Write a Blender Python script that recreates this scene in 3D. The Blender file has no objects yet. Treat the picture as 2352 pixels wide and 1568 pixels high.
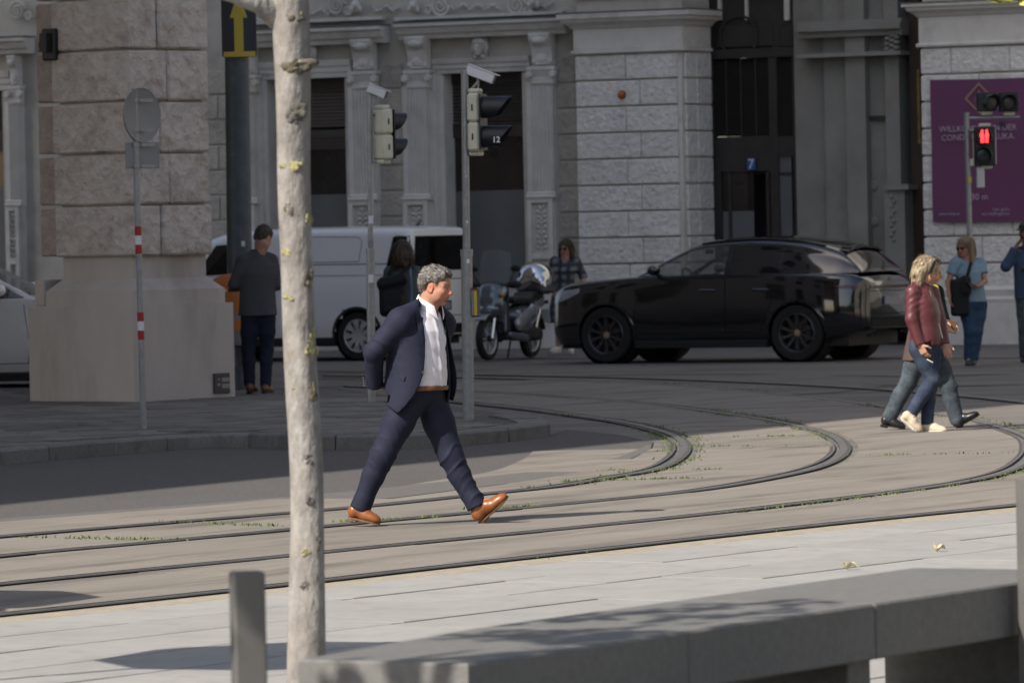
import bpy, bmesh, math, random
import numpy as np
from mathutils import Vector, Matrix
from mathutils.bvhtree import BVHTree
random.seed(7); RNG = np.random.default_rng(7)
PI = math.pi; R = math.radians
scene = bpy.context.scene
col = scene.collection

# ---------------------------------------------------------------- camera, sky, sun, exposure
CAM_H = 1.8
cd = bpy.data.cameras.new('camera'); cam = bpy.data.objects.new('camera', cd); col.objects.link(cam)
cd.lens = 200; cd.sensor_width = 36; cd.clip_start = 0.5; cd.clip_end = 3000
PITCH, ROLL = R(1.0817), R(-1.2)
cam.matrix_world = Matrix.Translation((0, 0, CAM_H)) @ Matrix.Rotation(PI/2 - PITCH, 4, 'X') @ Matrix.Rotation(ROLL, 4, 'Z')
cd.dof.use_dof = True; cd.dof.focus_distance = 35.5; cd.dof.aperture_fstop = 8.0
scene.camera = cam

SUN_AZ, SUN_EL = R(42), R(41)                       # light travels towards (+X,+Y)
LDIR = Vector((math.cos(SUN_AZ)*math.cos(SUN_EL), math.sin(SUN_AZ)*math.cos(SUN_EL), -math.sin(SUN_EL)))
w = bpy.data.worlds.new('World'); scene.world = w; w.use_nodes = True
nt = w.node_tree; sky = nt.nodes.new('ShaderNodeTexSky'); sky.sky_type = 'NISHITA'
sky.sun_disc = False; sky.sun_elevation = SUN_EL
sky.sun_rotation = math.atan2(-LDIR.x, -LDIR.y)     # same side as the lamp
sky.air_density = 1.0; sky.dust_density = 2.0; sky.ozone_density = 0.6
bg = nt.nodes['Background']; hsv = nt.nodes.new('ShaderNodeHueSaturation'); hsv.inputs['Saturation'].default_value = 0.95
nt.links.new(sky.outputs[0], hsv.inputs['Color']); nt.links.new(hsv.outputs[0], bg.inputs[0]); bg.inputs[1].default_value = 0.106
sl = bpy.data.lights.new('sun', 'SUN'); sl.energy = 4.4; sl.angle = R(0.53); sl.color = (1.0, 0.93, 0.83)
so = bpy.data.objects.new('sun', sl); col.objects.link(so); so.location = (-30, -20, 40)
so.rotation_euler = LDIR.to_track_quat('-Z', 'Y').to_euler()
vs = scene.view_settings; vs.view_transform = 'Standard'; vs.look = 'None'; vs.gamma = 1; vs.exposure = 0.6
vs.use_curve_mapping = False
scene.render.engine = 'CYCLES'
scene.cycles.max_bounces = 7; scene.cycles.transparent_max_bounces = 12
scene.cycles.caustics_reflective = False; scene.cycles.caustics_refractive = False

# ---------------------------------------------------------------- where a spot of the place is (picture of 2352 x 1568)
W_, H_ = 2352, 1568
FQ = 200/36*W_
MC = cam.matrix_world.to_3x3()
def ray(x, y):
    return (MC @ Vector(((x - W_/2)/FQ, -(y - H_/2)/FQ, -1.0))).normalized()
def gp(x, y, z=0.0):                                # on the horizontal plane z
    d = ray(x, y); t = (z - CAM_H)/d.z
    return Vector((d.x*t, d.y*t, z))
def dp(x, y, Y):                                    # at distance Y
    d = ray(x, y); t = Y/d.y
    return Vector((d.x*t, Y, CAM_H + d.z*t))

# ---------------------------------------------------------------- materials
MATS = {}
def mat(name, color, rough=0.7, var=0.12, scale=6.0, bump=0.0, bscale=40.0, metal=0.0, spec=0.5, coat=0.0,
        dark=None, dscale=1.5, damount=0.0, stretch=None, coord='Object', island=0.0, detail=4.0, trans=0.0, emit=None, alpha=1.0, bdist=0.01, rotz=None):
    """procedural surface: base colour broken up by two noises, optional blotches of a second colour, bump relief"""
    if name in MATS: return MATS[name]
    m = bpy.data.materials.new(name); m.use_nodes = True; MATS[name] = m
    n = m.node_tree.nodes; L = m.node_tree.links; b = n['Principled BSDF']
    b.inputs['Roughness'].default_value = rough; b.inputs['Metallic'].default_value = metal
    b.inputs['Specular IOR Level'].default_value = spec
    b.inputs['Coat Weight'].default_value = coat; b.inputs['Coat Roughness'].default_value = 0.03
    b.inputs['Transmission Weight'].default_value = trans
    b.inputs['Alpha'].default_value = alpha
    c = tuple(color) + (1,)
    tc = n.new('ShaderNodeTexCoord'); out = tc.outputs[coord]
    if stretch:
        mp = n.new('ShaderNodeMapping'); mp.inputs['Scale'].default_value = stretch
        if rotz is not None: mp.vector_type = 'TEXTURE'; mp.inputs['Rotation'].default_value = (0, 0, rotz); mp.inputs['Scale'].default_value = [1/v for v in stretch]
        L.new(out, mp.inputs[0]); out = mp.outputs[0]
    cur = None
    if var > 0 or damount > 0 or island > 0:
        no = n.new('ShaderNodeTexNoise'); no.inputs['Scale'].default_value = scale; no.inputs['Detail'].default_value = detail
        no.inputs['Roughness'].default_value = 0.62
        L.new(out, no.inputs['Vector'])
        mr = n.new('ShaderNodeMapRange'); mr.inputs['From Min'].default_value = 0.25; mr.inputs['From Max'].default_value = 0.75
        mr.inputs['To Min'].default_value = 1 - var; mr.inputs['To Max'].default_value = 1 + var
        L.new(no.outputs['Fac'], mr.inputs['Value'])
        mx = n.new('ShaderNodeMix'); mx.data_type = 'RGBA'; mx.blend_type = 'MULTIPLY'; mx.inputs[0].default_value = 1
        mx.inputs[6].default_value = c; L.new(mr.outputs[0], mx.inputs[7]); cur = mx.outputs[2]
        if island > 0:
            oi = n.new('ShaderNodeObjectInfo'); m3 = n.new('ShaderNodeMapRange')
            m3.inputs['To Min'].default_value = 1 - island; m3.inputs['To Max'].default_value = 1 + island
            L.new(oi.outputs['Random'], m3.inputs['Value'])
            m4 = n.new('ShaderNodeMix'); m4.data_type = 'RGBA'; m4.blend_type = 'MULTIPLY'; m4.inputs[0].default_value = 1
            L.new(cur, m4.inputs[6]); L.new(m3.outputs[0], m4.inputs[7]); cur = m4.outputs[2]
        if dark is not None and damount > 0:
            n2 = n.new('ShaderNodeTexNoise'); n2.inputs['Scale'].default_value = dscale; n2.inputs['Detail'].default_value = 6
            n2.inputs['Roughness'].default_value = 0.65; L.new(out, n2.inputs['Vector'])
            r2 = n.new('ShaderNodeMapRange'); r2.inputs['From Min'].default_value = 0.5; r2.inputs['From Max'].default_value = 0.68
            r2.inputs['To Max'].default_value = damount; L.new(n2.outputs['Fac'], r2.inputs['Value'])
            m2 = n.new('ShaderNodeMix'); m2.data_type = 'RGBA'; L.new(r2.outputs[0], m2.inputs[0]); L.new(cur, m2.inputs[6])
            m2.inputs[7].default_value = tuple(dark) + (1,); cur = m2.outputs[2]
        L.new(cur, b.inputs['Base Color'])
    else:
        b.inputs['Base Color'].default_value = c
    if bump > 0:
        nb = n.new('ShaderNodeTexNoise'); nb.inputs['Scale'].default_value = bscale; nb.inputs['Detail'].default_value = 5
        L.new(out, nb.inputs['Vector'])
        bp = n.new('ShaderNodeBump'); bp.inputs['Strength'].default_value = bump; bp.inputs['Distance'].default_value = bdist
        L.new(nb.outputs['Fac'], bp.inputs['Height']); L.new(bp.outputs[0], b.inputs['Normal'])
    if emit:
        b.inputs['Emission Color'].default_value = tuple(emit[:3]) + (1,); b.inputs['Emission Strength'].default_value = emit[3]
    return m
def srgb(r, g, b):
    f = lambda v: (v/255/12.92 if v/255 <= .04045 else ((v/255 + .055)/1.055)**2.4)
    return (f(r), f(g), f(b))

# ---------------------------------------------------------------- mesh collector
class MB:
    def __init__(s, M=None): s.v = []; s.f = []; s.M = M or Matrix()
    def add(s, vs_, fs, M=None):
        o = len(s.v); T = s.M @ M if M is not None else s.M
        s.v += [T @ Vector(p) for p in vs_]; s.f += [tuple(i + o for i in f) for f in fs]; return s
    def box(s, lo, hi, bev=0.0, M=None):
        x0, y0, z0 = lo; x1, y1, z1 = hi
        if bev <= 0:
            return s.add([(x0,y0,z0),(x1,y0,z0),(x1,y1,z0),(x0,y1,z0),(x0,y0,z1),(x1,y0,z1),(x1,y1,z1),(x0,y1,z1)],
                [(3,2,1,0),(4,5,6,7),(0,1,5,4),(1,2,6,5),(2,3,7,6),(3,0,4,7)], M)
        b = bev; P = []; idx = {}
        for i, sx in enumerate((x0, x1)):
            for j, sy in enumerate((y0, y1)):
                for k, sz in enumerate((z0, z1)):
                    ix = sx + (b if i == 0 else -b); iy = sy + (b if j == 0 else -b); iz = sz + (b if k == 0 else -b)
                    idx[i,j,k] = len(P); P += [(sx, iy, iz), (ix, sy, iz), (ix, iy, sz)]
        F = []
        I = lambda i,j,k,a: idx[i,j,k] + a
        for i in (0,1):
            q = [I(i,0,0,0), I(i,1,0,0), I(i,1,1,0), I(i,0,1,0)]; F.append(tuple(q if i else q[::-1]))
            q = [I(0,i,0,1), I(0,i,1,1), I(1,i,1,1), I(1,i,0,1)]; F.append(tuple(q if i else q[::-1]))
            q = [I(0,0,i,2), I(1,0,i,2), I(1,1,i,2), I(0,1,i,2)]; F.append(tuple(q if i else q[::-1]))
        for i in (0,1):
            for j in (0,1):
                fl = (i + j) % 2 == 0
                q = [I(i,j,0,0), I(i,j,1,0), I(i,j,1,1), I(i,j,0,1)]; F.append(tuple(q if fl else q[::-1]))
                q = [I(i,0,j,0), I(i,0,j,2), I(i,1,j,2), I(i,1,j,0)]; F.append(tuple(q if fl else q[::-1]))
                q = [I(0,i,j,1), I(1,i,j,1), I(1,i,j,2), I(0,i,j,2)]; F.append(tuple(q if fl else q[::-1]))
                for k in (0,1):
                    pass
        for i in (0,1):
            for j in (0,1):
                for k in (0,1):
                    q = (I(i,j,k,0), I(i,j,k,1), I(i,j,k,2)); F.append(q if (i+j+k) % 2 else q[::-1])
        return s.add(P, F, M)
    def prism(s, poly, z0, z1, M=None, cap=True):           # poly: (x,y) list, extruded along z
        n = len(poly); V = [(x,y,z0) for x,y in poly] + [(x,y,z1) for x,y in poly]
        F = [(i, (i+1) % n, (i+1) % n + n, i + n) for i in range(n)]
        if cap: F += [tuple(range(n))[::-1], tuple(range(n, 2*n))]
        return s.add(V, F, M)
    def loft(s, rings, closed=True, cap0=True, cap1=True, M=None):
        n = len(rings[0]); V = [p for r in rings for p in r]; F = []
        for a in range(len(rings) - 1):
            for i in range(n if closed else n - 1):
                j = (i + 1) % n; F.append((a*n + i, a*n + j, (a+1)*n + j, (a+1)*n + i))
        if closed and cap0: F.append(tuple(range(n))[::-1])
        if closed and cap1: F.append(tuple(range((len(rings)-1)*n, len(rings)*n)))
        return s.add(V, F, M)
    def tube(s, pts, rad, n=10, cap=True, M=None):
        pts = [Vector(p) for p in pts]; rs = rad if hasattr(rad, '__len__') else [rad]*len(pts); rings = []
        up = None
        for i, p in enumerate(pts):
            t = (pts[min(i+1, len(pts)-1)] - pts[max(i-1, 0)]).normalized()
            if up is None: up = t.orthogonal().normalized()
            up = (up - t*up.dot(t)); up = up.normalized() if up.length > 1e-6 else t.orthogonal().normalized()
            bi = t.cross(up)
            rings.append([p + (up*math.cos(a) + bi*math.sin(a))*rs[i] for a in [2*PI*k/n for k in range(n)]])
        return s.loft(rings, True, cap, cap, M)
    def lathe(s, prof, n=20, M=None, a0=0, a1=2*PI, cap=True):        # prof: (r,z)
        full = abs(a1 - a0 - 2*PI) < 1e-6; k = n if full else n + 1
        rings = [[(r*math.cos(a0 + (a1-a0)*i/n), r*math.sin(a0 + (a1-a0)*i/n), z) for i in range(k)] for r, z in prof]
        return s.loft(rings, full, cap and prof[0][0] > 1e-5 and full, cap and prof[-1][0] > 1e-5 and full, M)
    def ell(s, c, r, n=12, m=8, M=None):
        T = Matrix.Translation(c) @ Matrix.Diagonal((r[0], r[1], r[2], 1))
        prof = [(max(1e-6, math.sin(PI*i/m)), -math.cos(PI*i/m)) for i in range(m + 1)]
        return s.lathe(prof, n, (M @ T) if M is not None else T)
    def grid(s, rows, M=None):
        n = len(rows[0]); V = [p for r in rows for p in r]
        F = [(a*n+i, a*n+i+1, (a+1)*n+i+1, (a+1)*n+i) for a in range(len(rows)-1) for i in range(n-1)]
        return s.add(V, F, M)
    def mesh(s, name, m=None, smooth=None):
        me = bpy.data.meshes.new(name); me.from_pydata([tuple(p) for p in s.v], [], s.f); me.validate()
        if m: me.materials.append(m)
        if smooth is not None:
            me.shade_smooth()
            if smooth < 180: me.set_sharp_from_angle(angle=R(smooth))
        return me
    def build(s, name, m=None, parent=None, smooth=None, **kw):
        return link(name, s.mesh(name, m, smooth), parent, **kw)

def link(name, data, parent=None, label=None, cat=None, group=None, kind=None):
    o = bpy.data.objects.new(name, data); col.objects.link(o)
    if parent is not None: o.parent = parent
    return tag(o, label, cat, group, kind)
def tag(o, label=None, cat=None, group=None, kind=None):
    if label: o['label'] = label
    if cat: o['category'] = cat
    if group: o['group'] = group
    if kind: o['kind'] = kind
    return o
def thing(name, label, cat, loc=(0,0,0), rz=0.0, group=None):
    o = bpy.data.objects.new(name, None); col.objects.link(o); o.empty_display_size = 0.2
    o.location = loc; o.rotation_euler = (0, 0, rz)
    return tag(o, label, cat, group)
def share(o, name=None):
    """one more instance of a piece, mesh data shared"""
    c = o.copy(); col.objects.link(c); c.parent = o.parent; return c
def fresh(me, name, m=None, smooth=None, parent=None, **kw):
    if m: me.materials.append(m)
    if smooth is not None:
        me.shade_smooth()
        if smooth < 180: me.set_sharp_from_angle(angle=R(smooth))
    return link(name, me, parent, **kw)
def catmull(P, n):
    P = [Vector(p) for p in P]; out = []
    for i in range(len(P) - 1):
        p0, p1, p2, p3 = P[max(i-1,0)], P[i], P[i+1], P[min(i+2, len(P)-1)]
        for k in range(n):
            t = k/n
            out.append(0.5*((2*p1) + (p2-p0)*t + (2*p0-5*p1+4*p2-p3)*t*t + (3*p1-p0-3*p2+p3)*t**3))
    out.append(P[-1]); return out
def resample(P, n):
    L = [0]
    for a, b in zip(P, P[1:]): L.append(L[-1] + (b - a).length)
    out = []; j = 0
    for k in range(n):
        s = L[-1]*k/(n-1)
        while j < len(P) - 2 and L[j+1] < s: j += 1
        t = (s - L[j])/max(1e-9, L[j+1] - L[j]); out.append(P[j].lerp(P[j+1], min(1, max(0, t))))
    return out
def smooth_line(P, it):
    P = [p.copy() for p in P]
    for _ in range(it):
        P = [P[0]] + [(P[i-1] + P[i]*2 + P[i+1])/4 for i in range(1, len(P)-1)] + [P[-1]]
    return P
def text_mesh(s, size, align='LEFT', depth=0.0, bold=0.0):
    c = bpy.data.curves.new('lettering', 'FONT'); c.body = s; c.size = size; c.align_x = align; c.extrude = depth; c.offset = bold
    c.resolution_u = 3
    o = bpy.data.objects.new('lettering', c); col.objects.link(o)
    dg = bpy.context.evaluated_depsgraph_get(); me = bpy.data.meshes.new_from_object(o.evaluated_get(dg))
    bpy.data.objects.remove(o); bpy.data.curves.remove(c); me.name = 'lettering'; return me
# ================================================================ GROUND
M_conc = mat('tram_concrete', (.20,.178,.153), .85, .16, 3.0, .35, 60, dark=(.075,.066,.057), dscale=1.6, damount=.75, island=.06, stretch=(.22,1.6,1), rotz=R(58), detail=7)
M_asph = mat('asphalt', (.088,.082,.079), .9, .55, 55, .8, 90, dark=(.07,.066,.062), dscale=.5, damount=.35, detail=2)
M_seam = mat('tar_strip', (.112,.106,.098), .85, .15, 8, .3, 90)
M_ground = mat('ground_soil', (.09,.08,.07), .95, .2, 2)
M_road = mat('road_concrete', (.15,.137,.122), .85, .34, 1.5, .3, 50, dark=(.07,.065,.06), dscale=.45, damount=.75, stretch=(.35,1.6,1))
M_white = mat('pale_granite', (.305,.297,.282), .75, .10, 5, detail=9, bump=.15, bscale=120, dark=(.215,.205,.19), dscale=2.2, damount=.55, island=.05)
M_sand = mat('sandy_mortar', (.32,.28,.215), .95, .22, 14, .6, 60, dark=(.22,.195,.155), dscale=5, damount=.6)
M_cobble = mat('cobble_stone', (.16,.148,.13), .8, .25, 9, .5, 40, island=.3, dark=(.10,.10,.11), dscale=.8, damount=.5)
M_kerb = mat('kerb_granite', (.16,.156,.148), .8, .18, 30, .5, 60, island=.15, dark=(.07,.07,.068), dscale=4, damount=.7)
M_steel = mat('rail_steel', (.20,.19,.185), .5, .25, 12, 0, metal=.75, dark=(.07,.045,.03), dscale=5, damount=.5)
M_groove = mat('bitumen_seal', (.042,.040,.039), .8, .3, 30, .5, 60)
M_seal = mat('weathered_seal', (.066,.061,.056), .8, .3, 30, .4, 60)
M_weed = mat('weed', (.10,.14,.035), .8, .35, 25)
M_far = mat('far_paving', (.14,.132,.125), .85, .2, 2, .3, 40)

def sheet(name, pts, z, m, **kw):
    mb = MB(); mb.add([(p[0], p[1], z) for p in pts], [tuple(range(len(pts)))])
    return mb.build(name, m, kind='structure', **kw)
sheet('ground', [(-700,-500), (700,-500), (700,900), (-700,900)], -.09, M_ground)
sheet('road', [(-90,-60), (90,-60), (90,140), (-90,140)], -.014, M_road)

# rails, traced on the ground
Q1 = [(-420,1270),(0,1231.6),(328,1204.5),(665.7,1177),(843.8,1162),(1113,1133.5),(1262,1118),(1400,1095),(1495.7,1079),(1548,1056),(1570,1030),(1556,1005),(1506,986),(1432,969),(1331,954.4),(1219.4,939.5),(1102.5,927.5),(960,914),(780,901)]
Q2 = [(-420,1322),(0,1276),(328,1246.6),(665.7,1215.5),(768.8,1205.8),(1150,1170.5),(1421,1144.7),(1580.6,1127.8),(1713.5,1107.5),(1835.6,1082.9),(1899,1062.6),(1932,1041),(1935,1021),(1912,1001),(1867.5,986),(1782.5,967.7),(1676,950.7),(1559.4,934.8),(1442.5,922.5),(1270,910),(1050,897),(800,886)]
Q3 = [(-420,1386),(0,1340.4),(328,1308),(665.7,1275.7),(750,1266.5),(1102.5,1232.2),(1368,1206.2),(1633.8,1178.6),(1846.3,1153.6),(2058.7,1128.7),(2218,1104.8),(2313.7,1080.9),(2358,1054),(2372,1030),(2352,1000),(2244.7,967),(2143.7,950),(1979,926),(1819.7,907.7),(1660.4,893.3),(1506,881.5),(1315,873),(1050,866),(750,862)]
Q4 = [(-420,1452),(0,1410.7),(328,1376.5),(525,1355.4),(750,1331.5),(918.8,1311.3),(1345.4,1264.2),(1711,1223.4),(2015.8,1191),(2320.5,1160.6),(2700,1121),(3300,1062)]
Q5 = [(3000,1010),(2700,963),(2352,922.5),(2218,909),(2050,895),(1850,883),(1650,874),(1400,866),(1100,860)]
def curve(Q, n, it=3):
    P = catmull([gp(x, y) for x, y in Q], 14); P = resample(P, n); return smooth_line(P, it)
C1, C2, C3, C4, C5 = curve(Q1, 240, 6), curve(Q2, 240, 6), curve(Q3, 240, 6), curve(Q4, 160, 12), curve(Q5, 120, 6)
def offs(P, d):
    out = []
    for i, p in enumerate(P):
        t = (P[min(i+1, len(P)-1)] - P[max(i-1, 0)]); t.z = 0; t.normalize()
        out.append(p + Vector((-t.y, t.x, 0))*d)
    return out
def rail(P, label, side):
    """grooved rail set in the roadway: running head, flange groove, lip, bitumen on either side"""
    prof = [(-.066,.002),(-.034,.002),(-.032,.005),(.026,.005),(.030,.002),(.032,-.028),(.064,-.028),(.066,.004),(.080,.004),(.082,.001),(.108,.001)]
    t = thing('tram_rail', label, 'tram rail', P[len(P)//3], group='tram rails set in the concrete')
    o0 = P[len(P)//3]
    L = [offs(P, side*d) for d, z in prof]
    def strip(name, a, b, m):
        mb = MB(); rows = [[p - o0 + Vector((0,0,prof[k][1])) for p in L[k]] for k in range(a, b+1)]
        mb.grid(rows if side < 0 else rows[::-1]); mb.build(name, m, t)
    strip('rail_head', 1, 4, M_steel); strip('groove', 4, 7, M_groove); strip('rail_lip', 7, 9, M_steel)
    strip('seal_strip', 0, 1, M_seal); strip('seal_strip', 9, 10, M_seal)
rail(C1, 'innermost tram rail with weeds, curving tightest round the kerb end', 1)
rail(C2, 'second tram rail from the kerb, running under the shoes of the man in the suit', 1)
rail(C3, 'third tram rail from the kerb, swinging widest towards the right edge', 1)
rail(C4, 'straight tram rail alongside the pale paving, nearest the bench', 1)
rail(C5, 'far tram rail lying in the shade before the parked black car', 1)

# concrete slabs between the rails, joints open
bed = sheet('tram_bed', [(-60,-20), (60,-20), (60,78), (-60,78)], -.0125, M_road)
def slabs(A, B, n, oa, ob, jit=.15, z=0.0, seed=1):
    rng = random.Random(seed); A = offs(A, oa); B = offs(B, ob); N = len(A)
    Bd = resample(B, len(B)*4); across = [min(Bd, key=lambda q: (q - p).length_squared) for p in A]        # joints square to the rails
    cuts = [0] + sorted(max(2, min(N-3, int((k + rng.uniform(-jit, jit))*N/n))) for k in range(1, n)) + [N-1]
    for a, b in zip(cuts, cuts[1:]):
        if b - a < 2: continue
        ia = [A[i] for i in range(a, b+1)]; ib = [across[i] for i in range(a, b+1)]
        ta = (ia[1]-ia[0]).normalized()*.006; te = (ia[-1]-ia[-2]).normalized()*.006
        ia[0] = ia[0]+ta; ib[0] = ib[0]+ta; ia[-1] = ia[-1]-te; ib[-1] = ib[-1]-te
        st = max(1, (b-a)//10); k = list(range(0, b-a, st)) + [b-a]
        if k[-1] - k[-2] < 2 and len(k) > 2: k.pop(-2)
        dz = rng.uniform(-.003, .003)
        mb = MB(); top = [[ia[i] + Vector((0,0,z+dz)) for i in k], [ib[i] + Vector((0,0,z+dz)) for i in k]]
        mb.grid([top[1], top[0]])
        for row in (top[0], top[1]): mb.grid([row, [p - Vector((0,0,.03)) for p in row]])
        for e in (0, -1): mb.grid([[top[0][e], top[1][e]], [top[0][e]-Vector((0,0,.03)), top[1][e]-Vector((0,0,.03))]])
        mb.build('concrete_slab', M_conc, bed)
slabs(C1, C2, 26, -.125, .08, seed=1); slabs(C2, C3, 22, -.125, .08, seed=2)
def upto(P, xq):                                   # nearer arm of a rail up to a picture column
    k = max(i for i in range(len(P)//2 + 20) if P[i].x <= gp(*xq).x); return P[:k]
A3 = resample(C3[:96], 120); A4 = resample([p for p in C4 if p.y < 44.5], 120)
slabs(A3, A4, 15, -.125, .08, seed=3)
I1 = resample(C1[:105], 120); slabs(I1, offs(I1, 1.25), 14, .08, 0, seed=4, z=-.002)
# asphalt lane by the kerb
KT = [(-200,1053),(0,1033),(186.5,1017.6),(353.5,1003.7),(487.9,993.7),(643,997),(790,999.5),(930,997),(1051.6,991.4),(1136,984.5),(1212,976),(1246,971)]
KP = [gp(x, y, .12) for x, y in KT]
lane_far = [Vector((p.x, p.y, 0)) for p in KP]
lane_near = [gp(x, y) for x, y in [(1500,1013),(1494,1030),(1420,1068),(1200,1105),(900,1143),(665,1163),(328,1191),(0,1219),(-300,1245)]]
sheet('asphalt_lane', lane_far + [gp(1300, 985), gp(1420, 996)] + lane_near, -.0045, M_asph)
seam_a = [gp(x, y) for x, y in [(-300,1218),(0,1190),(328,1166),(665,1140),(900,1118),(1200,1085),(1420,1050),(1496,1018)]]
mb = MB(); mb.grid([[p + Vector((0,0,-.0005)) for p in resample(seam_a, 60)], [p + Vector((0,0,-.0005)) for p in resample(lane_near[::-1], 60)]])
mb.build('tar_seam', M_seam, kind='structure')

# kerb stones and raised pavement of setts
KS = smooth_line(resample(catmull(KP, 8), 130), 3)
tip = [gp(x, y, .12) for x, y in [(1262,968),(1240,960),(1190,952)]]
KS2 = KS + resample(catmull([KS[-1]] + tip, 6), 24)[1:]
OUT = KS2; INN = [p + (Vector((-(t.y), t.x, 0)).normalized())*.28 for p, t in zip(KS2, [KS2[min(i+1,len(KS2)-1)]-KS2[max(i-1,0)] for i in range(len(KS2))])]
mb = MB(); mb.grid([[p - Vector((0,0,.1)) for p in INN], [p - Vector((0,0,.1)) + (q-p)*.2 for p, q in zip(OUT, INN)]])
kerb = mb.build('kerb', M_kerb, kind='structure')
acc = 0; start = 0; rk = random.Random(5); want = 1.1
for i in range(1, len(OUT)):
    acc += (OUT[i]-OUT[i-1]).length
    if acc > want or i == len(OUT)-1:
        n = i - start; st = max(1, n//3); ks = list(range(start, i, st)) + [i]
        dz = rk.uniform(-.008, .006); dx = Vector((rk.uniform(-.008,.008), rk.uniform(-.008,.008), 0))
        a = [OUT[k].copy() + dx for k in ks]; b = [INN[k].copy() for k in ks]
        ta = (a[1]-a[0]).normalized()*.009; a[0] += ta; b[0] += ta; te = (a[-1]-a[-2]).normalized()*.009; a[-1] -= te; b[-1] -= te
        rows = [[p + Vector((0,0,-.16)) for p in a], [p + Vector((0,0,dz-.018)) for p in a],
                [p.lerp(q, .06) + Vector((0,0,dz)) for p, q in zip(a, b)], [p + Vector((0,0,dz)) for p in b], [p + Vector((0,0,-.1)) for p in b]]
        mb = MB(); mb.grid(rows[::-1])
        for e in (0, -1): mb.add([r[e] for r in rows], [(0,1,2,3,4)] if e == 0 else [(4,3,2,1,0)])
        mb.build('kerb_stone', M_kerb, kerb); acc = 0; start = i; want = rk.uniform(.8, 1.25)
back = [gp(x, y, .12) for x, y in [(1150,945),(1060,932),(960,916),(860,900),(760,886),(600,868),(420,850),(200,838),(-60,830),(-300,825)]]
pav_poly = [Vector(p) for p in INN] + back
M_joint = mat('joint_sand', (.085,.08,.072), .95, .2, 10)
pv = sheet('pavement', [(p.x, p.y) for p in pav_poly], .105, M_joint)
def inside(p, poly):
    c = False; n = len(poly)
    for i in range(n):
        a, b = poly[i], poly[(i+1) % n]
        if (a.y > p.y) != (b.y > p.y) and p.x < (b.x-a.x)*(p.y-a.y)/(b.y-a.y) + a.x: c = not c
    return c
setts = []; rs = random.Random(11); ang = R(48); ca, sa = math.cos(ang), math.sin(ang)
for iu in range(-60, 90):
    for iv in range(-60, 90):
        u = iu*.50 + (.25 if iv % 2 else 0); v = iv*.34
        x, y = -3 + u*ca - v*sa, 55 + u*sa + v*ca
        if y > 72 or x < -.092*y - .6: continue
        cs = [Vector((x + du*ca - dv*sa, y + du*sa + dv*ca, 0)) for du, dv in ((-.25,-.17),(.25,-.17),(.25,.17),(-.25,.17))]
        if all(inside(c, pav_poly) for c in cs): setts.append((y, x))
setts.sort()
base_me = None
def sett_mesh(rng):
    mb = MB(); w_, d_ = .25 - rng.uniform(.006,.02), .17 - rng.uniform(.006,.016)
    j = lambda: rng.uniform(-.012,.012)
    b4 = [(-w_+j(),-d_+j()),(w_+j(),-d_+j()),(w_+j(),d_+j()),(-w_+j(),d_+j())]
    t4 = [(x*.94, y*.92) for x, y in b4]
    mb.loft([[(x,y,-.03) for x,y in b4], [(x,y,-.006) for x,y in b4], [(x,y,0) for x,y in t4]], True, False, True)
    return mb.mesh('paving_stone', M_cobble)
smesh = [sett_mesh(rs) for _ in range(10)]
rest = MB()
for i, (y, x) in enumerate(setts):
    me = smesh[rs.randrange(10)]
    Mx = Matrix.Translation((x, y, .12 + rs.uniform(-.006,.005))) @ Matrix.Rotation(ang + rs.uniform(-.02,.02) + (PI if rs.random() < .5 else 0), 4, 'Z') @ Matrix.Rotation(rs.uniform(-.012,.012), 4, 'X')
    if i < 300:
        o = link('paving_stone', me, pv); o.matrix_local = Mx
    else:
        rest.add([v.co for v in me.vertices], [tuple(p.vertices) for p in me.polygons], Mx)
if rest.v: rest.build('paving_stone', M_cobble, pv, kind='stuff')

# pale slab paving in front, sandy edge beside the rail
edge_in = resample(offs(C4, -.135), 80); edge_out = resample(offs(C4, -.42), 80)
mb = MB(); mb.grid([[p + Vector((0,0,-.001)) for p in edge_out], [p + Vector((0,0,-.001)) for p in edge_in]])
mb.build('sandy_edge', M_sand, kind='structure')
e0, e1 = C4[20], C4[95]; du = (e1 - e0); du.z = 0; du.normalize(); dv = Vector((du.y, -du.x, 0))     # dv: towards the camera
o_ = offs(C4, -.40)
rp = random.Random(3)
def edge_dist(p):
    return min((p - q).length for q in o_[::3])
base0 = e0 + dv*.43
cols_ = []
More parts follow.
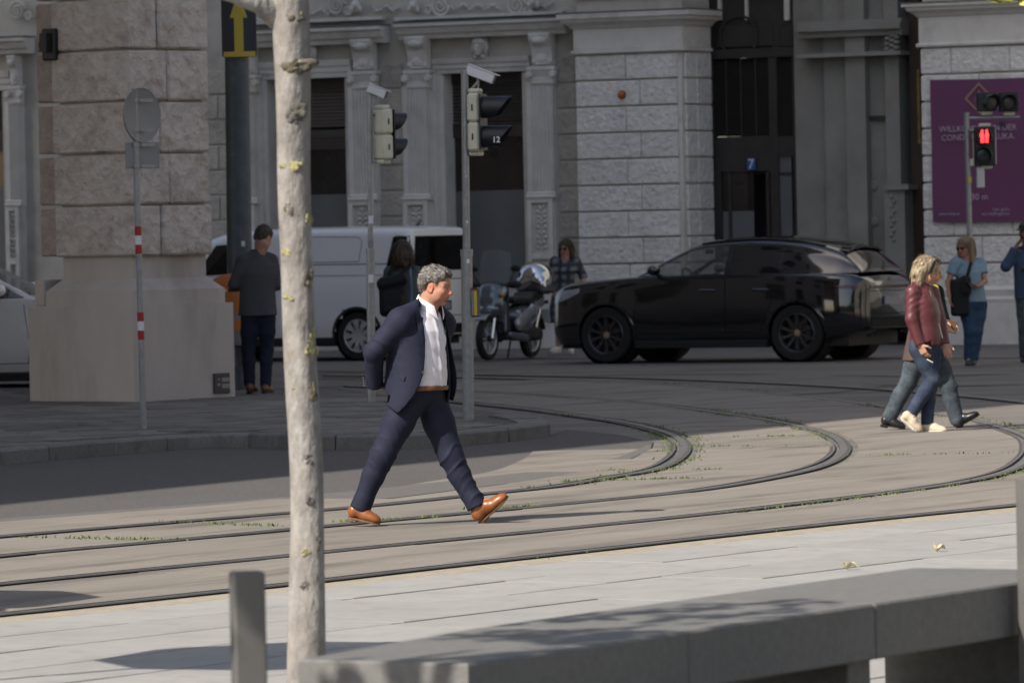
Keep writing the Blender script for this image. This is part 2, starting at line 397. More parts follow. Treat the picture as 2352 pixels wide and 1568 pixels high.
# rows run along the tracks; the bounding line of the first row follows the sandy edge
row_w = [.62,.62,.62,.62,.62,.62,.62,.62,.62,.62,.62,.62]
vv = 0.0
slab_n = 0
def eprof(u):                                       # offset of the real edge from the straight axis
    best = min(o_, key=lambda q: abs((q - base0).dot(du) - u)); return (best - base0).dot(dv)
ug = np.arange(-24, 34, .5); eg = np.array([eprof(u) for u in ug])
def ev(u): return float(np.interp(u, ug, eg))
M_pj = mat('plaza_joint', (.10,.097,.09), .95, .2, 8)
pl_base = [base0 + du*u + dv*(ev(u)+.01) for u in np.arange(-24, 30, 2)] + [base0 + du*30 + dv*16, base0 - du*24 + dv*16]
plz = sheet('plaza_paving', [(p.x, p.y) for p in pl_base], -.008, M_pj)
cands = []
for r_, w_ in enumerate(row_w + [.62]*8):
    u = -24 + rp.uniform(0, 1)
    while u < 30:
        l = rp.choice((1.2, 1.5, 1.5, 1.8)); g = rp.choice((.003,.003,.004,.009,.016))
        k = [u + .004, u + l/2, u + l - .004]
        n0 = [base0 + du*a + dv*(vv + g + ev(a)*max(0, 1 - r_*.25)) for a in k]
        n1 = [base0 + du*a + dv*(vv + w_ - .003 + ev(a)*max(0, 1 - (r_+1)*.25)) for a in k]
        c = n0[1].lerp(n1[1], .5)
        if c.y > 8 and abs(c.x) < .095*c.y + .9 and c.y < 60: cands.append((n0, n1, rp.uniform(-.002,.002)))
        u += l
    vv += w_
cands.sort(key=lambda c: c[0][1].y)
rest = MB()
for i, (n0, n1, dz) in enumerate(cands):
    mb = MB() if i < 290 else rest
    up = Vector((0,0,dz)); dn = Vector((0,0,-.02))
    c_ = Vector((0,0,0)) if i >= 290 else n0[1]
    T = [[p + up - c_ for p in n0], [p + up - c_ for p in n1]]
    mb.grid([T[0], T[1]]); mb.grid([[p + dn for p in T[0]], T[0]]); mb.grid([T[1], [p + dn for p in T[1]]])
    for e in (0, -1): mb.grid([[T[0][e], T[1][e]], [T[0][e]+dn, T[1][e]+dn]])
    if i < 290: mb.build('paving_slab', M_white, plz).location = c_
if rest.v: rest.build('paving_slab', M_white, plz, kind='stuff')

# pavement before the far buildings
fa, fb_ = gp(-300, 812), gp(2900, 826)
sheet('far_pavement', [(fa.x-6, fa.y+1), (fb_.x+4, fb_.y-2), (fb_.x+20, fb_.y+40), (fa.x-20, fa.y+60)], -.006, M_far)
# long dark wheel streaks and repair seams in the roadway
def streak(q, wd, m, name='repair_seam', z=-.0095):
    P = resample(catmull([gp(x, y) for x, y in q], 8), 30); A = []; B = []
    for i, p in enumerate(P):
        f = wd*(math.sin(PI*i/29)**.5 + .05)*random.uniform(.7, 1.2); A.append(p + Vector((0, f/2, z))); B.append(p - Vector((0, f/2, -z)))
    MB().grid([B, A]).build(name, m, kind='structure')
M_streak = mat('tar_repair', (.045,.043,.042), .75, .3, 6)
for i_, (q, wd) in enumerate([([(1160,879),(1300,878),(1420,880),(1520,884)], .55), ([(1150,900),(1300,892),(1480,890)], .25), ([(1320,862),(1500,858),(1800,858)], .3),
    ([(1500,900),(1700,905),(1900,900),(2060,880)], .22), ([(1980,880),(2150,885),(2352,880)], .35), ([(1900,860),(2100,862),(2352,856)], .25),
    ([(1500,935),(1650,965),(1780,985)], .16), ([(650,850),(900,853),(1150,848)], .3), ([(650,866),(800,868),(1000,862)], .25), ([(2020,1083),(2060,1081),(2130,1082)], .09)]):
    streak(q, wd, M_streak, z=-.0095 + .0006*i_)

# weeds along the rails and joints: tiny blades
def weeds(spots, name, size=1.0):
    mb = MB(); rw = random.Random(9)
    for p, amt in spots:
        for _ in range(amt):
            c = p + Vector((rw.gauss(0,.04), rw.gauss(0,.04), 0)); h = rw.uniform(.006,.024)*size; a = rw.uniform(0, 2*PI)
            d = Vector((math.cos(a), math.sin(a), 0))*rw.uniform(.004,.010)*size; l = Vector((rw.uniform(-1,1), rw.uniform(-1,1), 0))*h*.7
            mb.add([c - d, c + d, c + l + Vector((0,0,h))], [(0,1,2)])
    return mb.build(name, M_weed, kind='stuff', label='low green weeds growing in the joints along the tram rails', cat='weeds')
sp = []; rw = random.Random(21)
def along(P, d, i0, i1, prob, amt):
    Q = offs(P, d)
    clump = 0
    for i in range(i0, i1):
        if rw.random() < .12: clump = rw.random()
        for k in range(3):
            if rw.random() < prob*clump*1.6: sp.append((Q[i].lerp(Q[min(i+1, len(Q)-1)], rw.random()) + Vector((0,0,0)), rw.randint(1, amt)))
along(C1, .12, 30, 130, .35, 8); along(C1, -.14, 55, 150, .3, 6); along(C1, .13, 128, 170, .3, 7); along(C2, .1, 100, 160, .35, 8)
along(C2, -.13, 130, 165, .5, 8); along(C3, -.14, 30, 130, .45, 8); along(C3, .1, 110, 150, .4, 8); along(C4, -.12, 40, 80, .06, 4); along(C3, -.1, 170, 200, .4, 6)
for q0, q1, pr in [((740,1200),(1000,1188),.5), ((30,1233),(410,1240),.5), ((1290,1105),(1590,1098),.7), ((1380,1080),(1640,1077),.3), ((1510,1026),(1880,1024),.4), ((370,1198),(640,1208),.5), ((1560,1005),(1830,1001),.3), ((1925,1046),(2340,1040),.35),((1080,1170),(1250,1160),.3)]:
    a, b = gp(*q0), gp(*q1)
    for k in range(60):
        if rw.random() < pr: sp.append((a.lerp(b, rw.random()), rw.randint(1, 7)))
weeds(sp, 'weeds')
# ================================================================ FAR BUILDING
M_pl = mat('facade_plaster', (.53,.505,.455), .85, .10, 3, .25, 30, dark=(.22,.20,.17), dscale=.9, damount=.4)
M_trim = mat('facade_trim', (.66,.64,.605), .8, .08, 4, .15, 30, dark=(.26,.24,.21), dscale=1.4, damount=.35)
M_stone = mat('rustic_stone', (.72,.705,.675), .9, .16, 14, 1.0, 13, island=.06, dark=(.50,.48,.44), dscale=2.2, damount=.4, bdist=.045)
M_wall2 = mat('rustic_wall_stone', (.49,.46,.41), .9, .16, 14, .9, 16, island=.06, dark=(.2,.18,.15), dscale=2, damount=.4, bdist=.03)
M_wood = mat('dark_wood', (.045,.032,.025), .55, .3, 6, .1, 40, stretch=(1,1,.15))
M_door = mat('dark_door_paint', (.040,.036,.034), .5, .25, 5)
M_frost = mat('frosted_film', (.13,.14,.145), .45, .1, 2)
M_glass = mat('window_glass', (.026,.021,.017), .06, .85, .9, spec=.6)  # brown mottling paints reflections and the room behind into the pane
M_blind = mat('shutter_slat', (.15,.13,.115), .6, .1, 3)
M_blindd = mat('dark_shutter_slat', (.06,.055,.05), .6, .1, 3)
M_room = mat('dim_room', (.09,.075,.06), .9, .4, .8)
M_lead = mat('lead_flashing', (.10,.105,.115), .6, .2, 5)
M_blue = mat('blue_plate', (.03,.12,.38), .5, .05)
M_orange = mat('orange_lamp_glass', (.42,.10,.015), .4, .1, 8)
M_black = mat('black_metal', (.018,.018,.02), .45, .1, 10)

FY = R(28); FO = Vector((7.17, 85, 0)); FU = Vector((math.cos(FY), -math.sin(FY), 0)); FN = Vector((math.sin(FY), math.cos(FY), 0))
bank = thing('corner_building', 'long pale stone palace front with tall windows, rusticated piers and a deep dark doorway', 'building', FO, -FY)
def fl(x, y, d=0.0):
    """spot of the facade: local (u, z) where the sight line meets the plane d metres behind the front"""
    r = ray(x, y); o = Vector((0,0,CAM_H)); t = (FO + FN*d - o).dot(FN)/r.dot(FN); p = o + r*t - FO
    return p.dot(FU), p.z
def fr(x0, y0, x1, y1, d=0.0):
    u0, _ = fl(x0, (y0+y1)/2, d); u1, _ = fl(x1, (y0+y1)/2, d); _, za = fl((x0+x1)/2, y1, d); _, zb = fl((x0+x1)/2, y0, d)
    return u0, u1, za, zb
def fbox(name, q, d0, d1, m, parent=bank, bev=0, **kw):
    """box whose front (at depth d0) covers the picture rectangle q and which reaches back to d1"""
    u0, u1, za, zb = fr(*q, d0); return MB().box((u0, d0, za), (u1, d1, zb), bev).build(name, m, parent, **kw)
def ub(name, u0, u1, z0, z1, d0, d1, m, parent=bank, bev=0, **kw):
    return MB().box((u0, d0, z0), (u1, d1, z1), bev).build(name, m, parent, **kw)
def moulding(name, u0, u1, prof, m, parent=bank, ret=True):
    """profile (d, z) run along the front between u0 and u1, returned at the ends"""
    mb = MB(); p = list(prof)
    mb.loft([[(u0 + (p[0][0]-d if ret else 0), d, z) for d, z in p], [(u1 - (p[0][0]-d if ret else 0), d, z) for d, z in p]][::1], True, True, True)
    return mb.build(name, m, parent)
D = .42                                             # depth of the window wall behind the piers
zt = 9.0
uL = fl(-700, 400, D)[0]
wA = fr(610, 178, 803, 640, D+.12); wB = fr(1017, 164, 1210, 640, D+.12); wC = fr(-175, 208, 17, 640, D+.12)
zs = .95
segs = [(uL, wC[0]), (wC[1], wA[0]), (wA[1], wB[0]), (wB[1], fl(1335, 400, D)[0])]
for a, b in segs: ub('wall', a, b, zs, wC[3], D+.02, D+.9, M_pl)
ub('wall', uL, fl(1335, 400, D)[0], wC[3], 19, D+.03, D+.9, M_pl); ub('wall', uL, fl(1335, 400, D)[0], 0, zs, D-.02, D+.9, M_pl)
for w_ in (wA, wB): 
    if wC[3] > w_[3]: ub('wall', w_[0], w_[1], w_[3], wC[3], D+.025, D+.9, M_pl)
# rusticated stones on the wall between the windows
course = .405
rng = random.Random(2)
def wallstones(u0, u1, z0, z1, d, m, joints, name='stone', proud=.03):
    k = 0; z = z1
    while z - course > z0 - .2:
        us = [u0] + [u0 + (u1-u0)*j for j in joints[k % len(joints)]] + [u1]
        for a, b in zip(us, us[1:]):
            ub(name, a + .006, b - .006, max(z - course + .014, .02), z - .014, d - proud + rng.uniform(-.004,.004), d + .05, m, bev=.014)
        z -= course; k += 1
_, zc = fl(1450, 123, 0)
zmax = zc + course*5
gapA = fr(868, 110, 929, 700, D); gapB = fr(1280, 110, 1328, 700, D); gapL = fr(330, 110, 548, 700, D)
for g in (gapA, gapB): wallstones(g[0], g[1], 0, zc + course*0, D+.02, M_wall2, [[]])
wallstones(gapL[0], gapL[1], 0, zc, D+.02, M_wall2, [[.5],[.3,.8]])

def window(w_, q, blind, bm, top, name='window'):
    """q: rows of the picture: header bottom, blind bottom, transom top/bottom, frost top"""
    u0, u1, z0, z1 = w_; d = D + .30
    f = MB(); t = .07
    f.box((u0, d, zs), (u0+t, d+.1, z1)); f.box((u1-t, d, zs), (u1, d+.1, z1)); 
    zz = [fl((q[5]+q[6])/2, y, d)[1] for y in q[:5]]
    f.box((u0+t, d-.02, zz[0]), (u1-t, d+.12, z1)); f.box((u0+t, d, zz[3]), (u1-t, d+.1, zz[2])); f.box((u0+t, d+.002, zs), (u1-t, d+.1, zs+.08))
    fr_ = f.build(name, M_wood, bank)
    p = MB().box((u0+t, d+.05, zz[4]), (u1-t, d+.056, zz[3])).build('pane', M_glass, fr_)
    MB().box((u0+t, d+.045, zs+.08), (u1-t, d+.055, zz[4])).build('frosted_pane', M_frost, fr_)
    n = int((zz[0]-zz[1])/.055); s0 = None
    for i in range(n):
        z = zz[0] - i*.055
        MB().add([(u0+t, d+.02, z-.050), (u1-t, d+.02, z-.050), (u1-t, d+.005, z-.008), (u0+t, d+.005, z-.008), (u0+t, d+.04, z), (u1-t, d+.04, z)],
                 [(0,1,2,3), (3,2,5,4)]).build('slat', bm, fr_)
    MB().box((u0+t, d-.01, zz[2]), (u1-t, d+.03, zz[1]), .008).build('bottom_rail', M_blindd if bm == M_blind else M_wood, fr_)
    return fr_
window(wA, (215, 300, 318, 345, 448, 610, 803), True, M_blind, 0)
window(wB, (192, 282, 287, 315, 438, 1017, 1210), True, M_blindd, 0)
window(wC, (245, 300, 345, 352, 432, -175, 17), True, M_blindd, 0)
ub('room_back', uL, wB[1]+1, 0, 6, D+2.4, D+2.5, M_room); 

def rel(px, py, d): u, z = fl(px, py, d); return u, z
def blob(mb, px, py, rx, rz, d, ry=.05):
    u, z = fl(px, py, d); k = FQ/90; mb.ell((u, d, z), (rx/k, ry, rz/k), 8, 6)
def spiral(mb, px, py, r, d, turns=2.2, hand=1, w_=.02):
    u, z = fl(px, py, d); pts = []
    for i in range(26):
        t = i/25; a = hand*turns*2*PI*t; rr = r*(1 - .85*t)
        pts.append((u + rr*math.cos(a), d - .012, z + rr*math.sin(a)))
    mb.tube(pts, [w_*(1 - .5*i/25) for i in range(26)], 6)
def fluted(x0, x1, y0, y1, d, parent, n=7):
    u0, u1, za, zb = fr(x0, y0, x1, y1, d); wd = (u1-u0); p = []
    for i in range(n):
        a = u0 + wd*i/n; s_ = wd/n
        p += [(a, d), (a + s_*.3, d), (a + s_*.42, d+.022), (a + s_*.86, d+.022)]
    p += [(u1, d), (u1, d+.2), (u0, d+.2)]
    MB().prism(p[::-1], za, zb).build('shaft', M_trim, parent)
def pilaster(x0, x1, yc, ys, yb, yped):
    """x0..x1 shaft edges; yc console top, ys shaft top, yb shaft bottom"""
    d = D - .16
    o = fbox('pilaster', (x0-2, ys-2, x1+2, yped), d+.03, D+.1, M_trim)
    fluted(x0+3, x1-3, ys+6, yb, d, o)
    u0, u1, za, zb = fr(x0, ys-38, x1, ys+4, d)
    c = MB(); um = (u0+u1)/2; w_ = (u1-u0)/2
    c.loft([[(um-w_*k, d-e, z), (um+w_*k, d-e, z), (um+w_*k, d+.12, z), (um-w_*k, d+.12, z)] for k, e, z in
        [(.92,0,za),(.92,.012,za+.03),(.90,0,za+.035),(.9,.0,za+.12),(1.0,.03,zb-.08),(1.12,.05,zb-.05),(1.12,.05,zb)]], True, True, True)
    for sx in (-1, 1):
        cy = Matrix.Translation((um + sx*w_*.95, d-.03, za+.16)) @ Matrix.Rotation(PI/2, 4, 'X')
        c.lathe([(.001,-.03),(.055,-.03),(.06,-.01),(.035,.0),(.06,.02),(.05,.05),(.001,.05)], 12, cy)
    c.build('capital', M_trim, o)
    cs = MB(); u0, u1, za, zb = fr(x0+6, yc, x1-6, ys-40, d-.02)           # console with scroll
    side = [(d+.1, za), (d-.02, za), (d-.05, za+.05), (d-.03, za+.12), (d-.06, za+(zb-za)*.55), (d-.14, zb-.1), (d-.15, zb-.03), (d-.12, zb), (d+.1, zb)]
    cs.loft([[(u0, a, b) for a, b in side], [(u1, a, b) for a, b in side]], True, True, True)
    cs.ell(((u0+u1)/2, d-.1, zb-.12), ((u1-u0)*.42, .09, .07), 10, 6); cs.ell(((u0+u1)/2, d-.045, za+.1), ((u1-u0)*.3, .05, .08), 8, 6)
    cs.ell(((u0+u1)/2, d-.03, za+.02), ((u1-u0)*.38, .05, .03), 8, 6)
    cs.build('console', M_trim, o)
    b = MB(); u0, u1, za, zb = fr(x0-4, yb, x1+4, yb+14, d)
    prof = [(d+.1, za), (d-.05, za), (d-.06, za+.03), (d-.035, za+.045), (d-.04, za+.08), (d, zb), (d+.1, zb)]
    b.loft([[(u0, a, z) for a, z in prof], [(u1, a, z) for a, z in prof]], True, True, True); b.build('base_moulding', M_trim, o)
    pd = MB(); u0, u1, za, zb = fr(x0, yb+14, x1, yped, d); um = (u0+u1)/2
    pd.box((u0, d-.035, za), (u0+.07, d+.1, zb)); pd.box((u1-.07, d-.035, za), (u1, d+.1, zb)); pd.box((u0+.07, d-.033, zb-.07), (u1-.07, d+.1, zb))
    pd.box((u0+.07, d-.033, zb-.95), (u1-.07, d+.1, zb-.85)); pd.build('pedestal', M_trim, o)
    og = MB(); rr = random.Random(int(x0))                                  # carved ornament of leaves in the pedestal panel
    for k in range(9):
        z = zb - .13 - k*.08
        for sx in (-1, 1):
            og.ell((um + sx*(.03 + .035*abs(math.sin(k*1.3))), d+.02, z), (.035, .035, .03), 7, 5)
        og.ell((um, d+.015, z-.03), (.018, .04, .03), 7, 5)
    og.build('carved_ornament', M_trim, o)
    return o
pilaster(806, 864, 90, 201, 447, 800); pilaster(931, 987, 84, 199, 446, 800); pilaster(1216, 1274, 76, 190, 441, 800)
pilaster(545, 590, 98, 210, 455, 800); pilaster(18, 48, 128, 235, 460, 800)
pilaster(-205, -178, 134, 240, 470, 800)
def cornice(x0, x1, y0, y1, d=D):
    u0, u1, za, zb = fr(x0, y0, x1, y1, d-.3); h = zb - za
    p = [(d, za), (d-.19, za), (d-.21, za+h*.25), (d-.26, za+h*.35), (d-.30, za+h*.7), (d-.36, za+h*.8), (d-.36, zb), (d, zb+.02)]
    MB().loft([[(u0, a, z) for a, z in p], [(u1, a, z) for a, z in p]], True, True, True).build('window_cornice', M_trim, bank)
    ub('flashing', u0-.01, u1+.01, zb+.003, zb+.028, d-.37, d, M_lead)
cornice(548, 876, 66, 104); cornice(908, 1292, 48, 84); cornice(-230, 58, 92, 128)
def architrave(x0, x1, y0, y1, d=D):
    u0, u1, za, zb = fr(x0, y0, x1, y1, d-.1); h = zb - za
    p = [(d+.3, za), (d-.03, za), (d-.03, za+h*.3), (d-.055, za+h*.32), (d-.055, za+h*.62), (d-.08, za+h*.65), (d-.1, zb), (d+.02, zb), (d+.3, zb)]
    MB().loft([[(u0, a, z) for a, z in p], [(u1, a, z) for a, z in p]], True, True, True).build('architrave', M_trim, bank)
architrave(592, 803, 140, 180); architrave(990, 1213, 132, 166); architrave(-170, 18, 165, 210)
# jamb mouldings beside the openings
for x0, x1, y0 in ((590,612,178), (988,1018,164)):
    u0, u1, za, zb = fr(x0, y0, x1, 700, D-.06)
    p = [(u0, D-.07), (u0+(u1-u0)*.4, D-.07), (u0+(u1-u0)*.45, D-.03), (u0+(u1-u0)*.8, D-.03), (u1, D+.02), (u1, D+.4), (u0, D+.4)]
    MB().prism(p[::-1], .9, zb).build('jamb', M_trim, bank)
# carved mask over the windows
for px, py in ((1101,112), (707,124)):
    mb = MB(); u, z = fl(px, py, D-.1)
    mb.box((u-.12, D-.08, z-.19), (u+.12, D+.05, z-.15)); mb.box((u-.1, D-.06, z-.15), (u+.1, D+.05, z+.22))
    mb.ell((u, D-.12, z), (.085,.1,.12), 12, 8); mb.ell((u, D-.2, z-.02), (.02,.05,.035)); mb.ell((u, D-.17, z-.085), (.045,.05,.03)); mb.ell((u, D-.1, z+.1), (.12,.1,.07))
    for sx in (-1, 1): mb.ell((u+sx*.1, D-.08, z+.02), (.05,.06,.11)); mb.ell((u+sx*.035, D-.19, z+.03), (.03,.03,.018)); mb.ell((u+sx*.06, D-.1, z-.13), (.05,.05,.04))
    mb.build('carved_mask', M_trim, bank, smooth=180)
# frieze of scrolls above the cornices
for cx, hand in ((773,1), (1011,-1), (1186,1), (602,-1), (40,1)):
    fz = MB(); spiral(fz, cx, 14 if cx > 700 else 26, .17, D-.06, hand=hand, w_=.026); spiral(fz, cx + 26*hand, 24 if cx > 700 else 36, .08, D-.06, hand=-hand, w_=.02)
    fz.build('scroll_ornament', M_trim, bank, smooth=180)
rg = random.Random(4)
for x0, x1, y in ((1037,1157,17), (640,760,28), (1210,1275,12), (860,920,20)):
    gl = MB()
    for k in range(int((x1-x0)/5)):
        blob(gl, x0 + k*5 + rg.uniform(-1,1), y + 5*math.sin(k*.9) + rg.uniform(-1.5,1.5), rg.uniform(2.2,4.5), rg.uniform(2,4), D-.03, .045)
    gl.build('garland_ornament', M_trim, bank, smooth=180)
for px, py in ((817,15), (950,16), (1225,6)):
    gl = MB(); blob(gl, px, py, 13, 15, D-.04, .07); blob(gl, px, py-3, 7, 9, D-.1, .05); blob(gl, px-9, py+6, 6, 8, D-.07, .05); blob(gl, px+9, py+6, 6, 8, D-.07, .05)
    gl.build('carved_boss', M_trim, bank, smooth=180)
fbox('frieze_ledge', (548,44,876,52), D-.12, D+.05, M_trim); fbox('frieze_ledge', (905,33,1292,40), D-.12, D+.05, M_trim)

# rusticated piers either side of the doorway
def pier(x0, x1, x2, joints, band, right=None):
    """front face x0..x1, smooth corner strip, return face to x2 (turning into the doorway)"""
    u0 = fl(x0, 350)[0]; u1 = fl(x1, 350)[0] if right is None else right
    core = ub('pier', u0+.03, u1-.03, 0, 19, .03, 1.0, M_pl)
    k = 0; z = zc
    rows = []
    while z > .9: rows.append((z, joints[k % 2])); z -= course; k += 1
    z = zc + course*3.1
    for q in range(2): rows.append((z + course*(q), joints[q % 2]))
    for z, js in rows:
        us = [u0] + [fl(j, 350)[0] if j > 5 else u0 + j*(u1-u0) for j in js] + [u1 - band]
        for a, b in zip(us, us[1:]):
            ub('stone', a+.005, b-.005, z-course+.012, z-.012, -.03 + rng.uniform(-.006,.006), .04, M_stone, bev=.016)
    return u0, u1
uP0, uP1 = pier(1326, 1574, 1628, [[1442],[1474]], .10)
# corner strip and return face of the middle pier
ub('corner_strip', uP1-.095, uP1-.028, .9, zc-.01, -.02, .05, M_trim)
z = zc
while z > .9:
    ub('stone', uP1-.04, uP1-.005+.02, z-course+.012, z-.012, .06, .42, M_stone, bev=.014)
    ub('stone', uP1-.04, uP1-.005+.022, z-course+.012, z-.012, .435, .95, M_stone, bev=.014)
    z -= course
def capband(u0, u1, z0, zf0, zf1, zk, zk1, ret=.95):
    """moulding, plain frieze and projecting cornice round the top of a pier"""
    ub('pier_frieze', u0-.01, u1+.01, zf0, zf1, -.035, ret, M_trim)
    ub('pier_moulding', u0-.05, u1+.05, z0, z0+.06, -.075, ret, M_trim, bev=.015)
    p = [(-.035, 0), (-.06, .03), (-.075, .05), (-.16, .10), (-.17, .14), (-.21, .155), (-.215, zk1-zk)]
    mb = MB(); mb.loft([[(u0 + d, d, zk+z), (u1 - d, d, zk+z), (u1 - d, ret, zk+z), (u0 + d, ret, zk+z)] for d, z in p], True, True, True)
    mb.build('pier_cornice', M_trim, bank); ub('flashing', u0-.22, u1+.22, zk1+.003, zk1+.02, -.225, ret, M_lead)
Z = lambda y, x=1450: fl(x, y)[1]
capband(uP0, uP1, Z(122), Z(112), Z(64), Z(63), Z(28))
# base plinth strip
ub('plinth', uP0-.04, uP1+.04, 0, .85, -.06, .98, M_trim, bev=.02)
u2 = fl(2119, 350)[0]; u2r = u2 + 6.5
Zr = lambda y: fl(2300, y)[1]
core = ub('pier', u2+.03, u2r, 0, 19, .03, 3.0, M_pl)
z = Zr(104); k = 0
while z > 1.0:
    us = [u2] + [u2 + a for a in ((.95, 1.9, 2.9, 3.9, 5.0, 6.2) if k % 2 else (.5, 1.45, 2.4, 3.4, 4.5, 5.6))] + [u2r]
    for a, b in zip(us, us[1:]):
        ub('stone', a+.005, b-.005, z-course+.012, z-.012, -.03 + rng.uniform(-.005,.005), .04, M_stone, bev=.016)
    z -= course; k += 1
capband(u2, u2r, Zr(103), Zr(94), Zr(34), Zr(33), Zr(2), 2.9)
p = [(.0, .62), (-.10, .62), (-.11, .68), (-.085, .72), (-.10, .82), (-.05, .86), (0, .88)]
MB().loft([[(u2-.03, a, b) for a, b in p], [(u2r, a, b) for a, b in p]], True, True, True).build('plinth_moulding', M_trim, bank)
ub('plinth', u2-.03, u2r, 0, .62, -.10, 1.0, M_trim)
for k in range(3):
    ub('stone', u2+.05+k*2, u2+2.0+k*2, .89, 1.0, -.02, .04, M_stone, bev=.01)

# deep doorway
dd = 1.05
uD0, uD1 = uP1, u2
ub('doorway_soffit', uD0-.1, uD1+.1, 6.4, 19, .2, 6, M_pl); ub('doorway_back', uD0-.1, uD1+3, 0, 6.4, dd+1.4, dd+1.6, M_room)
M_dk = M_door
def dr(name, q, d0, d1, m, parent, bev=0): return fbox(name, q, d0, d1, m, parent, bev)
door = fbox('door_front', (1600,-60,1828,131), dd+.06, dd+.2, M_dk)
dr('door_post', (1628,131,1640,560), dd, dd+.15, M_dk, door); dr('door_post', (1768,131,1787,560), dd, dd+.15, M_dk, door); dr('door_post', (1822,131,1832,560), dd, dd+.15, M_dk, door)
dr('transom', (1640,314,1768,358), dd+.01, dd+.15, M_dk, door); dr('transom', (1787,314,1822,358), dd+.01, dd+.15, M_dk, door); dr('transom', (1628,112,1830,133), dd-.02, dd+.05, M_dk, door)
for x0, x1 in ((1641,1668), (1671,1701), (1705,1736), (1739,1767), (1788,1821)):
    f = dr('louvre_panel', (x0,134,x1,314), dd+.10, dd+.12, M_black, door)
    u0, u1, za, zb = fr(x0, 134, x1, 314, dd+.05)
    for k in range(26):
        z = zb - (k+.5)*(zb-za)/26
        MB().add([(u0, dd+.035, z-.022), (u1, dd+.035, z-.022), (u1, dd+.09, z+.022), (u0, dd+.09, z+.022)], [(0,1,2,3)]).build('louvre_slat', M_dk, f)
    MB().box((u0-.02, dd+.02, za), (u0, dd+.1, zb)).build('louvre_stile', M_dk, f)
pan = dr('door_panel', (1645,58,1772,110), dd+.02, dd+.07, M_dk, door, .02); pan = dr('door_panel', (1790,58,1822,110), dd+.02, dd+.07, M_dk, door, .02)
u, z = fl(1697, 84, dd+.01); MB().lathe([(.34,.0),(.34,.03),(.30,.03),(.30,0)], 28, cap=False, M= Matrix.Translation((u, dd+.02, z)) @ Matrix.Rotation(PI/2, 4, 'X')).build('ring_moulding', M_dk, door)
for x0, x1 in ((1648,1655), (1710,1716), (1800,1812)): dr('glazing_bar', (x0,-60,x1,47), dd+.0, dd+.05, M_trim, door)
dr('door_frame', (1640,358,1768,394), dd+.0, dd+.12, M_dk, door); dr('door_frame', (1640,394,1657,620), dd+.0, dd+.12, M_dk, door); dr('door_frame', (1761,394,1768,620), dd+.0, dd+.12, M_dk, door)
lf = dr('door_leaf', (1657,394,1733,620), dd+.06, dd+.08, M_glass, door)
dr('leaf_stile', (1674,394,1681,620), dd+.04, dd+.1, M_dk, lf); dr('frosted_film', (1657,485,1733,620), dd+.052, dd+.058, M_frost, lf)
M_red = mat('doorway_dark_red', (.025,.012,.016), .8, .2, 3)
dr('dark_opening', (1735,400,1761,620), dd+.9, dd+1.0, M_red, door)  # dark sheet stands in for the shade inside the open doorway
sl_ = dr('side_light', (1790,358,1820,620), dd+.05, dd+.07, M_frost, door); dr('glazing_bar', (1790,396,1820,402), dd+.03, dd+.06, M_dk, sl_)
sgn = fbox('number_plate', (1716,364,1734,390), dd-.06, dd-.04, M_blue, None); sgn.parent = None; sgn.matrix_world = bank.matrix_world
bpy.context.view_layer.update()
def unparent(o, par):
    o.parent = None; M = Matrix.Translation(par.location) @ Matrix.Rotation(par.rotation_euler.z, 4, 'Z')
    o.data.transform(M); c = sum((Vector(v.co) for v in o.data.vertices), Vector())/len(o.data.vertices)
    o.data.transform(Matrix.Translation(-c)); o.matrix_world = Matrix.Translation(c); return o
unparent(sgn, bank); tag(sgn, 'small blue plate with white figure hanging over the dark doorway', 'sign')
lm = text_mesh('7', .22, 'CENTER'); fm = fresh(lm, 'lettering', mat('white_print', (.7,.7,.7), .6, 0), None, sgn)
fm.rotation_euler = (PI/2, 0, -FY); fm.location = -FN*.014 + Vector((0,0,-.075))
# pale pilasters and jamb on the right of the doorway
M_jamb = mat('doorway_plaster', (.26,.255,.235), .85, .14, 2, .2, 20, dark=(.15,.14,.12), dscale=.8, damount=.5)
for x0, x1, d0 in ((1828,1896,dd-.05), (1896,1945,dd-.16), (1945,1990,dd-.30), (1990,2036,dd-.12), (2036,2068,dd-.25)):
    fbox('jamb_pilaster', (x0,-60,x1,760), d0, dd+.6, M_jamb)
for y0, y1, e in ((46,56,.0), (56,70,-.06), (70,84,.02), (121,130,-.03)):
    u0, u1, za, zb = fr(1832, y0, 2070, y1, dd-.4); ub('jamb_cornice', u0, u1, za, zb, dd-.40+e, dd+.5, M_jamb)
cp = MB()
for k in range(14): blob(cp, 2050 + 12*math.sin(k*2.1), 70 + k*4, 8, 6, dd-.32, .08)
cp.build('carved_bracket', M_jamb, bank, smooth=180)
for y in (427, 509):
    u, z = fl(2006, y, dd-.13); rs_ = MB(); rs_.lathe([(.001,.03),(.05,.03),(.09,.0),(.10,0)], 14, Matrix.Translation((u, dd-.12, z)) @ Matrix.Rotation(PI/2, 4, 'X')); rs_.build('rosette', M_jamb, bank)
fbox('jamb_rail', (1990,266,2038,274), dd-.19, dd-.1, M_dk)
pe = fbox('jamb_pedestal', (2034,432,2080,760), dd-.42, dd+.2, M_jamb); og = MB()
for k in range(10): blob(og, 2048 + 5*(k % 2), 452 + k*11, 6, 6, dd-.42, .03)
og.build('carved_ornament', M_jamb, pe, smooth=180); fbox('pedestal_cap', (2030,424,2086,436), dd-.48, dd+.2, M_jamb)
fbox('glazed_leaf', (2066,-60,2094,760), dd+.3, dd+.35, M_glass); fbox('leaf_frame', (2092,-60,2117,760), dd-.1, dd+.2, M_wood)
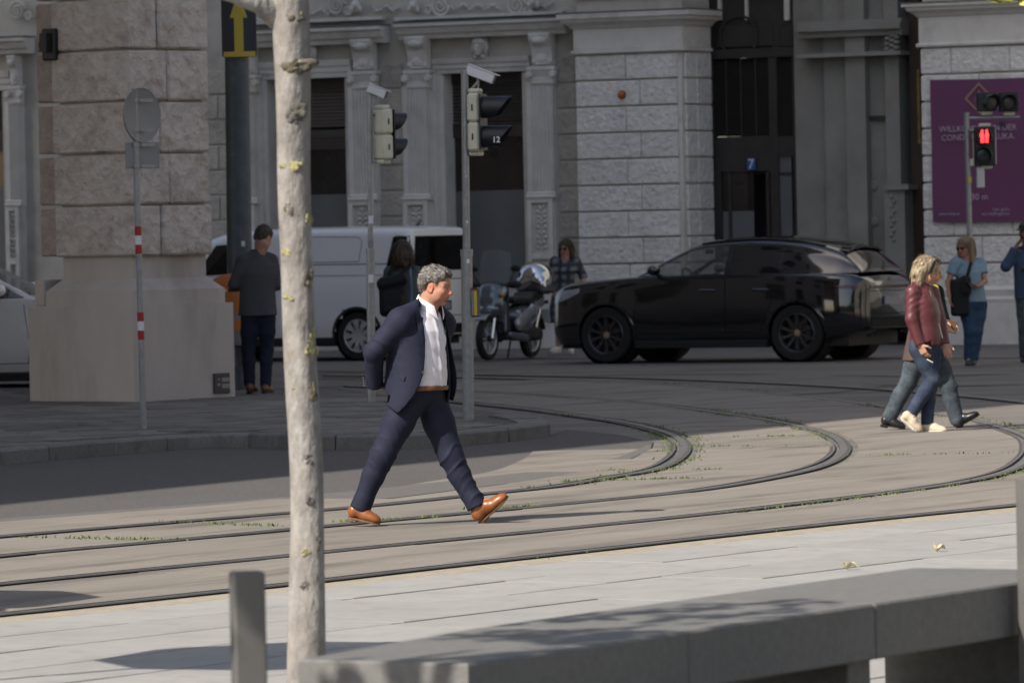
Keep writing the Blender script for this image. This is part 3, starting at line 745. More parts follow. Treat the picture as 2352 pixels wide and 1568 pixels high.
fbox('reflection_strip', (2107,160,2113,330), dd-.13, dd-.11, mat('yellow_reflection', (.22,.15,.05), .5, .4, 9)); fbox('leaf_transom', (2066,122,2094,150), dd+.2, dd+.3, M_wood)  # yellow strip is a reflection on the frame, painted as colour
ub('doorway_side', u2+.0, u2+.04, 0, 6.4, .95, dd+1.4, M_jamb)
# small orange wall lamp on the middle pier
u, z = fl(1427, 218, -.05); P_ = FO + FU*u + FN*(-.03) + Vector((0,0,z))
lp = thing('wall_lamp', 'small round orange lamp fixed to the pale rusticated pier', 'lamp', P_, -FY)
MB().lathe([(.055,0),(.06,-.02),(.053,-.05),(.025,-.07),(.001,-.075)], 16, Matrix.Rotation(-PI/2, 4, 'X')).build('lens', M_orange, lp, smooth=40)
MB().lathe([(.001,.02),(.07,.02),(.07,-.005),(.055,-.006)], 16, Matrix.Rotation(-PI/2, 4, 'X')).build('back_plate', M_black, lp)
# roof edge
ub('eave', uL, u2r+1, 19, 19.5, -.6, 4, M_trim)

# ---------------------------------------------------------------- banner on the right pier
M_ban = mat('plum_cloth', (.14,.044,.115), .75, .06, 1.5, .25, 3, bdist=.04)
M_print = mat('pale_print', (.42,.36,.44), .7, 0)
M_gold = mat('gold_print', (.35,.24,.14), .6, 0)
u0, z1 = fl(2139, 184, -.05); _, z0 = fl(2146, 510, -.05); u0b = fl(2146, 500, -.05)[0]
bw = 2.55
ban = thing('banner', 'plum coloured cloth banner with white lettering hung on the rusticated pier', 'banner', FO + FU*u0 + FN*(-.10) + Vector((0,0,z0)), -FY)
hb = z1 - z0; mb = MB(); rows = []
for j in range(25):
    v = j/24; row = []
    for i in range(25):
        t = i/24; sag = .012*math.sin(6*t + 3*v)*(.4+v) + .015*math.exp(-((t-v*.3)*9)**2) - .01*math.sin(9*v + 4*t)
        row.append((t*bw, sag*.55, v*hb - .03*math.sin(PI*t)*(1 if j in (0,24) else .6)*(.5)))
    rows.append(row)
mb.grid(rows).build('cloth', M_ban, ban, smooth=180)
def banner_text(s, px, py, size, align='CENTER', m=M_print, bold=0, width=None):
    u, z = fl(px, py, -.09); me = text_mesh(s, size, align, 0, bold)
    if width:
        xs_ = [v.co.x for v in me.vertices]; k = (fl(px+width/2, py)[0] - fl(px-width/2, py)[0])/(max(xs_) - min(xs_)); me.transform(Matrix.Diagonal((k, k, 1, 1)))
    o = fresh(me, 'lettering', m, None, ban)
    o.rotation_euler = (PI/2, 0, 0); o.location = (u - u0, -.045, z - z0)
banner_text('WILLKOMMEN IN DER', 2249, 301, .2, width=178); banner_text('CONDITOREI SLUKA.', 2250, 321, .2, width=168)
banner_text('30 m', 2253, 459, .16, width=38); banner_text('www.sluka.at', 2184, 494, .075, width=48); banner_text('Hier geht\'s', 2303, 484, .075, width=38); banner_text('zum Kaffeegenuss', 2290, 494, .075, width=64)
u, z = fl(2252, 226, -.09); em = MB(); r_ = .235
for k in range(4):
    a0, a1 = k*PI/2, (k+1)*PI/2
    q = lambda a, r: (u-u0 + r*math.cos(a), -.045, z-z0 + r*1.0*math.sin(a))
    em.add([q(a0, r_), q(a1, r_), q(a1, r_-.035), q(a0, r_-.035)], [(0,1,2,3)])
em.build('emblem', M_gold, ban)
st = MB(); st.add([(u-u0-.05,-.046,z-z0+.05),(u-u0+.05,-.046,z-z0+.05),(u-u0+.012,-.046,z-z0+.075),(u-u0,-.046,z-z0+.13),(u-u0-.012,-.046,z-z0+.075)], [(0,1,2,3,4)]); st.build('emblem_star', M_print, ban)
banner_text('1891', 2252, 233, .085, m=M_gold)
# ================================================================ BUILDINGS ON THE LEFT
M_pst = mat('pillar_stone', (.54,.485,.45), .9, .18, 7, 1.0, 7, island=.05, dark=(.24,.18,.145), dscale=3.0, damount=.5, bdist=.09)
M_ppl = mat('pillar_plaster', (.46,.415,.39), .85, .08, 2.5, .2, 40, dark=(.27,.23,.20), dscale=1.0, damount=.6, stretch=(1,1,.3))
PC = gp(310, 922, .12); PA = R(48)
pil = thing('arcade_building', 'beige rusticated corner pillar carrying the arcaded building, smooth stepped base', 'building', PC, 0)
E1 = Vector((math.cos(PA), math.sin(PA), 0)); E2 = Vector((-math.sin(PA), math.cos(PA), 0))
PM = Matrix(((E1.x, E2.x, 0, 0), (E1.y, E2.y, 0, 0), (0,0,1,0), (0,0,0,1)))     # local x along the right face, y along the left face
def facet(which, x, y, off=0.0):
    """(t, z) where a sight line meets the right (0) or left (1) face"""
    r = ray(x, y); n = E2 if which == 0 else E1; o = Vector((0,0,CAM_H)); t = (PC + n*off - o).dot(n)/r.dot(n); p = o + r*t - PC
    return p.dot(E1 if which == 0 else E2), p.z
tr = facet(0, 540, 905)[0]; tl = facet(1, 92, 916)[0]
_, zA = facet(0, 440, 697); _, zB = facet(0, 420, 664); _, zC = facet(0, 400, 638); _, zD = facet(0, 395, 588)
def step(name, o, z0, z1, m=M_ppl, o1=None, tx=0, bev=.012):
    o1 = o if o1 is None else o1
    a = [(o,o),(tr-o,o),(tr-o,tl-o),(o,tl-o)]; b = [(o1,o1),(tr-o1,o1),(tr-o1,tl-o1),(o1,tl-o1)]
    mb = MB(PM); mb.loft([[(x,y,z0) for x,y in a], [(x,y,z1) for x,y in b]], True, True, True); return mb.build(name, m, pil)
step('plinth', 0, -.03, zA); step('plinth_step', .06, zA, zB); step('plinth_slope', .065, zB, zC, o1=.19); step('neck', .20, zC, zD+.02)
step('pillar_core', .20, zD+.02, 12.0)
hc = .548; rng = random.Random(8); z = zD; k = 0; g = .022; o = .13
while z < 8.6:
    z0, z1 = z + g/2, z + hc - g/2
    j = (tr - 2*o)*(.36 if k % 2 == 0 else .47) + o
    for a, b in ((o+.0, j-.006), (j+.006, tr-o-.04)):
        MB(PM).box((a, o - rng.uniform(0,.02), z0), (b, o+.14, z1), .02).build('stone', M_pst, pil)
    MB(PM).box((o - rng.uniform(0,.015), o+.006, z0), (o+.14, tl-o-.02, z1), .02).build('stone', M_pst, pil)
    MB(PM).box((tr-o-.16, o+.16, z0), (tr-o-.03, tl-o, z1), .02).build('stone', M_pst, pil)
    z += hc; k += 1
# inner pier of the arch behind, on the left
tl2 = facet(1, 36, 905, -.20)[0]; tl3 = facet(1, 42, 300, -.26)[0]
def blk(name, a, b, x0, x1, z0, z1, m=M_ppl, bev=.012): MB(PM).box((x0, a, z0), (x1, b, z1), bev).build(name, m, pil)
M_pin = mat('inner_pier_shaded_stone', (.40,.33,.30), .9, .18, 7, 1.0, 9, island=.05, bdist=.05)  # darker copy of the pillar stone, shade put into the colour
blk('plinth', tl, tl+.22, .05, 1.1, -.03, zA); blk('plinth', tl+.22, tl2-.16, .12, 1.1, -.03, zA); blk('plinth', tl2-.16, tl2, .20, 1.1, -.03, zA)
blk('plinth_step', tl, tl+.16, .10, 1.1, zA, zC); blk('plinth_step', tl+.16, tl2-.08, .18, 1.1, zA, zC)
blk('pillar_core', tl-.2, tl3-.10, .30, 1.1, zC, 12)
z = zD
while z < 8.6:
    MB(PM).box((.20, tl-.14, z+.02), (.4, tl+.16, z+hc-.02), .02).build('stone', M_pin, pil)
    MB(PM).box((.26, tl+.16, z+.03), (1.0, tl3 + rng.uniform(-.02,.02), z+hc-.03), .02).build('stone', M_pin, pil); z += hc
# upper storeys: eaves parallel to the edge of the shade on the ground
HE = 18.0; HC = HE/math.tan(SUN_EL)
s1, s2 = gp(0, 1158), gp(2165, 943); off = Vector((math.cos(SUN_AZ)*HC, math.sin(SUN_AZ)*HC, 0))
a_, b_ = s1 - off, s2 - off; ed = (b_ - a_).normalized(); en = Vector((-ed.y, ed.x, 0))
tA = (PC.y + .3 - a_.y)/ed.y; Pa = a_ + ed*tA; Pb = a_ - ed*26; Pc_ = Pb + en*22; Pd = Pa + en*15
up = MB(); up.prism([(p.x - PC.x, p.y - PC.y) for p in (Pb, Pa, Pd, Pc_)], 12.0, HE - .12); up.build('upper_storeys', M_ppl, pil)
for k in range(2, 9):
    p = Pa - ed*(k*4.6) - PC
    if k*4.6 < (Pa - Pb).length: MB().prism([(p.x + ed.x*a + en.x*b, p.y + ed.y*a + en.y*b) for a, b in ((-.8,.1),(.8,.1),(.8,1.6),(-.8,1.6))], -.12, 12.0).build('pillar', M_pst, pil)
for f in range(2):
    for k in range(9):
        c = Pa - ed*(2.3 + k*4.2) - PC
        w_ = MB().prism([(c.x + ed.x*a + en.x*b, c.y + ed.y*a + en.y*b) for a, b in ((-.7,-.03),(.7,-.03),(.7,.1),(-.7,.1))], 12.6 + f*2.6, 14.3 + f*2.6).build('window', M_glass, pil)
blk_w = thing('shade_building', 'tall beige block added out of the picture to the left, shading the far front', 'building', (-16, 72, 0))  # unseen block added to keep the sun off the far front
MB().box((-8, -12, 0), (6.2, 12.5, 27)).build('wall', M_ppl, blk_w); MB().box((-8.3, -12.3, 27), (6.6, 12.8, 27.6)).build('eave', M_trim, blk_w)
for f in range(6):
    for k in range(6): MB().box((6.15, -11 + k*4, 2 + f*4.1), (6.22, -9.6 + k*4, 4.4 + f*4.1)).build('window', M_glass, blk_w)
M_op = mat('opposite_plaster', (.42,.36,.28), .85, .1, 1)
opp = thing('opposite_building', 'long ochre town house row across the square, behind the viewer', 'building', (0, -75, 0))
MB().box((-70, -10, 0), (80, 0, 13)).build('wall', M_op, opp); MB().box((-70.4, -10.4, 13), (80.4, .6, 13.6)).build('eave', M_trim, opp)
rgt = thing('sunlit_building', 'tall cream house row in full sun closing the square on the right, outside the picture', 'building', (26, 60, 0))
M_crm = mat('cream_plaster', (.42,.40,.37), .85, .08, 1)
MB().box((0, -45, 0), (14, 50, 21)).build('wall', M_crm, rgt); MB().box((-.5, -45.4, 21), (14.4, 50.4, 21.7)).build('eave', M_trim, rgt)
wm = None
for f in range(4):
    for k in range(20):
        if wm is None: wm = MB().box((-.03, -.65, -1.1), (.05, .65, 1.1)).build('window', M_glass, rgt); o_ = wm
        else: o_ = share(wm)
        o_.location = (0, -42 + k*4.6, 3.4 + f*4.6)
wm = None
for f in range(3):
    for k in range(36):
        if wm is None: wm = MB().box((-.65, -.02, -1.1), (.65, .05, 1.1)).build('window', M_glass, opp); o_ = wm
        else: o_ = share(wm)
        o_.location = (-68 + k*4.1, 0, 3 + f*4)

# ================================================================ POLES, SIGNS, SIGNALS
M_galv = mat('galvanised_steel', (.28,.29,.30), .45, .18, 20, .1, 60, metal=.6)
M_signbk = mat('sign_back', (.22,.225,.235), .55, .06, 4, metal=.2)
M_rred = mat('red_reflective', (.34,.012,.015), .5, .05)
M_rwhite = mat('white_reflective', (.66,.67,.70), .5, .03)
M_cream = mat('cream_signal_housing', (.60,.585,.48), .55, .08, 8, dark=(.40,.39,.30), dscale=6, damount=.3)
M_visor = mat('black_visor', (.012,.014,.02), .5, .1)
M_hood = mat('camera_housing', (.62,.62,.66), .4, .05)
M_yel = mat('yellow_print', (.50,.40,.05), .55, .1, 8)
M_dkblue = mat('sign_dark_face', (.022,.028,.04), .55, .1, 4)
M_bpole = mat('dark_painted_pole', (.055,.07,.095), .5, .22, 6, .15, 30, dark=(.12,.13,.15), dscale=7, damount=.4)
M_purple = mat('purple_sticker', (.06,.02,.10), .6, 0)
def along_pole(a, b, z): return a.lerp(b, (z - a.z)/(b.z - a.z))
# sign post with red and white bands
a = gp(330, 984, .12); Y = a.y; b = dp(308, 204, Y); post = thing('sign_post', 'galvanised sign post with red and white bands, back of a round and a square sign', 'sign post', a)
L = b - a
MB().tube([(0,0,-.02), L], .0285, 14).build('pole', M_galv, post, smooth=40)
zq = lambda y, x=318: dp(x, y, Y).z - a.z
for y0, y1, m in ((520,541,M_rred),(541,562,M_rwhite),(562,583,M_rred),(717,738,M_rred),(738,759,M_rwhite),(759,780,M_rred)):
    za, zb = zq(y1), zq(y0); MB().tube([L*(za/L.z), L*(zb/L.z)], .0302, 14, False).build('reflective_band', m, post, smooth=40)
c = dp(325, 265, Y+.04) - a; Rm = Matrix.Translation(c) @ Matrix.Rotation(R(-38), 4, 'Z') @ Matrix.Rotation(PI/2, 4, 'X')
Rm = Matrix.Translation(c) @ Matrix.Rotation(R(52), 4, 'Z') @ Matrix.Rotation(PI/2, 4, 'X')
sg = MB(); sg.lathe([(.001,.006),(.236,.006),(.246,.012),(.248,-.004),(.24,-.008),(.001,-.008)], 32, Rm); sg = sg.build('round_sign', M_signbk, post, smooth=40)
c2 = dp(327, 357, Y+.04) - a; R2 = Matrix.Translation(c2) @ Matrix.Rotation(R(40), 4, 'Z')
sq = MB(); sq.box((-.19,-.006,-.118), (.19,.006,.118), .004, R2); sq = sq.build('square_sign', M_signbk, post)
for cc, rt in ((dp(286, 278, Y+.0) - a, 52), (dp(291, 355, Y+.0) - a, 40)):
    MB(Matrix.Translation(cc + Vector((.012,.02,0))) @ Matrix.Rotation(R(rt), 4, 'Z')).box((-.016,-.03,0),(.016,-.026,.06)).build('sticker', M_purple, post)
    MB(Matrix.Translation(cc + Vector((.012,.02,0))) @ Matrix.Rotation(R(rt), 4, 'Z')).box((-.016,-.03,-.035),(.016,-.026,-.002)).build('sticker', M_rwhite, post)
for y in (231, 299, 333, 382):
    p = L*(zq(y)/L.z); cl = MB(Matrix.Translation(p) @ Matrix.Rotation(R(30), 4, 'Z'))
    cl.box((-.04,-.036,-.014),(.17,-.028,.014)); cl.tube([(0,0,-.016),(0,0,.016)], .034, 12); cl.box((.03,-.05,-.01),(.055,-.03,.01)); cl.build('clamp', M_galv, post)

def visor(M, r=.105, l=.25):
    """tunnel hood cut off sloping, open below at the front"""
    mb = MB(M); n = 20; rings = []
    for rr in (r, r*.965):
        back = [(0, rr*math.cos(t), rr*math.sin(t)) for t in [2*PI*i/n for i in range(n)]]
        front = [((l*(.72 + .28*math.sin(t)) if math.sin(t) > -.9 else l*.42), rr*.97*math.cos(t), rr*.97*math.sin(t)) for t in [2*PI*i/n for i in range(n)]]
        rings += [back, front] if rr == r else [front, back]
    mb.loft([rings[0], rings[1], rings[2], rings[3]], True, False, False); return mb
def cctv(parent, loc, yaw, pitch, l=.27, m=M_hood):
    M = Matrix.Translation(loc) @ Matrix.Rotation(yaw, 4, 'Z') @ Matrix.Rotation(pitch, 4, 'Y')
    h = MB(M); h.box((-l/2,-.05,-.045), (l/2,.05,.045), .008); h.box((-l/2-.0,-.056,.046), (l/2+.03,.056,.052)); h = h.build('camera_housing', m, parent)
    MB(M).box((l/2+.0005,-.04,-.036), (l/2+.004,.04,.036)).build('camera_lens', M_visor, h)
    return h
def signal_pole(name, q0, q1, r0, r1, label, Yb=None):
    a = gp(*q0, .12) if Yb is None else Vector((*dp(q0[0], q0[1], Yb)[:2], 0)); b = dp(*q1, a.y); L = b - a
    t = thing(name, label, 'traffic light', a)
    h1 = .48
    MB().tube([(0,0,-.02), L*h1, L*(h1+.004), L], [r0, r0, r1, r1], 16).build('pole', M_galv, t, smooth=40)
    MB().tube([L*.998, L*1.006], r1*1.15, 14).build('pole_cap', M_galv, t); MB().tube([L*(h1-.01), L*(h1+.01)], r0*1.12, 14).build('collar', M_galv, t)
    return t, a, L
def head(t, a, qc, Y, yaw, hh, lenses=2, wdt=.30, dep=.13, vis=(.105,.25), stickers=None):
    """two-lens signal head: facing local +x"""
    c = dp(*qc, Y) - a; M = Matrix.Translation(c) @ Matrix.Rotation(yaw, 4, 'Z'); half = hh/2
    hd = MB(M); n = lenses; seg = (hh - .08)/n
    for i in range(n): hd.box((-dep/2, -wdt/2, -half+.04 + seg*i + .002), (dep/2, wdt/2, -half+.04 + seg*(i+1) - .002), .022)
    h = hd.build('signal_housing', M_cream, t, kind=None)
    MB(M).box((-dep*.5,-wdt*.3,half-.04),(dep*.42,wdt*.3,half), .012).build('mount_cap', M_cream, h); MB(M).box((-dep*.5,-wdt*.3,-half),(dep*.42,wdt*.3,-half+.04), .012).build('mount_cap', M_cream, h)
    MB(M).box((dep/2+.001, -wdt*.53, -half+.05), (dep/2+.012, wdt*.53, half-.05)).build('front_plate', M_visor, h)
    for i in range(n):
        z = -half + .04 + seg*(i+.5)
        visor(M @ Matrix.Translation((dep/2+.012, 0, z)), *vis).build('visor', M_visor, h, smooth=50)
        MB(M @ Matrix.Translation((dep/2+.012, 0, z)) @ Matrix.Rotation(PI/2, 4, 'Y')).lathe([(.001,.022),(vis[0]*.6,.016),(vis[0]*.93,.002)], 18).build('lens', mat('dark_lens', (.02,.025,.022), .2, 0), h, smooth=60)
        MB(M).box((-dep*.1, -wdt/2-.006, z-.03), (dep*.02, -wdt/2+.004, z+.03)).build('latch', M_visor, h)
    return h, M
tB, aB, LB = signal_pole('traffic_light', (1076,961), (1067,168), .052, .034, 'grey signal pole right behind the man in the suit, two black hoods facing right')
YB = aB.y
hB, MBh = head(tB, aB, (1094, 281), YB+.0, R(-14), .615, wdt=.26, dep=.115, vis=(.10,.27))
cctv(tB, dp(1104, 171, YB) - aB, R(-10), R(22)); 
br = MB(); br.tube([LB*.93, dp(1100, 186, YB) - aB], .014, 8); br.tube([dp(1097, 188, YB)-aB, dp(1098, 176, YB)-aB], .012, 8); br.tube([dp(1098,203,YB)-aB, dp(1098,186,YB)-aB], .01, 8); br.build('bracket', M_galv, tB)
for y in (214, 350): MB().tube([LB*((dp(1070,y,YB).z-aB.z)/LB.z), dp(1090, y, YB) - aB], .016, 8).build('bracket', M_galv, tB)
st = fresh(text_mesh('12', .075, 'CENTER', 0, .002), 'lettering', M_rwhite, None, hB)
st.matrix_local = MBh @ Matrix.Translation((.21, -.1035, -.19)) @ Matrix.Rotation(PI/2, 4, 'X')
for y0, x0, x1 in ((218, 1121, 1168), (287, 1128, 1168)):
    pass
pb = dp(1093, 694, YB) - aB; bx = MB(Matrix.Translation(pb) @ Matrix.Rotation(R(-15), 4, 'Z')); bx.box((-.03,-.05,-.135),(.03,.05,.135), .01); bx = bx.build('information_box', M_visor, tB)
MB(Matrix.Translation(pb) @ Matrix.Rotation(R(-15), 4, 'Z')).box((-.004,-.054,-.12),(.026,-.0505,.105)).build('yellow_panel', M_yel, bx)
MB(Matrix.Translation(pb) @ Matrix.Rotation(R(-15), 4, 'Z')).box((-.026,-.054,-.12),(-.008,-.0505,.105)).build('timetable_strip', M_signbk, bx)
MB(Matrix.Translation(pb) @ Matrix.Rotation(R(-15), 4, 'Z')).box((-.026,-.0545,.108),(.026,-.0505,.12)).build('red_strip', M_rred, bx)
for y, m, w_ in ((600, M_rwhite, .02), (510, M_rwhite, .012), (455, M_signbk, .012), (405, M_rwhite, .008)):
    p = LB*((dp(1075,y,YB).z-aB.z)/LB.z); MB(Matrix.Translation(p)).box((.0,-.058,-w_),(w_*1.4,-.046,w_), .003).build('sticker', m, tB)
tA_, aA, LA = signal_pole('traffic_light', (853,921), (849,205), .042, .028, 'grey signal pole left of the man in the suit, pale signal box turned away')
YA = aA.y
hA, MAh = head(tA_, aA, (880, 309), YA, R(38), .60, wdt=.21, dep=.125, vis=(.092,.21))
cctv(tA_, dp(866, 210, YA) - aA, R(-8), R(24), .2); MB().tube([LA*.985, dp(864, 220, YA) - aA, dp(868, 246, YA) - aA], .011, 8).build('bracket', M_galv, tA_)
for y in (262, 372): MB().tube([LA*((dp(852,y,YA).z-aA.z)/LA.z), dp(872, y, YA) - aA], .014, 8).build('bracket', M_galv, tA_)
for y in (505, 640, 560): MB(Matrix.Translation(LA*((dp(852,y,YA).z-aA.z)/LA.z))).box((-.02,-.05,-.04),(.03,-.038,.04), .003).build('sticker', M_rwhite if y != 560 else M_signbk, tA_)
# pedestrian signal at the right
YR = 76.0
tR, aR, LR = signal_pole('pedestrian_signal', (2229,545), (2220,262), .048, .036, 'pedestrian light showing red in front of the plum coloured banner', YR)
def frontbox(nm, q, Y, m, t, a, dep=.14, bev=.012):
    p0 = dp(q[0], q[3], Y) - a; p1 = dp(q[2], q[1], Y) - a
    return MB().box((p0.x, p0.y, p0.z), (p1.x, p0.y + dep, p1.z), bev).build(nm, m, t)
M_red_on = mat('lit_red_figure', (.6,.02,.02), .5, 0, emit=(1.0, .045, .05, 2.2))
hp = frontbox('signal_housing', (2239,291,2286,381), YR-.06, M_visor, tR, aR, .16)
frontbox('mount_cap', (2248,283,2276,292), YR-.02, M_cream, hp, aR, .1); frontbox('mount_cap', (2254,380,2280,388), YR-.02, M_cream, hp, aR, .1); frontbox('housing_back', (2236,292,2287.5,380), YR+.04, M_cream, hp, aR, .1)
FX = Matrix.Rotation(-PI/2, 4, 'Z')
for y, lit in ((314, 1), (357, 0)):
    c = dp(2261, y, YR-.062) - aR; V = Matrix.Translation(c) @ Matrix.Rotation(R(-100), 4, 'Z')
    visor(V, .115, .14).build('visor', M_visor, hp, smooth=50)
    MB(Matrix.Translation(c) @ Matrix.Rotation(PI/2, 4, 'X')).lathe([(.001,.01),(.07,.008),(.108,.001)], 20).build('lens', mat('dark_lens', (.02,.025,.022), .2, 0), hp, smooth=60)
    if lit:
        for s_ in (-1, 1):                                  # a pair of standing figures
            f = MB(Matrix.Translation(c + Vector((s_*.030, -.016, .012)))); f.ell((0,0,.062), (.017,.006,.020)); f.ell((s_*.004,0,.005), (.026,.006,.042))
            for l_ in (-1, 1): f.tube([(l_*.011,0,-.015), (l_*.013,0,-.095)], [.011,.007], 8)
            f.build('red_figure', M_red_on, hp)
for q, tw in (((2245,212,2288,256), -.03), ((2296,211,2340,257), .0)):
    h = frontbox('signal_housing', q, YR-.06, M_visor, tR, aR, .15); frontbox('mount_cap', ((q[0]+q[2])/2-13, q[3]-1, (q[0]+q[2])/2+13, q[3]+9), YR-.02, M_cream, h, aR, .1)
    c = dp((q[0]+q[2])/2 + (6 if q[0] < 2290 else 0), (q[1]+q[3])/2 + 1, YR-.062) - aR; visor(Matrix.Translation(c) @ Matrix.Rotation(R(-70 if q[0] < 2290 else -92), 4, 'Z'), .105, .16).build('visor', M_visor, h, smooth=50)
    MB(Matrix.Translation(c) @ Matrix.Rotation(PI/2, 4, 'X')).lathe([(.001,.014),(.06,.01),(.1,.001)], 18).build('lens', mat('grey_lens', (.06,.06,.05), .25, 0), h, smooth=60)
ab = MB(); ab.tube([dp(2222,272,YR)-aR, dp(2342,270,YR)-aR], .02, 8); ab.build('cross_arm', M_galv, tR)
frontbox('white_box', (2244,384,2261,432), YR-.03, mat('white_enamel', (.5,.5,.52), .5, .05), tR, aR, .08); frontbox('detector', (2296,280,2310,291), YR-.04, M_visor, tR, aR, .1)
MB().tube([dp(2222,300,YR)-aR, dp(2240,300,YR)-aR], .015, 8).build('bracket', M_galv, tR); frontbox('button_box', (2227,365,2238,382), YR-.03, M_cream, tR, aR, .08)
MB(Matrix.Translation(dp(2226,412,YR)-aR)).box((-.02,-.05,-.05),(.03,-.038,.03), .003).build('sticker', M_yel, tR)

# thick dark lighting column with arrow plate, litter bin strapped to it
YP = 64.0; a = dp(554, 890, YP); a.z = .12; b = dp(543, 60, YP); b2 = b + (b - a)*.9
big = thing('lamp_column', 'thick dark blue lighting column carrying a yellow arrow plate', 'pole', a)
MB().tube([(0,0,-.02), (b-a), (b2-a)], [.145,.135,.12], 24).build('column', M_bpole, big, smooth=40)
MB().lathe([(.16,-.02),(.16,.25),(.147,.27)], 24).build('base_sleeve', M_bpole, big, smooth=40)
pl = MB(); c0 = b - a
pw = .195
def plate_pt(t, z): return (t*pw, -.155 - .03*(1 - t*t), z)
zt_, zb_ = dp(550, -40, YP).z - a.z, dp(550, 133, YP).z - a.z
rows = [[plate_pt(t, z) for t in np.linspace(-1, 1, 9)] for z in (zb_, zb_ + .02, zt_)]
rows[0] = [(x*.9, y, z) for x, y, z in rows[0]]
cx = (dp(550, 60, YP) - a).x
M0 = Matrix.Translation((cx, 0, 0)); mb = MB(M0); mb.grid(rows); mb.grid([[(x, y+.012, z) for x, y, z in r] for r in rows][::-1]); plate = mb.build('arrow_plate', M_dkblue, big, smooth=40)
hgt = lambda y: dp(550, y, YP).z - a.z
def on_plate(poly): return [(x, -.159 - .03*(1 - (x/pw)**2), z) for x, z in poly]
mb = MB(M0); mb.grid([[ (x, -.159 - .03*(1-(x/pw)**2), z) for x in np.linspace(-pw*.9, pw*.92, 9)] for z in (hgt(132), hgt(120))]); mb.build('yellow_band', M_yel, plate)
mb = MB(M0)
mb.grid([[(x, -.160 - .03*(1-(x/pw)**2), z) for x in np.linspace(-.058+.006, .045+.006, 5)] for z in (hgt(120.5), hgt(42))]); zz0, zz1 = hgt(43), hgt(-8)

mb.grid([[(x, -.161 - .03*(1-(x/pw)**2), zz0 + (zz1-zz0)*v) for x in np.linspace(-.0 - wv, .0 + wv, 7)] for v, wv in ((0,.098),(.45,.062),(.8,.025),(1,.002))]); mb.build('yellow_arrow', M_yel, plate)
for y, dx in ((610, .04), (640, -.05), (655, .08), (700, .02), (560, .05)):
    MB(Matrix.Translation(Vector(((b-a).x*((hgt(y))/((b-a).z)) + dx, -.136, hgt(y))))).box((-.02,-.01,-.03),(.02,.004,.03), .003).build('sticker', random.choice([M_rwhite, M_signbk]), big)
M_orange2 = mat('orange_bin_plastic', (.40,.12,.02), .5, .1, 8); M_bin = mat('bin_grey', (.17,.18,.19), .5, .12, 8)
cb = dp(532, 700, YP-.35); cb.z = .12
bn = thing('litter_bin', 'grey and orange round litter bin strapped to the dark lighting column', 'bin', cb)
bn.location = cb
MB().lathe([(.001,.5),(.19,.5),(.20,.53),(.20,.86)], 24, cap=False).build('bin_body', M_bin, bn, smooth=40); MB().lathe([(.203,.66),(.204,.67),(.204,.78),(.203,.79)], 24, cap=False).build('orange_band', M_orange2, bn, smooth=40)
MB().lathe([(.201,.86),(.203,.9),(.203,1.06),(.201,1.1)], 24, cap=False).build('orange_collar', M_orange2, bn, smooth=40); MB().lathe([(.2,.86),(.17,.9),(.17,1.1)], 24, cap=False).build('liner', M_visor, bn)
hd = MB(Matrix.Translation((-.04,0,1.13)) @ Matrix.Rotation(R(-14), 4, 'Y')); hd.lathe([(.21,0),(.215,.03),(.19,.11),(.10,.16),(.001,.17)], 24, None, R(20), R(340)); hd.build('hood', M_orange2, bn, smooth=50)
MB().tube([(-.18,.05,1.0),(-.18,.05,1.2)], .012, 6).build('hood_bracket', M_bin, bn); MB().tube([(.18,.05,1.0),(.17,.05,1.25)], .012, 6).build('hood_bracket', M_bin, bn)
MB().box((-.05,.19,.7),(.05,.24,1.0)).build('strap', M_galv, bn); MB().tube([(0,.24,-.0),(0,.24,.9)], .03, 10).build('bin_post', M_galv, bn)
# plate on the pillar base and black fitting above
t0, z0 = facet(0, 489, 878); t1, z1 = facet(0, 524, 830); zm = (z0+z1)/2; tm = (t0+t1)/2
pp = PC + E1*tm + Vector((0,0,zm - 0)); panel = thing('service_plate', 'small dark metal service plate with pale labels on the pillar base', 'plate', PC + E1*tm - E2*.012 + Vector((0,0,zm - .12)), PA)
hw, hh2 = (t1-t0)/2, abs(z1-z0)/2
panel.location.z = zm + .0 + PC.z*0
MB().box((-hw,-.014,-hh2),(hw,.012,hh2), .006).build('plate_body', mat('plate_black', (.035,.035,.04), .5, .1), panel)
for x0, x1, za, zb in ((-.1,.9,.15,.55),(-.1,.9,-.5,-.05),(-.7,-.3,-.25,.0),(-.6,-.35,.3,.5)):
    MB().box((hw*x0,-.0185,hh2*za),(hw*x1,-.0145,hh2*zb)).build('label', M_signbk, panel)
tb_, zb2 = facet(1, 66, 72, -.2); fp = PC + E2*tb_ + E1*.16 + Vector((0,0,zb2)); fit = thing('wall_light', 'black box shaped wall light fixed high on the pillar', 'lamp', fp, PA + PI/2)
fit.location.z = zb2
MB().box((-.1,-.0,-.19),(.1,.09,.15), .015).build('lamp_box', M_black, fit); MB(Matrix.Translation((.14,-.02,-.02)) @ Matrix.Rotation(PI/2, 4, 'X')).lathe([(.001,.14),(.09,.12),(.1,0),(.06,-.06),(.001,-.08)], 16).build('lamp_head', M_black, fit, smooth=50)
MB().box((-.05,.08,-.1),(.05,.16,.1)).build('bracket', M_black, fit)

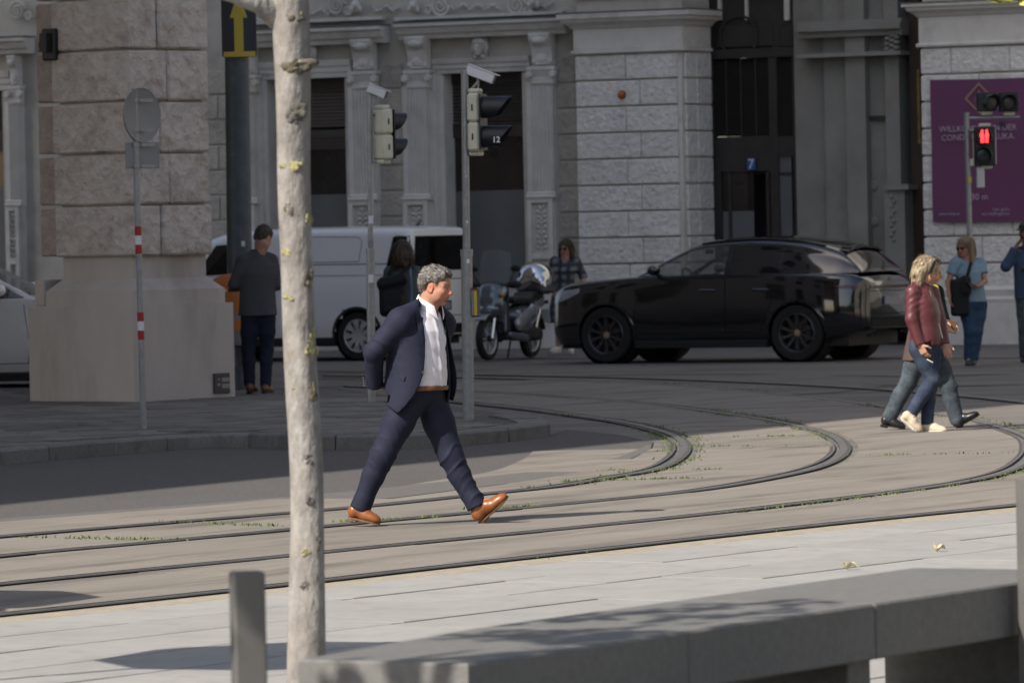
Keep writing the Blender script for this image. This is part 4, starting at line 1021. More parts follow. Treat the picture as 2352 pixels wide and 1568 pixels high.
# ================================================================ FOREGROUND: bench, posts, trees, leaves
M_bench = mat('bench_concrete', (.142,.139,.132), .75, .20, 24, detail=9, bump=.2, bscale=90, dark=(.10,.098,.092), dscale=2.5, damount=.35)
hb_ = .45; F1 = gp(1075, 1523, hb_); F2 = gp(2352, 1335, hb_); K1 = gp(2050, 1310, hb_)
ax = (F2 - F1).normalized(); bx_ = Vector((-ax.y, ax.x, 0)); wd = (K1 - F1).dot(bx_)
far = gp(2325, 1320, hb_); Lb = (far - F1).dot(ax)
bench = thing('stone_bench', 'long pale stone bench of joined slabs in the foreground, dappled by leaf shade', 'bench', Vector((F1.x, F1.y, 0)), math.atan2(ax.y, ax.x))
s_at = lambda x: (gp(x, 1335 + (2352-x)*.147, hb_) - F1).dot(ax)
cut = [0, s_at(1578), s_at(2010), max(Lb, s_at(2352)) + .35]
L1_ = gp(685, 1513, hb_) - F1; lx, ly = L1_.dot(ax), L1_.dot(bx_)
for i_, (p, q) in enumerate(zip(cut, cut[1:])):
    if i_: MB().box((p+.003, 0, hb_-.20), (q-.003, wd, hb_), .008).build('seat_slab', M_bench, bench)
    else:
        ring = lambda e, z: [(0+e, 0+e, z), (q-.003-e, 0+e, z), (q-.003-e, wd-e, z), (lx+e, ly-e, z)]
        MB().loft([ring(.008, hb_-.20), ring(0, hb_-.192), ring(0, hb_-.008), ring(.008, hb_)], True, True, True).build('seat_slab', M_bench, bench)
for p in (.45, s_at(2016), cut[-1]-.35): MB().box((p-.09, .08, 0), (p+.09, wd-.08, hb_-.201), .006).build('leg', M_bench, bench)
M_post = mat('dark_bronze_post', (.115,.112,.105), .5, .12, 7, .08, 50, metal=.25)
def bollard(q, Y, h, w_, label, rz):
    c = dp(*q, Y); t = thing('square_post', label, 'post', (c.x, c.y, 0), rz, 'square metal posts beside the bench')
    MB().box((-w_/2,-w_/2,-.01),(w_/2,w_/2,h), .006).build('shaft', M_post, t); MB().box((-w_*.8,-w_*.8,-.005),(w_*.8,w_*.8,.012), .003).build('foot_plate', M_post, t)
bz = math.atan2(ax.y, ax.x)
bollard((567,1313), 16.3, .85, .092, 'dark square metal post in front of the slim tree trunk', R(12)); bollard((2372,1095), 21.3, .85, .10, 'square metal post at the far end of the bench', bz)

M_bark = mat('plane_bark', (.225,.208,.192), .9, .42, 14, .8, 40, dark=(.35,.34,.32), dscale=9, damount=.9, stretch=(1,1,.55), bdist=.014)
M_lich = mat('yellow_lichen', (.30,.275,.135), .95, .35, 40, .8, 80)
M_knot = mat('bark_knot', (.22,.20,.17), .95, .35, 20, .9, 40, dark=(.34,.30,.14), dscale=14, damount=.7)
M_leaf = mat('leaf', (.11,.15,.035), .6, .35, 3, island=.0)
M_leafy = mat('yellow_leaf', (.36,.38,.05), .55, .3, 8)
def limb_surface(mb, pts, rad, n=20, seed=0, lump=.06):
    P = catmull(pts, 10); N = len(P); rr = np.interp(np.linspace(0,1,N), np.linspace(0,1,len(rad)), rad); rg = random.Random(seed); ph = [rg.uniform(0,6) for _ in range(6)]
    rings = []
    for i, p in enumerate(P):
        t = (P[min(i+1,N-1)] - P[max(i-1,0)]).normalized(); u = t.cross(Vector((0,1,.1))).normalized(); v = t.cross(u)
        rings.append([p + (u*math.cos(a)+v*math.sin(a))*rr[i]*(1 + lump*math.sin(2*a+ph[0]+p.z*2.1) + lump*.6*math.sin(3*a+ph[1]-p.z*5) + lump*.5*math.sin(a+ph[2]+p.z*9)) for a in [2*PI*k/n for k in range(n)]])
    mb.loft(rings, True, True, True)
def leaves(mb, c, r, n, size, rng, flat=1.0):
    for _ in range(n):
        while True:
            d = Vector((rng.uniform(-1,1), rng.uniform(-1,1), rng.uniform(-1,1)))
            if d.length < 1: break
        p = Vector(c) + Vector((d.x*r[0], d.y*r[1], d.z*r[2])); s_ = size*rng.uniform(.6,1.3)
        a = Vector((rng.gauss(0,1), rng.gauss(0,1), rng.gauss(0,.5)*flat)).normalized()*s_; b = a.cross(Vector((rng.gauss(0,1), rng.gauss(0,1), rng.gauss(0,1)))).normalized()*s_*.75
        mb.add([p - a, p - a*.2 + b, p + a*.5 + b*.8, p + a*1.1, p + a*.5 - b*.8, p - a*.2 - b], [(0,1,2,3),(0,3,4,5)])
def tree(name, label, base, trunk_pts, rad, limbs, clumps, nl, seed, knots=(), lsize=.075):
    t = thing(name, label, 'tree', base); B = Vector(base)
    mb = MB(); limb_surface(mb, [Vector(p) - B for p in trunk_pts], rad, seed=seed, lump=.045); mb.build('trunk', M_bark, t, smooth=180)
    for pts, r in limbs:
        mb = MB(); limb_surface(mb, [Vector(p) - B for p in pts], r, 12, seed+1); mb.build('limb', M_bark, t, smooth=180)
    rng = random.Random(seed); lf = MB()
    for c, r in clumps: leaves(lf, Vector(c) - B, r, nl, lsize, rng)
    if lf.v: lf.build('crown', M_leaf, t)
    return t
YT = 21.8; tq = [(703,1608),(704,1500),(706,1200),(694,900),(681,600),(673,300),(670,100),(665,0),(658,-150),(640,-420)]
tp = [dp(x, y, YT) for x, y in tq]; tp[0].z = -.05
base = (tp[0].x, tp[0].y, 0)
clr = random.Random(17)
cl = [((tp[-1].x + clr.gauss(0,.75), YT + clr.gauss(0,.7), 4.9 + abs(clr.gauss(0,.6))), (.5,.5,.35)) for _ in range(16)]
lb = [([dp(668,52,YT), dp(640,40,YT), dp(600,12,YT-.05), dp(545,-8,YT-.1), dp(440,-60,YT-.2), dp(300,-260,YT-.3)], [.075,.05,.036,.03,.026,.015]),
      ([dp(655,-150,YT), dp(700,-300,YT+.2), dp(760,-500,YT+.3)], [.05,.035,.015]), ([dp(650,-250,YT), dp(560,-420,YT+.3), dp(500,-600,YT+.4)], [.045,.03,.012]), ([tp[-1], dp(650,-600,YT), dp(670,-800,YT+.1)], [.045,.03,.01])]
tr1 = tree('young_plane_tree', 'slim pale tree trunk with yellow lichen between the posts and the tracks', base, tp, [.072,.0715,.0635,.066,.064,.065,.070,.075,.06,.045], lb, cl, 110, 3)
kn = [(678,147,.075,.032,1),(697,152,.05,.03,1),(682,42,.04,.028,1),(676,262,.055,.035,0),(694,258,.03,.03,1),(668,377,.055,.03,2),(652,470,.03,.035,2),(664,480,.02,.03,0),(711,640,.03,.035,1),(716,800,.03,.05,2),(658,578,.03,.018,2),(659,683,.026,.014,2),(688,805,.03,.02,2),(678,812,.02,.016,2),(725,770,.02,.03,2),(690,886,.05,.010,2),(712,500,.02,.03,2),(712,1050,.024,.024,0),(712,1150,.02,.02,0),(704,1268,.022,.016,2),(700,1345,.02,.024,0),(640,240,.012,.02,2),(731,1245,.012,.03,1),(722,905,.02,.04,1)]
cxs = [(y, x) for x, y in tq][::-1]
for x, y, rx, rz, ty in kn:
    xc = np.interp(y, [c[0] for c in cxs], [c[1] for c in cxs]); rad = .066; dx = (x - xc)/FQ*YT; f = max(-.85, min(.85, dx/rad)); p = dp(xc, y, YT) - Vector(base) + Vector((rad*f, -rad*math.sqrt(1-f*f), 0))
    mb = MB(); M = Matrix.Translation(p) @ Matrix.Rotation(math.asin(f), 4, 'Z')
    if ty == 2:                                      # flat crust of lichen
        rgk = random.Random(int(x*7+y))
        for k in range(14): mb.ell((rgk.gauss(0,rx*.4), .005, rgk.gauss(0,rz*.4)), (rx*rgk.uniform(.18,.4), .006, rz*rgk.uniform(.25,.5)), 7, 4, M)
        mb.build('lichen', M_lich, tr1, smooth=180)
    else:                                            # raised branch scar
        rgk = random.Random(int(x*5+y))
        for k in range(12):
            a = rgk.uniform(0, 2*PI); q_ = rgk.uniform(.2,.85); mb.ell((rx*q_*math.cos(a), rgk.uniform(.0,.006), rz*q_*math.sin(a)), (rx*rgk.uniform(.2,.5), rgk.uniform(.006,.012) if ty else .006, rz*rgk.uniform(.25,.55)), 7, 5, M); mb.build('bark_knot', M_knot if ty else M_bark, tr1, smooth=180)
def offtree(label, base, h, clumps, nl, seed, lsize=.075):
    b = Vector(base); return tree('offframe_tree', label, base, [b - Vector((0,0,.05)), b + Vector((.02,.0,h*.4)), b + Vector((-.02,.03,h*.75)), b + Vector((0,0,h))], [.08,.07,.06,.04],
        [([b + Vector((0,0,h*.7)), b + Vector((.5,.2,h*.85)), b + Vector((.9,.4,h))], [.045,.03,.012]), ([b + Vector((0,0,h*.75)), b + Vector((-.5,-.3,h*.95)), b + Vector((-.8,-.4,h*1.1))], [.045,.03,.012])], clumps, nl, seed, (), lsize)
c2_ = random.Random(31)
offtree('leafy street tree standing left of the bench, outside the picture', (-2.9,15.7,0), 4.2,
    [((-2.5 + c2_.gauss(0,.45), 16.3 + c2_.gauss(0,.65), 3.9 + c2_.gauss(0,.35)), (.34,.34,.22)) for _ in range(19)] + [((-3.3 + c2_.gauss(0,.3), 14.2 + c2_.gauss(0,.35), 3.9 + c2_.gauss(0,.3)), (.34,.34,.25)) for _ in range(9)], 36, 31)
c2_ = random.Random(33)
t4 = offtree('street tree at the right whose yellow green leaves hang into the top corner', (3.6,26.3,0), 5.2,
    [((3.9 + c2_.gauss(0,.7), 26.6 + c2_.gauss(0,.7), 5.2 + c2_.gauss(0,.5)), (.5,.5,.4)) for _ in range(10)], 60, 33)
for i_, (x_, y_) in enumerate(((5.0,9.5),(5.6,14.5),(6.4,19.5))):  # unseen trees added to keep sky light off the bench front
    c3 = random.Random(50+i_)
    offtree(('broad leafy tree added out of view to block sky, right of the bench nearest the viewer', 'broad leafy tree added out of view to block sky, right of the middle of the bench', 'broad leafy tree added out of view to block sky, right of the far end of the bench')[i_], (x_,y_,0), 5.6,
        [((x_ + c3.gauss(0,1.0), y_ + c3.gauss(0,1.0), 4.6 + c3.gauss(0,1.1)), (.8,.8,.6)) for _ in range(16)], 110, 50+i_)
for i_, (x_, y_, h_, lab) in enumerate(((9.5,28,9,'tall unseen tree added at the right to block sky, opposite the paving'),(11,37,10,'tall unseen tree added at the right to block sky, level with the walking man'),(12.5,46,10,'tall unseen tree added at the right to block sky, beyond the walking man'),
        (-4,-7,9,'tall unseen tree added to block sky behind the viewer on the left'),(3,-8,9,'tall unseen tree added to block sky straight behind the viewer'),(9,-5,9,'tall unseen tree added to block sky behind the viewer on the right'))):
    c3 = random.Random(70+i_)  # unseen trees added to block open sky over paving and tracks
    offtree(lab, (x_,y_,0), h_, [((x_ + c3.gauss(0,1.3), y_ + c3.gauss(0,1.5), h_*.72 + c3.gauss(0,1.7)), (1.3,1.3,1.0)) for _ in range(20)], 60, 70+i_, .26)
tw = MB(); b4 = Vector((3.6,26.3,0)); pts = [b4 + Vector((0,0,4.0)), dp(2420,-120,26.1), dp(2340,-40,26), dp(2300,-6,26)]
limb_surface(tw, [p - b4 for p in pts], [.025,.012,.006,.003], 7, 5); tw.build('twig', M_bark, t4)
lfm = MB(); rl = random.Random(6)
for x, y, s_ in ((2282,-1,.03),(2296,3,.032),(2312,2,.034),(2330,-6,.034),(2345,-2,.035),(2348,4,.03),(2305,-12,.04),(2270,-8,.03),(2325,-16,.05),(2350,-14,.05)):
    leaves(lfm, dp(x, y, 26) - b4, (.01,.05,.01), 2, s_, rl)
lfm.build('hanging_leaves', M_leafy, t4)
# parasols made up outside the picture at the left to shade paving and tracks
M_canv = mat('parasol_canvas', (.55,.52,.46), .85, .05, 4)
def parasol(x, y, r, label, z=2.45):
    t = thing('parasol', label, 'parasol', (x, y, 0)); MB().tube([(0,0,0),(0,0,z+.25)], .024, 12).build('pole', M_galv, t); MB().box((-.3,-.3,0),(.3,.3,.06), .01).build('base', M_bench, t)
    MB().lathe([(r, z-.12), (r, z), (r*.5, z+.22), (.03, z+.38), (.001, z+.4)], 8).build('canopy', M_canv, t)
    for k in range(8): MB().tube([(0,0,z+.34),(r*.98*math.cos(k*PI/4), r*.98*math.sin(k*PI/4), z)], .008, 5).build('rib', M_galv, t)
parasol(-3.05, 22.75, .78, 'cream parasol added out of view to shade the pale paving, nearer the viewer'); parasol(-5.1, 27.0, .9, 'cream parasol added out of view to shade the tracks at the far left')
# two dry leaves on the paving
M_dry = mat('dry_leaf', (.55,.47,.27), .8, .2, 20)
for q, lab, s_, rz in (((2157,1265), 'dry pale fallen leaf on the paving, nearer the right edge', .05, .3), ((1950,1306), 'dry curled fallen leaf on the paving beside the bench edge', .055, -.4)):
    p = gp(*q, .004); t = thing('fallen_leaf', lab, 'leaf', p, rz, 'fallen leaves on the pale paving'); rows = []; s_ *= .68
    for j in range(7):
        u = j/6*2 - 1; w_ = s_*.55*(1 - u*u)**.7*(1 + .25*math.sin(9*u)) + .002; rows.append([(u*s_, v*w_, .006 + .02*abs(v)**1.5 + .012*u*u + .01*math.sin(4*u)) for v in (-1,-.5,0,.5,1)])
    MB().grid(rows).build('leaf_blade', M_dry, t, smooth=180); MB().tube([(s_*.9,0,.018),(s_*1.4,.01,.012)], .0022, 5).build('leaf_stalk', M_dry, t)
# ================================================================ IMPLICIT SURFACES (bodies, clothes, soft shapes) AND SHELLS (vehicles)
class Fld:
    def __init__(s, lo, hi, h):
        s.lo = np.array(lo, float); s.h = h; s.n = np.maximum(4, np.ceil((np.array(hi) - s.lo)/h).astype(int) + 1)
        s.ax = [s.lo[i] + h*np.arange(s.n[i]) for i in range(3)]
        s.F = np.full(tuple(s.n), 0.2, np.float32)
    def sub(s, lo, hi):
        sl = []; g = []
        for i in range(3):
            a = max(0, int(np.floor((lo[i] - s.lo[i])/s.h))); b = min(s.n[i], int(np.ceil((hi[i] - s.lo[i])/s.h)) + 1)
            if b <= a: return None
            sl.append(slice(a, b)); sh = [1,1,1]; sh[i] = b - a; g.append(s.ax[i][a:b].astype(np.float32).reshape(sh))
        return tuple(sl), g
    def put(s, lo, hi, fn, k=0.0, op='u', pad=None):
        pad = (.05 + k) if pad is None else pad
        r = s.sub(np.array(lo) - pad, np.array(hi) + pad)
        if r is None: return s
        sl, (X, Y, Z) = r; d = fn(X, Y, Z).astype(np.float32); A = s.F[sl]
        if op == 's': d = -d; A2, B2 = -A, -d                    # subtract
        if op == 'u':
            if k > 0: hh = np.clip(.5 + .5*(A - d)/k, 0, 1); s.F[sl] = A + (d - A)*hh - k*hh*(1 - hh)
            else: s.F[sl] = np.minimum(A, d)
        else:
            if k > 0: hh = np.clip(.5 - .5*(A - d)/k, 0, 1); s.F[sl] = A + (d - A)*hh + k*hh*(1 - hh)
            else: s.F[sl] = np.maximum(A, d)
        return s
    def cap(s, a, b, ra, rb=None, k=.02, op='u', sq=None):
        """tapered capsule; sq=(axis, factor) flattens it along an axis"""
        rb = ra if rb is None else rb; a = np.array(a, float); b = np.array(b, float); r = max(ra, rb)
        ab = b - a; l2 = max(1e-9, ab.dot(ab))
        def fn(X, Y, Z):
            px, py, pz = X - a[0], Y - a[1], Z - a[2]
            t = np.clip((px*ab[0] + py*ab[1] + pz*ab[2])/l2, 0, 1)
            qx, qy, qz = px - ab[0]*t, py - ab[1]*t, pz - ab[2]*t
            if sq is not None:
                ax_, f = np.array(sq[0], float), sq[1]; dd = qx*ax_[0] + qy*ax_[1] + qz*ax_[2]; e = (1/f - 1)*dd
                qx, qy, qz = qx + ax_[0]*e, qy + ax_[1]*e, qz + ax_[2]*e
            return np.sqrt(qx*qx + qy*qy + qz*qz) - (ra + (rb - ra)*t)
        return s.put(np.minimum(a, b) - r, np.maximum(a, b) + r, fn, k, op)
    def ell(s, c, r, M=None, k=.02, op='u'):
        c = np.array(c, float); r = np.array(r, float); m = np.array(M if M is not None else np.eye(3))   # rows: axes
        R_ = r.max()
        def fn(X, Y, Z):
            px, py, pz = X - c[0], Y - c[1], Z - c[2]
            q = [(m[i][0]*px + m[i][1]*py + m[i][2]*pz) for i in range(3)]
            k0 = np.sqrt(sum((q[i]/r[i])**2 for i in range(3))); k1 = np.sqrt(sum((q[i]/r[i]**2)**2 for i in range(3)))
            return k0*(k0 - 1)/np.maximum(k1, 1e-6)
        return s.put(c - R_, c + R_, fn, k, op)
    def boxr(s, c, hsz, rad, M=None, k=.01, op='u'):
        c = np.array(c, float); hs = np.array(hsz, float) - rad; m = np.array(M if M is not None else np.eye(3)); R_ = np.linalg.norm(hsz)
        def fn(X, Y, Z):
            px, py, pz = X - c[0], Y - c[1], Z - c[2]
            q = [np.abs(m[i][0]*px + m[i][1]*py + m[i][2]*pz) - hs[i] for i in range(3)]
            o = np.sqrt(sum(np.maximum(v, 0)**2 for v in q)); return o + np.minimum(np.maximum(q[0], np.maximum(q[1], q[2])), 0) - rad
        return s.put(c - R_, c + R_, fn, k, op)
    def torso(s, lv, k=.02, op='u', p=2.2, open_=None, cap_top=True):
        """stack of ellipses: (z, cx, cy, half width, half depth, yaw of the front)"""
        lv = sorted(lv); A = np.array(lv, float); zs = A[:,0]; rm = A[:,3:5].max() + .02
        def fn(X, Y, Z):
            z = Z[0,0,:]; f = [np.interp(z, zs, A[:,i]).reshape(1,1,-1) for i in range(1,6)]
            c, sn = np.cos(f[4]), np.sin(f[4]); px, py = X - f[0], Y - f[1]
            fr_ = px*c + py*sn; lt = -px*sn + py*c
            q = (np.abs(lt/f[2])**p + np.abs(fr_/f[3])**p)**(1/p)
            d = (q - 1)*np.minimum(f[2], f[3])
            return np.maximum(d, np.maximum(zs[0] - Z, Z - zs[-1]))
        lo = [A[:,1].min() - rm, A[:,2].min() - rm, zs[0]]; hi = [A[:,1].max() + rm, A[:,2].max() + rm, zs[-1]]
        return s.put(lo, hi, fn, k, op)
    def fn(s, f, op='s', k=0.0):
        return s.put(s.lo, s.lo + s.h*(s.n-1), f, k, op, 0)
    def mesh(s, name, m=None, disp=None, origin=(0,0,0), color=None):
        F = s.F; S = F < 0; n = F.shape
        C = np.zeros(tuple(np.array(n) - 1), np.int8)
        for a in (0,1):
            for b in (0,1):
                for c in (0,1): C += S[a:n[0]-1+a, b:n[1]-1+b, c:n[2]-1+c]
        act = (C > 0) & (C < 8); I, J, K = np.nonzero(act); idx = np.full(act.shape, -1, np.int64); idx[I,J,K] = np.arange(len(I))
        acc = np.zeros((len(I), 3)); cnt = np.zeros(len(I)); V8 = {}
        for a in (0,1):
            for b in (0,1):
                for c in (0,1): V8[a,b,c] = F[I+a, J+b, K+c]
        for ax in range(3):
            for u in (0,1):
                for v in (0,1):
                    p = [0,0,0]; o = [i for i in range(3) if i != ax]; p[o[0]] = u; p[o[1]] = v; q = list(p); q[ax] = 1
                    fa, fb2 = V8[tuple(p)], V8[tuple(q)]; cr = (fa < 0) != (fb2 < 0); t = np.where(cr, fa/np.where(cr, fa - fb2, 1), 0)
                    pos = np.array(p, float)[None,:].repeat(len(I), 0); pos[:,ax] += t; acc[cr] += pos[cr]; cnt[cr] += 1
        V = (acc/cnt[:,None] + np.stack([I,J,K], 1))*s.h + s.lo
        Q = []
        for ax in range(3):
            sl0 = [slice(1, n[i]-1) for i in range(3)]; sl1 = list(sl0); sl0[ax] = slice(0, n[ax]-1); sl1[ax] = slice(1, n[ax])
            a, b = S[tuple(sl0)], S[tuple(sl1)]; cr = a != b; i, j, k_ = np.nonzero(cr); base = np.stack([i,j,k_], 1); base[:, [q for q in range(3) if q != ax]] += 1
            o = [q for q in range(3) if q != ax]
            def cell(d0, d1):
                c = base.copy(); c[:,o[0]] -= d0; c[:,o[1]] -= d1; return idx[c[:,0], c[:,1], c[:,2]]
            q4 = np.stack([cell(1,1), cell(0,1), cell(0,0), cell(1,0)], 1); fl = a[i,j,k_]
            if ax == 1: fl = ~fl
            q4[~fl] = q4[~fl][:, ::-1]; Q.append(q4)
        Q = np.concatenate(Q); 
        # relax once, then displace along the normals
        V2 = V.copy()
        def normals(V):
            N = np.zeros_like(V); fnm = np.cross(V[Q[:,2]] - V[Q[:,0]], V[Q[:,3]] - V[Q[:,1]])
            for c in range(4): np.add.at(N, Q[:,c], fnm)
            return N/np.maximum(np.linalg.norm(N, axis=1, keepdims=True), 1e-9)
        if disp is not None:
            N = normals(V); V = V + N*disp(V, N)[:,None]
        me = bpy.data.meshes.new(name); me.vertices.add(len(V)); me.vertices.foreach_set('co', (V - np.array(origin)).astype(np.float32).ravel())
        me.loops.add(len(Q)*4); me.loops.foreach_set('vertex_index', Q.astype(np.int32).ravel())
        me.polygons.add(len(Q)); me.polygons.foreach_set('loop_start', np.arange(0, len(Q)*4, 4, dtype=np.int32)); me.polygons.foreach_set('loop_total', np.full(len(Q), 4, np.int32))
        me.update(calc_edges=True); me.validate(); me.shade_smooth()
        if m: me.materials.append(m)
        if color is not None:
            at = me.color_attributes.new('col', 'FLOAT_COLOR', 'POINT'); cl = np.ones((len(V), 4), np.float32); cl[:,:3] = color(V); at.data.foreach_set('color', cl.ravel())
        return me
def wob(V, f, seed=0, oct_=3, st=(1,1,1)):
    """smooth pseudo noise, about -1..1"""
    rg = np.random.default_rng(seed); out = np.zeros(len(V)); a = 1.0; tot = 0
    P = V*np.array(st)
    for o in range(oct_):
        for _ in range(3):
            d = rg.normal(size=3); d /= np.linalg.norm(d); d2 = rg.normal(size=3); d2 /= np.linalg.norm(d2)
            out += a*np.sin(f*(P@d) + rg.uniform(0,6) + 1.3*np.sin(f*.7*(P@d2) + rg.uniform(0,6)))/3
        tot += a; a *= .5; f *= 1.9
    return out/tot

def upsample(C, n):
    """Catmull-Rom through control rows (axis 0)"""
    C = np.array(C, float); S = len(C); out = []
    for i in range(S-1):
        p0, p1, p2, p3 = C[max(i-1,0)], C[i], C[i+1], C[min(i+2,S-1)]
        for k in range(n):
            t = k/n; out.append(.5*((2*p1) + (p2-p0)*t + (2*p0-5*p1+4*p2-p3)*t*t + (3*p1-p0-3*p2+p3)*t**3))
    out.append(C[-1]); return np.array(out)
def shell(stations, nx, ny):
    """stations: list of half profiles [(x,y,z)...] from the left sill up to the centre line; mirrored, upsampled both ways"""
    C = np.array(stations, float); Rr = C[:, :-1][:, ::-1].copy(); Rr[...,1] *= -1
    C = np.concatenate([C, Rr], 1); G = upsample(C, nx); G = np.swapaxes(upsample(np.swapaxes(G, 0, 1), ny), 0, 1); return G
def split_shell(G, key, mats, parent, caps=(), thick=None):
    """cells of the shell go to parts by key(centre) ; None leaves a hole"""
    nx, ny = G.shape[:2]; cen = (G[:-1,:-1] + G[1:,:-1] + G[:-1,1:] + G[1:,1:])/4; parts = {}
    K = np.empty((nx-1, ny-1), object)
    for i in range(nx-1):
        for j in range(ny-1):
            k = key(cen[i,j], i, j); K[i,j] = k
            if k: parts.setdefault(k, []).append((i,j))
    out = {}
    for k, cells in parts.items():
        ids = {}; V = []; F = []
        def vid(i, j):
            if (i,j) not in ids: ids[i,j] = len(V); V.append(tuple(G[i,j]))
            return ids[i,j]
        for i, j in cells: F.append((vid(i,j), vid(i+1,j), vid(i+1,j+1), vid(i,j+1)))
        if k == 'body' and caps:
            for e in caps:
                i = 0 if e == 0 else nx-1; ring = tuple(vid(i,j) for j in range(ny)); F.append(ring if e == 0 else ring[::-1])
        me = bpy.data.meshes.new(k); me.from_pydata(V, [], F); me.validate(); me.shade_smooth(); nm, m = mats[k]; me.materials.append(m)
        out[k] = link(nm, me, parent)
    return out
def bvh_of(G):
    nx, ny = G.shape[:2]; V = [tuple(p) for p in G.reshape(-1,3)]; F = [(i*ny+j, (i+1)*ny+j, (i+1)*ny+j+1, i*ny+j+1) for i in range(nx-1) for j in range(ny-1)]
    for i in (0, nx-1): F += [(i*ny+j, i*ny+j+1, i*ny+ny-2-j, i*ny+ny-1-j) for j in range(ny//2 - 1)]      # closed ends
    return BVHTree.FromPolygons(V, F)
def hit(bv, x, z, side=1, off=.003):
    """side 1: left flank, -1: right flank"""
    h = bv.ray_cast(Vector((x, side*4, z)), Vector((0,-side,0)))
    return (h[0] + Vector((0, side*off, 0))) if h[0] is not None else Vector((x, side*.9, z))
def hitx(bv, y, z, end=-1, off=.003):
    h = bv.ray_cast(Vector((end*6, y, z)), Vector((-end,0,0)))
    return (h[0] + Vector((end*off, 0, 0))) if h[0] is not None else Vector((end*2.4, y, z))
def ribbon(mb, bv, pts, w_, side=1, off=.003, end=None):
    P = resample([Vector((a, 0, b)) for a, b in pts], max(6, int(sum((Vector(p) - Vector(q)).length for p, q in zip(pts, pts[1:]))/.06))); A = []; B = []
    for i, p in enumerate(P):
        t = (P[min(i+1,len(P)-1)] - P[max(i-1,0)]).normalized(); n = Vector((-t.z, 0, t.x))*w_/2
        f = (lambda v: hit(bv, v.x, v.z, side, off)) if end is None else (lambda v: hitx(bv, v.x, v.z, end, off))
        A.append(f(p + n)); B.append(f(p - n))
    mb.grid([A, B]); mb.grid([B, A])
def patch(mb, bv, lower, upper, n=10, m=4, side=1, off=.004, end=None):
    lo = resample([Vector((a,0,b)) for a, b in lower], n); up_ = resample([Vector((a,0,b)) for a, b in upper], n)
    f = (lambda v: hit(bv, v.x, v.z, side, off)) if end is None else (lambda v: hitx(bv, v.x, v.z, end, off))
    rows = [[f(a.lerp(b, k/m)) for a, b in zip(lo, up_)] for k in range(m+1)]; mb.grid(rows); mb.grid(rows[::-1])
# ================================================================ VEHICLES
M_blackpaint = mat('black_car_paint', (.006,.0065,.009), .08, 0, spec=.6, coat=1.0)
M_whitepaint = mat('white_car_paint', (.84,.84,.845), .3, .03, 2, spec=.5, coat=.5)
M_tint = mat('tinted_glass', (.008,.008,.009), .04, 0, spec=.7)
M_clear = mat('car_glass', (.10,.11,.11), .02, 0, spec=.5, alpha=.42)
M_rubber = mat('tyre_rubber', (.014,.014,.014), .85, .15, 20)
M_rimb = mat('black_rim', (.055,.055,.06), .3, .1, 10, metal=.2)
M_rims = mat('silver_rim', (.50,.50,.51), .35, .05, 10, metal=.3)
M_plast = mat('black_plastic', (.016,.016,.017), .6, .1, 10)
M_gap = mat('panel_gap', (.004,.004,.004), .9, 0)
M_lamp = mat('headlamp_glass', (.38,.40,.42), .08, 0, spec=.7, coat=.6)
M_tail = mat('tail_lamp_red', (.07,.004,.005), .15, 0, coat=.5)
M_chrome = mat('chrome', (.55,.56,.57), .12, 0, metal=1)
M_seat = mat('car_interior', (.02,.019,.018), .8, .1, 8)
M_plate = mat('plate_white', (.55,.56,.58), .5, 0)
M_pblue = mat('plate_blue', (.01,.06,.32), .5, 0)
M_plateink = mat('plate_ink', (.02,.02,.02), .6, 0)

